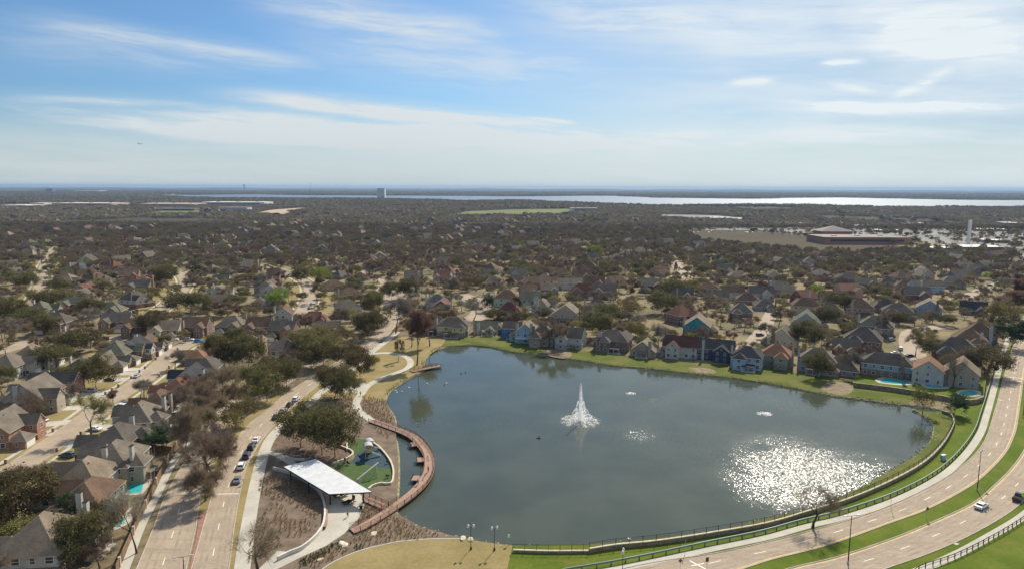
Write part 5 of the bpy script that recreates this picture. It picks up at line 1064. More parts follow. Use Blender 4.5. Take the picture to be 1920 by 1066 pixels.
# ================================================================== PARK STRUCTURES
# boardwalk ring
bw = smooth(PL([(697, 787), (725, 797), (750, 806), (775, 818), (791, 834), (803, 853), (805, 875), (796, 899), (774, 923), (742, 947), (711, 967), (678, 986), (659, 993)], .45), 1.2)
root = empty('boardwalk', (*bw[0], 0), 0, 'curved reddish timber boardwalk over the lake edge', 'boardwalk'); o0 = bw[0]; loc = lambda L: [(a-o0[0], b-o0[1]) for a, b in L]
DZ = .45
wallmb(loc(bw), 3.0, DZ-.22, DZ).build('deck', deckm, root)
def railing(parent, pts, z, posts=True, h=1.1, m=railm, step=2.4, name='railing'):
    mb = MB(); wallmb(pts, .09, z+h-.07, z+h, mb); wallmb(pts, .05, z+h*.55, z+h*.55+.05, mb); wallmb(pts, .05, z+.15, z+.2, mb)
    for a, b, hh in along(pts, .34): mb.box((a, b, z+h*.5), (.03, .03, h*.9), hh)
    mb.build(name, m, parent)
    pm = MB().box((0, 0, h/2), (.12, .12, h)).mesh('post', m)
    for a, b, hh in along(pts, step): inst('post', pm, parent, (a, b, z), hh)
railing(root, loc(offset(bw, -1.42)), DZ, step=3.2)
inner = offset(bw, 1.42); railing(root, loc(inner[:len(inner)*64//100]), DZ, step=3.6)
railing(root, loc(inner[len(inner)*80//100:]), DZ, step=3.6)
pm = MB().tube((0, 0, -1.6), (0, 0, DZ-.2), .14, n=7).mesh('pile', barkd)
for s in (-1.1, 1.1):
    for a, b, hh in along(loc(offset(bw, s)), 7): inst('pile', pm, root, (a, b, 0))
def hdb(x, y): j = min(range(1, len(bw)), key=lambda k: (bw[k][0]-x)**2+(bw[k][1]-y)**2); return math.atan2(bw[j][1]-bw[j-1][1], bw[j][0]-bw[j-1][0])+math.pi/2
for i, (px, py) in enumerate([(779, 831), (792, 860), (784, 895)]):
    x, y = P(px, py, .45); rm = MB(); rm.box((0, 0, 0), (3.4, 3.2, .2))
    k = rm.build('lookout_deck', deckm, root, (x-o0[0], y-o0[1], DZ-.12), hdb(x, y)); rr = MB()
    for a in (-1, 1): rr.box((a*1.65, 0, .6), (.08, 3.2, .08)); rr.box((a*1.65, -1.5, .3), (.1, .1, .7)); rr.box((a*1.65, 1.5, .3), (.1, .1, .7))
    rr.box((-1.65, 0, .35), (.04, 3.1, .4)); rr.build('lookout_railing', metal_d, k)
br = PL([(686, 934), (708, 943), (731, 953)], .45); root2 = empty('footbridge', (*br[0], 0), 0, 'short timber walkway joining the pavilion to the boardwalk', 'walkway'); o0 = br[0]
wallmb(loc(br), 2.4, .2, .43).build('deck', deckm, root2); railing(root2, loc(offset(br, -1.15)), .44); railing(root2, loc(offset(br, 1.15)), .44)
pr = smooth(PL([(772, 695), (790, 691), (810, 687), (826, 684)], .4), 2); root3 = empty('pier', (*pr[0], 0), 0, 'small timber pier with railings reaching into the lake', 'pier'); o0 = pr[0]
wallmb(loc(pr), 2.8, .12, .4).build('deck', deckm, root3); railing(root3, loc(offset(pr, -1.3)), .4); railing(root3, loc(offset(pr, 1.3)), .4)
for a, b, hh in along(loc(pr), 4, 3): inst('pile', pm, root3, (a-.6, b, 0)); inst('pile', pm, root3, (a+.6, b-.8, 0))
# pavilion
zf = 3.5; RC = [P(532, 874, zf+.6), P(592, 859, zf+.9), P(697, 921, zf+.1), P(617, 925, zf)]
zr = [zf+.6, zf+.9, zf+.1, zf]
root = empty('pavilion', (*RC[3], 0), 0, 'open picnic pavilion with a big flat silver metal roof', 'pavilion'); o0 = RC[3]
rm = bpy.data.materials.new('metal_roof'); rm.use_nodes = True; t = NT(rm.node_tree); p = t.pos(); x, y, z = t.sep(p)
ax = Vector((RC[2][0]-RC[1][0], RC[2][1]-RC[1][1])).normalized()
seam = t.ss(t.m('ABSOLUTE', t.m('SUBTRACT', t.m('FRACT', t.m('ADD', t.m('MULTIPLY', x, ax.x*1.6), t.m('MULTIPLY', y, ax.y*1.6))), .5)), .40, .48)
c = t.mix(t.ss(t.noise(p, .5, 4), .3, .7), (.55, .56, .57), (.66, .67, .68)); c = t.mix(t.m('MULTIPLY', seam, .35), c, (.3, .31, .33))
b = t.n('ShaderNodeBsdfPrincipled'); t.set(b.inputs['Base Color'], c); b.inputs['Roughness'].default_value = .5; b.inputs['Metallic'].default_value = 0.
o = t.n('ShaderNodeOutputMaterial'); t.set(o.inputs[0], b.outputs[0])
q = [(a-o0[0], b-o0[1]) for a, b in RC]; m_ = MB()
m_.add([(*q[i], zr[i]) for i in range(4)]+[(*q[i], zr[i]-.3) for i in range(4)], [(3, 2, 1, 0), (4, 5, 6, 7)]+[(i, (i+1) % 4, 4+(i+1) % 4, 4+i) for i in range(4)]); m_.build('roof', rm, root)
fm = MB()
for i in range(4):
    a, b2 = Vector((*q[i], zr[i]-.2)), Vector((*q[(i+1) % 4], zr[(i+1) % 4]-.2)); fm.tube(a, b2, .16, n=4)
fm.build('fascia', metal_d, root)
cm_ = MB().box((0, 0, .5), (.3, .3, 1)).mesh('column', metal_d); cen = Vector((sum(a for a, b in q)/4, sum(b for a, b in q)/4))
for i, (u, v) in enumerate(((.08, .1), (.08, .9), (.5, .08), (.5, .92), (.93, .1), (.93, .9))):
    a = Vector(q[0]).lerp(Vector(q[3]), u); b2 = Vector(q[1]).lerp(Vector(q[2]), u); pz = a.lerp(b2, v); hz = (zr[0]*(1-u)+zr[3]*u)*(1-v)+(zr[1]*(1-u)+zr[2]*u)*v-.35
    inst('column', cm_, root, (pz.x, pz.y, 0), .5, (1, 1, hz))
for u in (.2, .5, .8):
    a = Vector(q[0]).lerp(Vector(q[3]), u); b2 = Vector(q[1]).lerp(Vector(q[2]), u); za = zr[0]*(1-u)+zr[3]*u-.42; zb = zr[1]*(1-u)+zr[2]*u-.42
    MB().tube((*a, za), (*b2, zb), .14, n=4).build('beam', metal_d, root)
def picnic(px, py, rz, label):
    x, y = P(px, py); r = empty('picnic_table', (x, y, .05), rz, label, 'picnic table', 'tables under the pavilion')
    MB().box((0, 0, .75), (2.2, .85, .07)).build('table_top', metal_d, r)
    for s in (-1, 1): MB().box((0, s*.78, .45), (2.2, .3, .06)).build('bench', metal_d, r)
    f = MB()
    for s in (-.8, .8): f.box((s, 0, .37), (.1, .1, .7)); f.box((s, 0, .4), (.1, 1.5, .07))
    f.build('frame', metal_d, r)
picnic(633, 931, .9, 'dark picnic table deep under the pavilion roof'); picnic(645, 929, .9, 'dark picnic table under the pavilion edge, left of the next'); picnic(650, 944, .9, 'dark picnic table half in sun, left of a pair'); picnic(658, 943, .9, 'dark picnic table half in sun, right of a pair')
for px, py, lb in ((663, 934, 'round dark litter bin at the pavilion edge'), (677, 954, 'round dark litter bin on the plaza beside the footbridge')):
    x, y = P(px, py); r = empty('litter_bin', (x, y, .05), 0, lb, 'litter bin', 'litter bins'); MB().tube((0, 0, 0), (0, 0, 1.1), .38, .42, 12).build('bin_body', metal_d, r); MB().tube((0, 0, 1.1), (0, 0, 1.25), .45, .2, 12).build('bin_lid', metal_g, r)
# curved retaining walls
def lowwall(pts, w_, z, label, mats=(stonew, stonew), name='low_wall', step=1.2):
    pl = smooth(PL(pts), step); x0, y0 = pl[0]; lp = [(a-x0, b-y0) for a, b in pl]
    r = empty(name, (x0, y0, 0), 0, label, 'wall'); wallmb(lp, w_, 0, z).build('wall_body', mats[0], r); wallmb(lp, w_+.1, z, z+.07).build('coping', mats[1], r); return r
palew = mat('wall_pale', (.60, .57, .51), .85, .08, .5)
lowwall([(512, 880), (540, 887), (562, 897), (584, 911), (600, 926), (608, 948), (609, 972), (603, 994), (586, 1014), (565, 1030), (545, 1038), (520, 1050)], .35, .9, 'long curved white retaining wall between bed and plaza', (palew, palew))
lowwall([(605, 928), (610, 945), (612, 962), (612, 978), (608, 992)], .5, .75, 'rust coloured steel seat wall on the plaza', (railm, deckm))
lowwall([(535, 857), (552, 862), (572, 862)], .3, .6, 'short white wall left of the pavilion roof', (palew, palew))
lowwall([(700, 831), (712, 840), (726, 856), (735, 872), (738, 890), (733, 907), (714, 907), (698, 912), (691, 918)], .4, .55, 'curved pale wall round the lake side of the playground')
lowwall([(624, 870), (640, 865), (655, 858), (662, 851), (657, 845), (640, 838), (632, 836)], .4, .6, 'pale stone wall snaking below the park oaks')
lowwall([(651, 845), (651, 832), (654, 826)], .35, .7, 'short stone wall at the back of the playground')
# playground
gs = mat('play_grey', (.42, .42, .45), .4, .1, spec=.5)
def tower(px, py, h, label, rz=.5):
    x, y = P(px, py); r = empty('play_tower', (x, y, .05), rz, label, 'play tower', 'play towers')
    pmesh = MB().tube((0, 0, 0), (0, 0, h), .07, n=6).mesh('post', metal_g)
    for a in (-.9, .9):
        for b in (-.9, .9): inst('post', pmesh, r, (a, b, 0))
    MB().box((0, 0, h*.48), (2, 2, .12)).build('platform', metal_d, r)
    m_ = MB(); n = 8; vs = []
    for i in range(n+1):
        an = math.pi*(.08+.84*i/n); vs += [(-1.35*math.cos(an), -1.5, h-.1+.95*math.sin(an)), (-1.35*math.cos(an), 1.5, h-.1+.95*math.sin(an))]
    vs += [(a, b, c-.08) for a, b, c in vs]; k = 2*(n+1)
    fs = [f for i in range(n) for f in ((2*i, 2*i+1, 2*i+3, 2*i+2), (k+2*i, k+2*i+2, k+2*i+3, k+2*i+1), (2*i, 2*i+2, k+2*i+2, k+2*i), (2*i+1, k+2*i+1, k+2*i+3, 2*i+3))]
    m_.add(vs, fs); m_.build('roof', gs, r)
    s = MB(); s.box((0, -.93, h*.6), (1.8, .06, .7)); s.box((-.93, 0, h*.6), (.06, 1.8, .7)); s.build('side_panel', mat('play_yellow', (.55, .42, .05), .5), r)
    sl_ = MB(); sl_.add([(.9, -.35, h*.48), (.9, .35, h*.48), (3.6, .35, .25), (3.6, -.35, .25), (.9, -.35, h*.48-.06), (.9, .35, h*.48-.06), (3.6, .35, .19), (3.6, -.35, .19)], [(0, 3, 2, 1), (4, 5, 6, 7), (0, 1, 5, 4), (1, 2, 6, 5), (2, 3, 7, 6), (3, 0, 4, 7)])
    for s_ in (-.35, .35): sl_.tube((.9, s_, h*.48+.12), (3.6, s_, .36), .06, n=5)
    sl_.build('slide', metal_g, r)
tower(694, 846, 3.1, 'farther play tower with curved grey roof'); tower(691, 857, 3.6, 'nearer play tower with curved grey roof and yellow panels', .3)
x, y = P(690, 897); r = empty('climbing_frame', (x, y, .05), .75, 'slanted white beam climbing frame with rope net', 'climbing frame')
MB().tube((-3.4, 0, .8), (3.4, 0, 3.8), .17, n=8).build('beam', door_w, r)
for q_, h_ in ((-2.6, 1.1), (0, 2.2), (2.6, 3.4)):
    for s in (-1, 1): MB().tube((q_, s*1.2, 0), (q_, 0, h_), .05, n=5).build('support', metal_g, r)
nt = MB()
for i in range(14): q_ = -2.6+i*.4; nt.tube((q_, -1.2, 0), (q_, 0, 1.1+(q_+2.6)*.44), .022, n=3)
for i in range(4): nt.tube((-2.6, -1.2+i*.3, i*.27), (2.6, -1.2+i*.3, i*.85), .022, n=3)
nt.build('rope_net', metal_d, r)
for px, py, lb in ((647, 866, 'dark springer seat beside the pavilion roof'), (727, 895, 'dark play boulder near the lower playground wall'), (728, 868, 'small pale spinner seat at the rubber edge'), (653, 871, 'small play post on the turf')):
    x, y = P(px, py); r = empty('springer', (x, y, .05), px*.1, lb, 'play seat'); MB().tube((0, 0, 0), (0, 0, .5), .12, .08, 8).build('spring', metal_g, r); MB().box((0, 0, .65), (1.2, .45, .3), taper=.7).build('seat', metal_d, r); MB().box((.45, 0, .95), (.12, .5, .5)).build('handle', metal_d, r)
# ornamental grasses in rows
def tufts(name, polys, step, col, hgt, cover=.9):
    rg = random.Random(hash(name) % 999 if False else len(name)); vs, fs = [], []
    for pg, ang in polys:
        W_ = PL(pg); xs, ys = [a for a, b in W_], [b for a, b in W_]; c, s = math.cos(ang), math.sin(ang); cx_, cy_ = sum(xs)/len(xs), sum(ys)/len(ys); D = max(max(xs)-min(xs), max(ys)-min(ys))*.75
        u = -D
        while u < D:
            v = -D
            while v < D:
                x, y = cx_+u*c-v*s+rg.gauss(0, .2), cy_+u*s+v*c+rg.gauss(0, .22); v += step*.8
                if rg.random() > cover or not pt_in(x, y, W_): continue
                k = rg.uniform(.7, 1.25)
                for i in range(9):
                    a = rg.uniform(0, 6.28); b = len(vs); dx_, dy_ = math.cos(a), math.sin(a); o_ = .32*k; vs += [(x+dy_*.07, y-dx_*.07, .02), (x-dy_*.07, y+dx_*.07, .02), (x+dx_*o_-dy_*.03, y+dy_*o_+dx_*.03, hgt*k*rg.uniform(.6, 1)), (x+dx_*o_+dy_*.03, y+dy_*o_-dx_*.03, hgt*k*rg.uniform(.6, 1))]; fs.append((b, b+1, b+2, b+3))
            u += step
    m_ = MB(); m_.add(vs, fs); o = m_.build(name, col); o['kind'] = 'stuff'
tanG = mat('dry_grass_tuft', (.36, .24, .10), .9, .3, .8, transl=.2); brnG = mat('brown_grass_tuft', (.27, .185, .10), .9, .3, .8, transl=.2)
tufts('ornamental_grass', [([(665, 1003), (690, 990), (735, 968), (748, 972), (790, 990), (830, 1001), (800, 1008), (752, 1012), (690, 1024), (660, 1010)], .5), ([(680, 948), (692, 942), (724, 956), (700, 968), (668, 983), (670, 972)], .5), ([(680, 740), (720, 750), (738, 785), (735, 792), (700, 784), (680, 768)], .4),
     ([(505, 940), (530, 945), (545, 975), (575, 975), (595, 985), (560, 1008), (530, 1003), (515, 985)], .3), ([(700, 800), (732, 812), (733, 820), (715, 818)], .4), ([(560, 1060), (585, 1042), (640, 1026), (660, 1032), (610, 1055), (590, 1066)], .6), ([(608, 705), (648, 712), (640, 716), (605, 712)], 0.)], 1.15, tanG, .75)
tufts('bed_grass', [([(490, 895), (520, 890), (560, 905), (590, 930), (600, 955), (595, 975), (540, 940), (505, 935), (485, 920)], .3), ([(470, 992), (500, 952), (515, 995), (530, 1020), (500, 1040), (465, 1060)], .2), ([(600, 738), (660, 742), (662, 750), (610, 752)], 0.)], 1., brnG, .5)
tufts('green_shrubs', [([(560, 1050), (600, 1030), (640, 1012), (660, 1020), (620, 1034), (590, 1050), (560, 1066)], .5), ([(665, 1020), (682, 1022), (680, 1030), (664, 1030)], .3)], .7, mat('shrub_leaf', (.05, .085, .03), .8, .4, 1.5, transl=.2), .55)
def boulders(name, pts, label, size, group):
    rg = random.Random(len(label))
    for i, (px, py) in enumerate(pts):
        x, y = P(px, py); m_ = bmesh.new(); bmesh.ops.create_icosphere(m_, subdivisions=2, radius=1)
        for v in m_.verts: v.co *= 1+.35*noise.noise(v.co*1.3+Vector((i*7, 0, 0))); v.co.z = max(-.35, v.co.z*.55)
        me = bpy.data.meshes.new(name); m_.to_mesh(me); m_.free(); me.materials.append(stonew); s = size*rg.uniform(.7, 1.2)
        tag(inst(name, me, None, (x, y, .1), rg.uniform(0, 6), (s*1.5, s, s)), label[i], 'boulder', group)
boulders('boulder', [(640, 1020), (647, 1022), (600, 1049), (700, 1001), (868, 1009), (882, 1011)], ['pale boulder left of a pair in the lower bed', 'pale boulder right of a pair in the lower bed', 'pale boulder nearest the plaza path', 'long pale boulder below the boardwalk', 'pale boulder at the lawn tip by the water, left one', 'pale boulder at the lawn tip by the water, right one'], .8, 'landscape boulders')
# stones along the water (too many to count)
rg = random.Random(4); vs = MB()
for a, b in zip(SHORE[:-1], SHORE[1:]):
    px, py = PX(*a)
    dens = 5 if (1545 < px < 1780 and 735 < py < 780) else 2.6 if (px > 1400 and py > 780) or (960 > px > 740 and py > 960) else .25
    for i in range(int(dens*math.hypot(b[0]-a[0], b[1]-a[1])+rg.random())):
        u = rg.random(); s = rg.uniform(.15, .5); vs.box((a[0]+(b[0]-a[0])*u+rg.gauss(0, .6), a[1]+(b[1]-a[1])*u+rg.gauss(0, .6), -.25+rg.uniform(-.1, .2)), (s*1.3, s, s*.7), rg.uniform(0, 3), taper=.6)
o = vs.build('shore_rubble', mat('rubble_stone', (.40, .34, .26), .9, .35, 1.2)); o['kind'] = 'stuff'
# weeds along the far waterline
rg = random.Random(14); vs, fs = [], []
for a, b in zip(SHORE[:-1], SHORE[1:]):
    px, py = PX(*a)
    if py > 765: continue
    for i in range(int(3.2*math.hypot(b[0]-a[0], b[1]-a[1]))):
        if noise.noise(Vector((a[0]*.09, a[1]*.09, 3))) < -.1: continue
        u = rg.random(); x, y = a[0]+(b[0]-a[0])*u+rg.gauss(0, .5), a[1]+(b[1]-a[1])*u+abs(rg.gauss(0, 1.1)); h = rg.uniform(.3, .8)
        for q in range(5): an = rg.uniform(0, 6.28); k = len(vs); dx_, dy_ = math.cos(an), math.sin(an); vs += [(x+dy_*.06, y-dx_*.06, -.2), (x-dy_*.06, y+dx_*.06, -.2), (x+dx_*.3, y+dy_*.3, h)]; fs.append((k, k+1, k+2))
m_ = MB(); m_.add(vs, fs); o = m_.build('waterside_weeds', mat('weed_brown', (.19, .15, .07), .9, .35, .7, transl=.2)); o['kind'] = 'stuff'
# ================================================================== FOUNTAIN
fx, fy = P(1088, 789, -.5); root = empty('fountain', (fx, fy, -.5), 0, 'tall white lake fountain with a ring of lower jets', 'fountain')
wj = bpy.data.materials.new('water_spray'); wj.use_nodes = True; t = NT(wj.node_tree)
d1 = t.n('ShaderNodeBsdfDiffuse'); t.set(d1.inputs[0], (.99, .99, 1.)); d2 = t.n('ShaderNodeBsdfTranslucent'); t.set(d2.inputs[0], (.99, .99, 1.)); tr = t.n('ShaderNodeBsdfTransparent')
m1 = t.n('ShaderNodeMixShader'); m1.inputs[0].default_value = .82; t.set(m1.inputs[1], d1.outputs[0]); t.set(m1.inputs[2], d2.outputs[0])
o = t.n('ShaderNodeOutputMaterial'); t.set(o.inputs[0], m1.outputs[0])
def drops(mb, x, y, z, s, rg):
    a = Vector((rg.gauss(0, 1), rg.gauss(0, 1), rg.gauss(0, 1))).normalized(); u = a.orthogonal().normalized()*s; v = a.cross(u); p = Vector((x, y, z)); mb.add([p-u-v*1.5, p+u-v*1.5, p+u*.6+v*1.5, p-u*.6+v*1.5], [(0, 1, 2, 3)])
def jet(name, h, reach, ang, n, sp, s, seed, lean=0.):
    rg = random.Random(seed); mb = MB()
    for i in range(n):
        u = rg.random()**.9; x = reach*u; z = 4*h*u*(1-u) if reach > .5 else 0
        if reach <= .5:
            z = h*(1-u**1.6); w_ = .12+.85*u**1.3; a = rg.uniform(0, 6.28); r_ = abs(rg.gauss(0, .55))*w_; X, Y = r_*math.cos(a), r_*math.sin(a)
        else:
            e_ = sp*(.25+u); X = math.cos(ang)*x+rg.gauss(0, e_); Y = math.sin(ang)*x+rg.gauss(0, e_); z += rg.gauss(0, e_*.8)
        drops(mb, X, Y, max(.02, z), s*rg.uniform(.5, 1.3), rg)
    mb.build(name, wj, root)
jet('central_jet', 13.6, 0, 0, 7000, .1, .036, 1)
for i in range(12): jet('jet', 1.7 if i % 2 else 4.2, 6.6 if i % 2 else 3.8, i*math.pi/6+.2, 500, .11, .03, 10+i)
for i in range(4): jet('jet', 7.0, 2.4, i*math.pi/2+.6, 800, .09, .032, 40+i)
rg = random.Random(6); mb = MB()
for i in range(2400):
    a = rg.uniform(0, 6.28); r_ = 6.9*math.sqrt(rg.random())*(1 if rg.random() < .4 else .92+rg.gauss(0, .06)/1); k = int(a/(math.pi/6)); a2 = (k+.5)*math.pi/6-.05+rg.gauss(0, .12)
    drops(mb, r_*math.cos(a2), r_*math.sin(a2), .03+rg.random()**2*.5, .055*rg.uniform(.5, 1.4), rg)
mb.build('splash', wj, root); mb = MB(); rg = random.Random(8)
for i in range(12000): r_ = abs(rg.gauss(0, 1.9)); a = rg.uniform(0, 6.28); drops(mb, r_*math.cos(a)+.5, r_*math.sin(a), max(.05, 10.5*rg.random()**1.5*math.exp(-r_/2.1)), .022*rg.uniform(.5, 1.4), rg)
mb.build('mist', wj, root); MB().tube((0, 0, -.1), (0, 0, .2), .5, .4, 12).build('float', metal_g, root)
for px, py, n, s, lb in ((1183, 737, 160, 1.6, 'small white splash of an aerator beyond the fountain'), (1433, 775, 260, 2.2, 'small white aerator splash near the right bank')):
    x, y = P(px, py, -.5); rr = empty('aerator', (x, y, -.5), 0, lb, 'aerator'); mb = MB()
    for i in range(n): a = rg.uniform(0, 6.28); q_ = s*rg.random(); drops(mb, q_*1.4*math.cos(a), q_*math.sin(a), .05+rg.random()*.5*(1-q_/s), .09, rg)
    mb.build('splash', wj, rr); MB().tube((0, 0, -.1), (0, 0, .15), .5, .3, 8).build('float', metal_d, rr)
# ================================================================== EAST SIDE: guard rail, sea wall, fences, lamps, signs
gr = offset(walkE, -1.75); x0, y0 = gr[0]; lp = [(a-x0, b-y0) for a, b in gr[:-18]]
root = empty('guardrail', (x0, y0, 0), 0, 'long green-blue steel guardrail beside the lakeside pavement', 'guardrail')
wallmb(lp, .14, .62, .98).build('rail', metal_rail, root); wallmb(lp, .2, .98, 1.05).build('top_rail', metal_rail, root); pm = MB().box((0, 0, .4), (.2, .25, .8)).mesh('post', metal_rail)
for a, b, h_ in along(lp, 3.4, 1): inst('post', pm, root, (a, b, 0), h_)
def walled(pts, z, label, flabel):
    x0, y0 = pts[0]; lp = [(a-x0, b-y0) for a, b in pts]; r = empty('retaining_wall', (x0, y0, 0), 0, label, 'wall', 'stone walls along the east shore')
    wallmb(lp, .42, 0, z).build('wall_body', stoned, r); wallmb(lp, .55, z, z+.12).build('coping', stonew, r)
    f = empty('metal_fence', (x0, y0, z+.14), 0, flabel, 'fence', 'metal fences along the east shore'); mb = MB(); wallmb(lp, .05, 1.2, 1.26, mb); wallmb(lp, .04, .15, .19, mb); mb.build('rail', metal_d, f)
    mb = MB()
    for a, b, h_ in along(lp, .3): mb.box((a, b, .68), (.018, .018, 1.05))
    mb.build('infill_bars', metal_d, f); pm = MB().box((0, 0, .68), (.09, .09, 1.36)).mesh('post', metal_d)
    for a, b, h_ in along(lp, 3.2 if len(lp) > 40 else 2.6): inst('post', pm, f, (a, b, 0), h_)
walled(seawall, .95, 'long curving stone wall with pale coping along the east shore', 'long dark picket fence on the curving stone wall'); walled(smooth(PL([(962, 1034), (1030, 1036), (1104, 1035.5)]), 2), .55, 'short straight stone wall at the lawn corner', 'short dark picket fence on the lawn corner wall')
fs_ = smooth(PL([(1680, 1110), (1720, 1071), (1790, 1046), (1860, 1011), (1920, 974), (1980, 925), (2020, 880)]), 2.5); x0, y0 = fs_[0]; lp = [(a-x0, b-y0) for a, b in fs_]
root = empty('rail_fence', (x0, y0, 0), 0, 'black post and rail fence at the lower right corner', 'fence'); mb = MB(); wallmb(lp, .1, 1.1, 1.22, mb); wallmb(lp, .06, .6, .68, mb); mb.build('rail', metal_d, root); pm = MB().box((0, 0, .62), (.16, .16, 1.24)).mesh('post', metal_d)
for a, b, h_ in along(lp, 2.4): inst('post', pm, root, (a, b, 0), h_)
nw = smooth(PL([(1600, 724), (1650, 730), (1700, 737), (1750, 746), (1815, 757), (1843, 750)]), 2.5); tb_ = PL([(1850, 700), (1800, 690), (1700, 680), (1620, 690), (1600, 712)], 1.6)
sheet('terrace', list(nw)+tb_, 1.6, green, clear=False); wt = MB(); sk = [nw[-1]]+tb_+[nw[0]]; wallmb(sk, .2, -.1, 1.59, wt); tag(wt.build('terrace_edge', bankm), kind='structure'); x0, y0 = nw[0]; lp = [(a-x0, b-y0) for a, b in nw]
r = empty('retaining_wall', (x0, y0, 0), 0, 'brown block wall holding up the pool terraces', 'wall', 'stone walls along the east shore'); wallmb(lp, .6, 0, 1.7).build('wall_body', stoned, r); wallmb(lp, .8, 1.7, 1.82).build('coping', stoned, r)
wallmb(lp, .05, 2.12, 3.1).build('fence_mesh', mat('fence_faint', (.06, .05, .045), .6), r) if False else None
def lamp(px, py, h, label, arms, rz=0., ball=False):
    x, y = P(px, py); r = empty('street_lamp', (x, y, 0), rz, label, 'street lamp', 'street lamps')
    MB().tube((0, 0, 0), (0, 0, h), .13 if not ball else .07, .07 if not ball else .05, 8).build('pole', metal_d, r); MB().tube((0, 0, 0), (0, 0, .6), .24, .2, 10).build('base', metal_d if ball else concrete, r)
    for s in (1, -1)[:arms]:
        MB().tube((0, 0, h-.1), (s*(.55 if ball else 1.2), 0, h+.05), .04, n=6).build('arm', metal_d, r)
        if ball:
            bm_ = bmesh.new(); bmesh.ops.create_uvsphere(bm_, u_segments=12, v_segments=8, radius=.28); me = bpy.data.meshes.new('globe'); bm_.to_mesh(me); bm_.free(); me.materials.append(door_w)
            for v in me.vertices: v.co.z *= 1.5
            inst('globe', me, r, (s*.6, 0, h+.15))
        else: MB().box((s*1.55, 0, h+.06), (.9, .34, .16), taper=.8).build('lamp_head', metal_g, r)
lamp(1590, 1056, 11., 'double armed street lamp on the avenue median, nearer one', 2, .2); lamp(1832, 919, 11., 'double armed street lamp on the avenue median, farther one', 2, .6); lamp(1918, 782, 10., 'street lamp on the median at the picture edge', 1, 1.2)
lamp(883, 1029, 5.4, 'park lamp with two white globes, left on the dry lawn', 2, .1, True); lamp(927, 1031, 5.2, 'park lamp with two white globes, right on the dry lawn', 2, .3, True)
lamp(1167, 1075, 5., 'low street lamp with white globes at the bottom edge', 2, 1.3, True); lamp(346, 1085, 5, 'lamp with twin dark heads at the lower left median', 2, .3)
yel = mat('sign_yellow', (.62, .60, .03), .5, .05)
def sign(px, py, h, label, m, dia=True, s=.75, rz=0.):
    x, y = P(px, py); r = empty('road_sign', (x, y, 0), rz, label, 'road sign', 'road signs'); MB().tube((0, 0, 0), (0, 0, h), .045, n=6).build('post', metal_g, r)
    k = MB(); q = s*.7
    k.add([(0, -.06, -q), (q, -.06, 0), (0, -.06, q), (-q, -.06, 0), (0, -.02, -q), (q, -.02, 0), (0, -.02, q), (-q, -.02, 0)] if dia else [(-s*.4, -.06, -s*.55), (s*.4, -.06, -s*.55), (s*.4, -.06, s*.55), (-s*.4, -.06, s*.55), (-s*.4, -.02, -s*.55), (s*.4, -.02, -s*.55), (s*.4, -.02, s*.55), (-s*.4, -.02, s*.55)], [(0, 1, 2, 3), (7, 6, 5, 4), (0, 4, 5, 1), (1, 5, 6, 2), (2, 6, 7, 3), (3, 7, 4, 0)])
    k.build('sign_plate', m, r, (0, 0, h-.2))
brn = mat('sign_back', (.14, .10, .08), .6)
sign(1737, 972, 2.9, 'diamond warning sign seen from behind on the avenue median', brn, True, .8, .3); sign(1846, 918, 2.6, 'yellow diamond sign on the avenue median', yel, True, .9, .2); sign(1917, 944, 2.7, 'yellow diamond sign beside the black pickup', yel, True, 1., .2); sign(1275, 1068, 2.4, 'brown diamond sign back at the bottom of the avenue', brn, True, .7, .2); sign(1325, 1070, 2.9, 'brown rectangular sign back at the bottom of the avenue', brn, False, .9, .2); sign(1670, 950, 5.2, 'thin post with small plate beside the lakeside pavement', metal_g, False, .4, .2); sign(954, 1019, 2.2, 'small white sign on the lawn near the water', door_w, False, .7, .1); sign(1284, 1040, 3.4, 'leaning thin post with plate behind the guardrail', metal_rail, False, .5, 1.)
sign(688, 657, 2., 'small sign beside the road near the lake path', metal_d, False, .5); sign(457, 908, 1.6, 'small white sign beside the nearest parked car', door_w, False, .8)
x, y = P(1768, 861); r = empty('utility_box', (x, y, 0), .5, 'pale blue-green utility cabinet on the green slope', 'utility box'); MB().box((0, 0, .8), (1.7, .8, 1.5)).build('cabinet', mat('cabinet', (.35, .45, .45), .5), r); MB().box((0, 0, .03), (2.1, 1.2, .06)).build('base_slab', concrete, r); MB().box((0, 0, 1.58), (1.8, .9, .06)).build('cabinet_lid', metal_g, r)
x, y = P(1352+440, 1020); tag(MB().box((0, 0, .03), (1.2, .8, .06)).build('drain_slab', concrete, None, (*P(1793, 1019), .03), .5), 'small pale slab in the grass of the lower verge', 'slab')
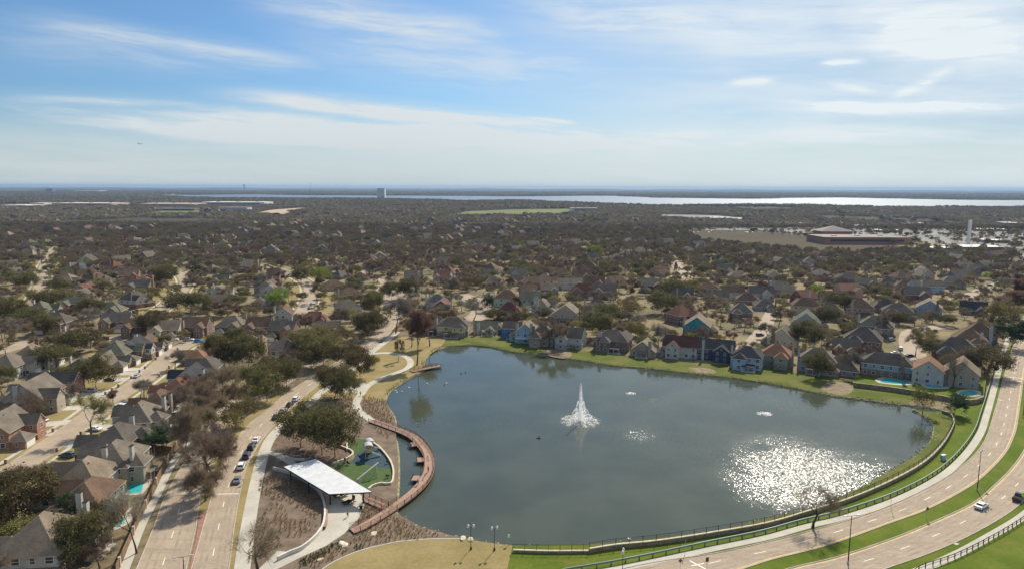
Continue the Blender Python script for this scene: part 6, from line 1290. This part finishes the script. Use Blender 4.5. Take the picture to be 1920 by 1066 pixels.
# brick mailbox piers along the west street
mbx = [(88, 809), (132, 817), (95, 848), (53, 891), (13, 868), (125, 742), (205, 732), (222, 725), (240, 710), (256, 726), (273, 691), (299, 675), (292, 706), (316, 690), (329, 658), (178, 700)]
mbm = MB().box((0, 0, .65), (.62, .62, 1.3)).mesh('pier', WALL['brick']); mcm = MB().box((0, 0, 0), (.74, .74, .1), taper=.8).mesh('pier_cap', stonew); mlb = MB().box((0, -.32, 0), (.26, .06, .24)).mesh('mail_slot', metal_d)
mbx.sort(key=lambda q: q[0])
for i, (px, py) in enumerate(mbx):
    x, y = P(px, py); j = min(range(len(S1)), key=lambda k: (S1[k][0]-x)**2+(S1[k][1]-y)**2); d = (Vector((x, y))-Vector(S1[j])).normalized(); x, y = S1[j][0]+d.x*5.3, S1[j][1]+d.y*5.3
    r = empty('mailbox', (x, y, 0), math.atan2(d.y, d.x)-math.pi/2, f'{nth(i)} brick mailbox pier from the left on the west street', 'mailbox', 'brick mailboxes'); inst('pier', mbm, r); inst('pier_cap', mcm, r, (0, 0, 1.35)); inst('mail_slot', mlb, r, (0, 0, 1.0))
# ================================================================== VEHICLES
tyre = mat('tyre', (.02, .02, .02), .9); chrome = mat('wheel_rim', (.45, .45, .46), .35, spec=.6); red_l = mat('tail_lamp', (.35, .02, .02), .3); hl = mat('head_lamp', (.7, .7, .68), .15, spec=.7); cglass = mat('car_glass', (.02, .025, .03), .05, .2, spec=.9)
def cpaint(n, c): return mat('paint_'+n, c, .28, .04, .5, spec=.7)
CP = {n: cpaint(n, c) for n, c in dict(white=(.74, .74, .74), black=(.018, .018, .02), silver=(.42, .43, .45), grey=(.16, .17, .19), dark=(.04, .045, .055), blue=(.03, .10, .30), navy=(.025, .04, .09), red=(.35, .03, .03), green=(.03, .06, .055), beige=(.4, .34, .26), cover=(.02, .20, .55), gold=(.30, .2, .06)).items()}
SH = dict(sedan=(4.7, 1.82, [(-2.35, .35), (-2.33, .75), (-2.15, .93), (-1.45, .98), (1.05, .96), (2.05, .82), (2.33, .6), (2.35, .35)], [(-1.5, .96), (-.95, 1.40), (.25, 1.44), (1.1, .95)]),
          suv=(4.8, 1.92, [(-2.4, .42), (-2.4, .9), (-2.3, 1.06), (1.15, 1.06), (2.1, .95), (2.38, .7), (2.4, .42)], [(-2.3, 1.05), (-2.0, 1.66), (.2, 1.74), (1.2, 1.05)]),
          pickup=(5.6, 1.98, [(-2.8, .5), (-2.8, 1.08), (-.75, 1.1), (-.7, 1.12), (1.3, 1.1), (2.6, 1.02), (2.8, .8), (2.8, .5)], [(-.72, 1.1), (-.55, 1.78), (.65, 1.8), (1.35, 1.1)]))
CM = {}
def carmesh(kind):
    if kind in CM: return CM[kind]
    L, W, body, cab = SH[kind]; bm_ = bmesh.new(); hw = W/2
    def prism(prof, w0, w1, z0, z1):
        n = len(prof); f = lambda z: (w0+(w1-w0)*min(1, max(0, (z-z0)/(z1-z0)))); l = [bm_.verts.new((x, f(z), z)) for x, z in prof]; r_ = [bm_.verts.new((x, -f(z), z)) for x, z in prof]
        bm_.faces.new(l); bm_.faces.new(r_[::-1])
        for i in range(n): j = (i+1) % n; bm_.faces.new((l[j], l[i], r_[i], r_[j]))
    prism(body, hw, hw*.93, .6, 1.05); zb = cab[0][1]; zt = max(z for _, z in cab); prism([(x, z) for x, z in cab], hw*.92, hw*.74, zb, zt)
    bmesh.ops.recalc_face_normals(bm_, faces=bm_.faces); bmesh.ops.bevel(bm_, geom=[e for e in bm_.edges], offset=.05, segments=1, affect='EDGES')
    me = bpy.data.meshes.new('body'); bm_.to_mesh(me); bm_.free(); me.materials.append(CP['white'])
    g = MB(); fw = lambda z: hw*.92+(hw*.74-hw*.92)*(z-zb)/(zt-zb)
    (x0, z0), (x1, z1), (x2, z2), (x3, z3) = cab; m_ = .86
    def q4(a, b, w_):                                   # sloping screen between two cabin points
        (xa, za), (xb, zb_) = a, b; A = (xa+(xb-xa)*.14, za+(zb_-za)*.14); Bq = (xa+(xb-xa)*.88, za+(zb_-za)*.88); dx_, dz_ = xb-xa, zb_-za; L_ = math.hypot(dx_, dz_); n_ = (-dz_/L_*.02, dx_/L_*.02)
        sgn = 1 if n_[1] > 0 else -1
        g.add([(A[0]+n_[0]*sgn, -fw(A[1])*m_, A[1]+n_[1]*sgn), (A[0]+n_[0]*sgn, fw(A[1])*m_, A[1]+n_[1]*sgn), (Bq[0]+n_[0]*sgn, fw(Bq[1])*m_, Bq[1]+n_[1]*sgn), (Bq[0]+n_[0]*sgn, -fw(Bq[1])*m_, Bq[1]+n_[1]*sgn)], [(0, 1, 2, 3)])
    q4(cab[0], cab[1], 0); q4(cab[3], cab[2], 0)
    for s in (-1, 1):
        za, zc = zb+.09, zt-.12; mid_ = (x1+x2)/2-.05
        for xa, xb, xc, xd in ((x0+(x1-x0)*.35, mid_-.05, mid_-.05, x1+.08), (mid_+.05, x3-(x3-x2)*.25, x2-.02, mid_+.05)):
            g.add([(xa, s*(fw(za)+.015), za), (xb, s*(fw(za)+.015), za), (xc, s*(fw(zc)+.015), zc), (xd, s*(fw(zc)+.015), zc)], [(0, 1, 2, 3) if s < 0 else (3, 2, 1, 0)])
    gm_ = g.mesh('window', cglass); r_ = .34 if kind == 'sedan' else .39
    w_ = MB().tube((0, -.11, 0), (0, .11, 0), r_, n=14).mesh('wheel', tyre); ri = MB().tube((0, -.12, 0), (0, .12, 0), r_*.62, n=10).mesh('rim', chrome)
    h1 = MB().box((0, 0, 0), (.07, .36, .14)).mesh('headlight', hl); t1 = MB().box((0, 0, 0), (.07, .3, .18)).mesh('tail_light', red_l)
    CM[kind] = (me, gm_, w_, ri, h1, t1, L, W, r_, body[2][1]); return CM[kind]
def car(px, py, kind, col, head, label, group='parked cars', parts=True, loc=None, z=.03):
    me, gm_, w_, ri, h1, t1, L, W, r_, zb = carmesh(kind); x, y = loc or P(px, py); r = empty('car', (x, y, z), head, label, {'pickup': 'pickup truck', 'suv': 'car', 'sedan': 'car'}[kind], group)
    b = inst('body', me, r); b.material_slots[0].link = 'OBJECT'; b.material_slots[0].material = CP[col]; inst('window', gm_, r)
    for sx in (-1, 1):
        for sy in (-1, 1):
            w = inst('wheel', w_, r, (sx*L*.305, sy*(W/2-.1), r_)); inst('rim', ri, w)
    if parts:
        for s in (-1, 1): inst('headlight', h1, r, (L/2-.06, s*W*.33, .68)); inst('tail_light', t1, r, (-L/2+.04, s*W*.36, zb-.18))
    if kind == 'pickup': MB().box((-1.75, 0, 1.02), (1.85, 1.6, .2)).build('cargo_bed', metal_d, r)
    return r
def hd(path, px, py):
    x, y = P(px, py); j = min(range(1, len(path)), key=lambda k: (path[k][0]-x)**2+(path[k][1]-y)**2); return math.atan2(path[j][1]-path[j-1][1], path[j][0]-path[j-1][0])
for i, (px, py, k, c, lb) in enumerate([(545, 748, 'suv', 'white', 'white sport utility car at the head of the boulevard queue'), (533, 758, 'sedan', 'black', 'black car second in the boulevard queue'), (521, 769, 'sedan', 'silver', 'silver car third in the boulevard queue'), (507, 781, 'sedan', 'dark', 'dark car half under the park oak'), (474, 825, 'sedan', 'white', 'white car beside the start of the park pavement'), (470, 842, 'suv', 'black', 'black car beside the yellow-flowered verge'), (463, 857, 'suv', 'navy', 'dark blue car between the black and white ones'), (456, 876, 'suv', 'white', 'white sport utility car second from the queue end'), (450, 899, 'sedan', 'grey', 'grey saloon last in the boulevard queue')]):
    d = B_r; x, y = P(px, py); j = min(range(len(d)), key=lambda q: (d[q][0]-x)**2+(d[q][1]-y)**2); pt = offset(d, -1.35)[j]
    car(0, 0, k, c, hd(B_r, px, py), lb, 'cars queued along the boulevard kerb', loc=pt)
car(716, 640, 'sedan', 'dark', hd(B_r, 716, 640)+math.pi, 'dark car driving on the boulevard bend', 'driving cars')
s1 = math.atan2(1, -.12)
for px, py, k, c, h_, lb in [(170, 734, 'suv', 'silver', 3.1, 'silver sport utility car on a drive beside the round oak'), (206, 713, 'sedan', 'black', 3.1, 'black car in the shade behind the round oak'), (257, 706, 'sedan', 'silver', s1, 'silver car parked at the west street kerb'), (293, 662, 'sedan', 'black', 3.2, 'black saloon on the drive of the low brown-roofed house'), (305, 657, 'suv', 'dark', 3.2, 'dark car behind the black saloon on a drive'), (105, 762, 'sedan', 'white', 3.1, 'white car on the drive of the many-gabled stone house'), (77, 790, 'sedan', 'dark', 3.1, 'dark saloon under the dark trunked bare tree'), (40, 816, 'suv', 'black', 3.1, 'black car before the orange brick house'), (126, 856, 'suv', 'green', 3.0, 'dark green car on the near drive of the west street'), (178, 806, 'sedan', 'white', 2.9, 'white car behind the wide olive-brown tree'), (225, 764, 'suv', 'white', 3.0, 'white car beside the small reddish tree'),
   (70, 624, 'suv', 'silver', 1.2, 'silver car on the drive of the slate brick house'), (326, 638, 'suv', 'white', .3, 'white car at the end of the west street'), (355, 638, 'suv', 'white', .2, 'white car beside the blue covered one'), (373, 641, 'suv', 'cover', .1, 'bright blue covered vehicle at the street end'),
   (586, 571, 'sedan', 'blue', 1.1, 'blue car on the middle street, front one'), (582, 579, 'sedan', 'navy', 1.1, 'dark blue car on the middle street, rear one'), (576, 535, 'sedan', 'silver', .3, 'silver car at the middle street bend'), (597, 535, 'suv', 'black', .2, 'dark car before the bright green round tree'), (866, 566, 'sedan', 'white', 2.4, 'white car in the cul-de-sac'), (892, 574, 'sedan', 'gold', .6, 'gold car in the cul-de-sac'), (858, 555, 'suv', 'black', .2, 'black car at the top of the cul-de-sac'),
   (1672, 638, 'suv', 'silver', .4, 'silver sport utility car beside the large slate brick house'), (1655, 634, 'sedan', 'dark', .4, 'dark car left of the silver one beside the slate house'), (1688, 655, 'suv', 'white', 1.2, 'white car in the right cul-de-sac, middle one'), (1678, 663, 'sedan', 'white', .2, 'white car lowest in the right cul-de-sac'), (1706, 668, 'sedan', 'black', .3, 'black car behind the kidney-pool house'), (1730, 639, 'suv', 'red', 1.4, 'red and silver car under the budding tree'), (1707, 633, 'sedan', 'white', 1.3, 'white car at the top of the right cul-de-sac'),
   (1388, 613, 'sedan', 'silver', .2, 'silver car at the shore street bend'), (1425, 629, 'suv', 'navy', .3, 'dark blue car beside the cream chimney house'), (1448, 575, 'sedan', 'white', .3, 'white car at the far end of the shore street'), (1783, 542, 'pickup', 'black', .1, 'black pickup beside the long pale blue house'), (1795, 553, 'sedan', 'silver', .3, 'silver car on the right upper street'), (1813, 556, 'suv', 'black', .3, 'black car on the right upper street'), (1856, 536, 'suv', 'dark', .2, 'dark car on the upper right street, first'), (1874, 530, 'sedan', 'silver', .2, 'silver car on the upper right street, second'), (1888, 533, 'sedan', 'white', .3, 'white car on the upper right street, third'), (1862, 522, 'suv', 'white', .3, 'white car before the farthest right houses'), (336, 536, 'sedan', 'black', .4, 'black car on the curved west lane'), (88, 523, 'sedan', 'black', 1.4, 'black car on the far west street'), (27, 552, 'sedan', 'black', .2, 'black car before the far left house'), (372, 562, 'sedan', 'black', 1.2, 'small black car beside the curved lane')]: car(px, py, k, c, h_, lb)
car(1840, 951, 'sedan', 'white', hd(L_in, 1840, 951), 'white car driving on the lower carriageway', 'driving cars'); car(1910, 935, 'pickup', 'black', hd(L_in, 1905, 900)+.0, 'black pickup with grey bed cover on the lower carriageway', 'driving cars')
# parked cars in the distant lots: body and glass only
rg = random.Random(77); lots = []
for i in range(90):
    if i < 55: px, py = rg.uniform(1630, 1915), rg.uniform(432, 462)
    else: px = rg.uniform(1250, 1560); py = 434+(px-1400)*.03*(1 if px > 1400 else .0)+rg.uniform(0, 3)
    lots.append((px, py))
lots.sort()
for i, (px, py) in enumerate(lots):
    k = rg.choice(('sedan', 'suv')); me, gm_ = carmesh(k)[:2]; x, y = P(px, py); x = round(x/3)*3; y = round(y/7)*7
    c = rg.choice(('white', 'white', 'silver', 'silver', 'black', 'grey', 'red')); r = inst('car', me, None, (x, y, .05), math.pi/2, None); r.material_slots[0].link = 'OBJECT'; r.material_slots[0].material = CP[c]; inst('window', gm_, r)
    tag(r, f'{nth(i)} tiny {c} car from the left in the distant car parks', 'car', 'cars in the distant lots')
# ================================================================== PEOPLE AND BIRDS
skin = mat('skin', (.42, .26, .19), .6); hair = mat('hair_dark', (.03, .022, .018), .7)
def person(px, py, label, shirt, trousers, head=0., step=.22, bike=False, z=.06):
    x, y = P(px, py, z); r = empty('person', (x, y, z), head, label, 'person', 'people in the park')
    J = dict(pel=(0, 0, .95, .13), chest=(.02, 0, 1.3, .16), neck=(.03, 0, 1.5, .06), head=(.05, 0, 1.64, .105), crown=(.04, 0, 1.74, .08))
    for s, n in ((1, 'l'), (-1, 'r')):
        f = step*s; J.update({'hip'+n: (0, s*.1, .9, .1), 'knee'+n: (f*.6+.05, s*.1, .5, .065), 'ank'+n: (f, s*.1, .08, .045), 'toe'+n: (f+.17, s*.11, .04, .04), 'sh'+n: (.02, s*.2, 1.43, .065), 'el'+n: (-f*.5, s*.25, 1.15, .048), 'wr'+n: (-f*.4+.12, s*.24, .92, .035), 'hand'+n: (-f*.4+.17, s*.235, .83, .04)})
    E_ = [('pel', 'chest'), ('chest', 'neck'), ('neck', 'head'), ('head', 'crown')]
    for n in 'lr': E_ += [('pel', 'hip'+n), ('hip'+n, 'knee'+n), ('knee'+n, 'ank'+n), ('ank'+n, 'toe'+n), ('chest', 'sh'+n), ('sh'+n, 'el'+n), ('el'+n, 'wr'+n), ('wr'+n, 'hand'+n)]
    def skinm(name, keys, m, k, fn=None):
        ks = [q for q in J if q in keys]; bm_ = bmesh.new(); lay = bm_.verts.layers.skin.verify(); vv = {}
        for q in ks: vv[q] = bm_.verts.new(J[q][:3]); rr = J[q][3]*k; vv[q][lay].radius = (rr, rr); vv[q][lay].use_root = q == 'pel'
        for a, b in E_:
            if a in vv and b in vv: bm_.edges.new((vv[a], vv[b]))
        me = bpy.data.meshes.new(name); bm_.to_mesh(me); bm_.free(); o = bpy.data.objects.new(name, me); link(o); o.parent = r
        o.modifiers.new('skin', 'SKIN'); s_ = o.modifiers.new('sub', 'SUBSURF'); s_.levels = s_.render_levels = 1; me.materials.append(m); return o
    skinm('body', list(J), skin, 1.); skinm('shirt', ['pel', 'chest', 'shl', 'shr', 'ell', 'elr'], shirt, 1.22); skinm('trousers', ['pel', 'hipl', 'hipr', 'kneel', 'kneer', 'ankl', 'ankr'], trousers, 1.25)
    hm = bmesh.new(); bmesh.ops.create_uvsphere(hm, u_segments=10, v_segments=7, radius=.125); me = bpy.data.meshes.new('hair'); hm.to_mesh(me); hm.free(); me.materials.append(hair); inst('hair', me, r, (.02, 0, 1.71))
    return r
wh = mat('cloth_white', (.75, .75, .76), .8); pk = mat('cloth_pink', (.6, .36, .38), .8); pu = mat('cloth_lilac', (.42, .36, .6), .8); dk = mat('cloth_dark', (.03, .03, .04), .8); bl = mat('cloth_blue', (.08, .12, .25), .8)
person(652, 968, 'person in white shirt and dark trousers walking across the plaza', wh, dk, 1.9); person(803, 884, 'person in pink top walking on the outer boardwalk', pk, bl, 1.5, z=.46); person(784, 908, 'person in lilac top on the boardwalk near the lookout', pu, bl, 4.2, z=.46); person(676, 741, 'person in dark clothes on the path beside the small plaza', dk, dk, 1.2)
person(752, 893, 'person in pale clothes standing on the bed beside the water', wh, wh, .3) if False else None
brd = mat('bird_white', (.8, .8, .78), .8); bdk = mat('bird_dark', (.05, .045, .04), .8); beak = mat('bird_beak', (.5, .28, .05), .6)
def bird(px, py, m, label, z=-.5, rz=0.):
    x, y = P(px, py, z); r = empty('duck', (x, y, z), rz, label, 'bird', 'water birds'); bm_ = bmesh.new(); bmesh.ops.create_uvsphere(bm_, u_segments=10, v_segments=7, radius=.3)
    for v in bm_.verts:
        v.co.x *= 1.5; v.co.z = v.co.z*.7+.08
        if v.co.x < -.2: v.co.z += (-.2-v.co.x)*.6; v.co.y *= .7
    bmesh.ops.create_uvsphere(bm_, u_segments=8, v_segments=6, radius=.12, matrix=Matrix.Translation((.42, 0, .5)))
    me = bpy.data.meshes.new('body'); bm_.to_mesh(me); bm_.free(); me.materials.append(m); inst('body', me, r); MB().tube((.3, 0, .15), (.42, 0, .48), .09, .07, 7).build('neck', m, r); MB().box((.58, 0, .49), (.16, .07, .04)).build('beak', beak, r)
for i, (px, py, m) in enumerate([(741, 732, brd), (744, 735, brd), (754, 734, brd), (767, 726, brd), (801, 719, brd), (837, 718, brd), (833, 722, bdk), (865, 700, bdk), (873, 698, bdk), (1179, 1010, brd), (1008, 821, bdk), (1012, 821, bdk)]):
    bird(px, py, m, f"{nth(i)} water bird from the left, {'white' if m is brd else 'dark'}, on the lake" if i < 9 else ('white bird on the water near the sea wall' if i == 9 else f"dark bird below the fountain, {'left' if i == 10 else 'right'} of two"), rz=i*1.3)
# ================================================================== FAR BUILDINGS
bwhite = mat('far_white', (.72, .70, .66), .7, .08, .02); bpink = mat('far_pink', (.60, .48, .42), .8, .1, .02); bgrey = mat('far_grey', (.30, .30, .31), .7, .12, .02); bred = brickmat('far_brick', (.40, .15, .11), (.48, .19, .14)); bbrown = mat('far_brown', (.25, .17, .12), .8, .1, .02); dkglass = mat('far_glass', (.05, .06, .08), .2, .1, .02)
def building(x0, x1, yb, hp, depth, m, rm_, label, name='warehouse', cat='building', floors=0, rz=0.):
    a, b = P(x0, yb), P(x1, yb); W = b[0]-a[0]; dep = a[1]*math.cos(PIT)+CAMH*math.sin(PIT); H = hp*dep/FPX; r = empty(name, ((a[0]+b[0])/2, a[1]+depth/2, 0), rz, label, cat, 'far buildings')
    MB().box((0, 0, H/2), (W, depth, H)).build('wall', m, r); k = MB(); k.box((0, 0, H+.15), (W+.8, depth+.8, .3)); ro = k.build('roof', rm_, r)
    u = MB()
    for q in range(3): u.box((W*(-.3+.3*q), depth*.1*(q-1), H+.3+H*.04), (W*.05, W*.04, H*.08+.6))
    u.build('roof_unit', bgrey, ro)
    n = floors or 1
    for f in range(n):
        z = H*(f+.55)/n; MB().box((0, -depth/2-.05, z), (W*.86, .2, H/n*.3)).build('window_band', dkglass, r)
    return r
building(0, 52, 390, 5, 120, bpink, bwhite, 'long pale warehouse at the left picture edge'); building(57, 85, 387, 6, 80, bwhite, bwhite, 'small white warehouse right of the edge one'); building(97, 217, 387, 6, 130, bpink, bpink, 'very long pink roofed warehouse in the left distance'); building(262, 366, 388, 6, 130, bpink, bpink, 'pink roofed warehouse left of the long white one'); building(378, 501, 386, 7, 110, bwhite, bwhite, 'long white warehouse below the reservoir'); building(285, 368, 395, 4, 40, bbrown, bgrey, 'row of low brown buildings before the pink warehouse'); building(408, 466, 398, 9, 40, mat('far_bluewhite', (.5, .56, .6), .5, .1), bgrey, 'grey-blue glass fronted office below the white warehouse', 'office', floors=3)
building(707, 722, 374, 20, 40, bwhite, bgrey, 'tall pale tower block beside the reservoir', 'tower_block', floors=9); building(86, 102, 361, 7, 60, bbrown, bgrey, 'brown block in the far left haze', 'office', floors=4); building(0, 60, 358.5, 2, 200, bwhite, bwhite, 'white sheds in the far left haze'); building(140, 200, 360, 2.5, 200, bwhite, bwhite, 'pale hangars right of the brown block')
building(1545, 1702, 458, 13, 60, bred, mat('far_roof_tan', (.34, .31, .27), .95, .15, .02, spec=.02), 'wide red brick school with pale flat roof', 'school'); x, y = P(1577, 452); r = empty('pyramid_hall', (x, y+30, 0), 0, 'white pyramid roof hall behind the red brick school', 'hall'); MB().box((0, 0, 7), (46, 34, 14)).build('wall', bred, r); MB().add([(-26, -20, 14), (26, -20, 14), (26, 20, 14), (-26, 20, 14), (0, 0, 22)], [(0, 1, 4), (1, 2, 4), (2, 3, 4), (3, 0, 4), (3, 2, 1, 0)]).build('roof', mat('hall_roof', (.30, .29, .27), .95, .1, .02, spec=.02), r)
x, y = P(1815, 459); r = empty('white_tower', (x, y, 0), 0, 'slim white square tower standing above the right woods', 'tower'); dep = y; MB().box((0, 0, 17.5), (3.4, 3.4, 35)).build('shaft', bwhite, r); MB().box((0, 0, 35.3), (3.8, 3.8, .6)).build('tower_cap', bwhite, r); MB().box((0, 0, .6), (7, 7, 1.2)).build('base', concrete, r)
for x0, x1, yb, hp, dp, m, rm_, lb in [(1790, 1880, 468, 5, 34, bgrey, bwhite, 'long low shop with white roof below the white tower'), (1750, 1800, 470, 5, 26, bpink, bwhite, 'low tan shop left of the white roofed one'), (1868, 1892, 456, 5, 26, bred, bwhite, 'small red shop with bright white roof'), (1845, 1866, 455, 5, 26, bpink, bwhite, 'small pale shop left of the red one'), (1700, 1740, 424, 4, 40, bgrey, bgrey, 'grey flat roofed shop behind the school'), (1600, 1640, 427, 4, 40, bred, bgrey, 'small brick block behind the school hall'), (1462, 1520, 423, 4, 50, bwhite, bwhite, 'white flat roofed building above the brown field'), (1710, 1740, 423, 5, 30, bpink, bwhite, 'pale building with hipped top behind the school'), (1890, 1925, 424, 6, 40, mat('far_green', (.32, .42, .34), .6), bwhite, 'green roofed building at the right edge'), (1330, 1372, 412, 4, 30, bwhite, bwhite, 'white building in the far car park, left one'), (1378, 1410, 413, 3, 30, bwhite, bwhite, 'white building in the far car park, right one'), (1600, 1626, 390, 3, 60, bwhite, bwhite, 'tiny white building in the woods before the reservoir'), (1070, 1120, 395, 5, 40, bwhite, bgrey, 'white buildings right of the green field'), (1840, 1890, 434, 4, 30, bpink, bwhite, 'long pale shop behind the far lot'), (1650, 1690, 436, 4, 25, bgrey, bwhite, 'grey shop right behind the school'), (905, 940, 405, 4, 24, mat('far_blue', (.08, .2, .3), .6), bgrey, 'blue building below the green field')]: building(x0, x1, yb, hp, dp, m, rm_, lb, 'shop')
x, y = P(583, 372); r = empty('radio_mast', (x, y, 0), 0, 'thin radio mast on the left horizon', 'mast'); MB().tube((0, 0, 0), (0, 0, 105), 1.6, .9, 6).build('shaft', bgrey, r); MB().tube((0, 0, 105), (0, 0, 118), .5, .3, 5).build('aerial', bgrey, r)
x, y = P(458, 358); r = empty('control_tower', (x, y, 0), 0, 'dark control tower on the left horizon', 'tower'); MB().tube((0, 0, 0), (0, 0, 92), 11, 9, 8).build('shaft', bgrey, r); MB().tube((0, 0, 92), (0, 0, 112), 14, 20, 8).build('cab', dkglass, r)
for i, (px, h_) in enumerate(((1415, 60), (1423, 80), (1428, 105), (1433, 112), (1438, 90), (1264, 70), (1357, 60), (1878, 85), (1895, 80))):
    x, y = P(px, 354.2); w_ = 46; r = empty('high_rise', (x, y, 0), 0, f'{nth(i)} tiny high rise block on the right horizon' if i < 5 else ['hazy block on the horizon above the far bay', 'hazy mast-like block left of the skyline', 'hazy block on the far right horizon, left one', 'hazy block on the far right horizon, right one'][i-5], 'high rise', 'skyline blocks'); MB().box((0, 0, h_/2), (w_, w_, h_)).build('wall', bgrey, r); MB().box((0, 0, h_+2), (w_*.6, w_*.6, 4)).build('roof', bgrey, r)
# airliner low on the left
d = ray(263, 270); s = 5200/d.y; r = empty('airliner', (d.x*s, d.y*s, CAMH+d.z*s), .1, 'tiny white airliner flying low in the left sky', 'aeroplane'); MB().tube((-17, 0, 0), (14, 0, 0), 2, 2, 10).build('fuselage', bwhite, r); MB().tube((14, 0, 0), (19, 0, -.4), 2, .5, 10).build('nose', bwhite, r)
for s in (-1, 1): MB().add([(4, s*1.5, -.6), (-3, s*17, .4), (-6, s*17, .4), (-4, s*1.5, -.6), (4, s*1.5, -1.1), (-3, s*17, .2), (-6, s*17, .2), (-4, s*1.5, -1.1)], [(0, 1, 2, 3), (7, 6, 5, 4), (0, 4, 5, 1), (1, 5, 6, 2), (2, 6, 7, 3), (3, 7, 4, 0)]).build('wing', bgrey, r)
MB().add([(-12, .2, 1.5), (-16, .2, 8), (-19, .2, 8), (-17, .2, 1.5), (-12, -.2, 1.5), (-16, -.2, 8), (-19, -.2, 8), (-17, -.2, 1.5)], [(0, 1, 2, 3), (7, 6, 5, 4), (0, 4, 5, 1), (1, 5, 6, 2), (2, 6, 7, 3), (3, 7, 4, 0)]).build('tail_fin', bwhite, r)
# ================================================================== AIR
hz = MB().box((0, 0, 60), (62000, 62000, 124)).build('haze', []); hz['kind'] = 'stuff'
hm = bpy.data.materials.new('haze_air'); hm.use_nodes = True; t = NT(hm.node_tree); v = t.n('ShaderNodeVolumePrincipled'); t.set(v.inputs['Color'], (.34, .52, .78)); v.inputs['Density'].default_value = 4.6e-5; v.inputs['Anisotropy'].default_value = .2
o = t.n('ShaderNodeOutputMaterial'); t.set(o.inputs['Volume'], v.outputs[0]); hz.data.materials.append(hm)
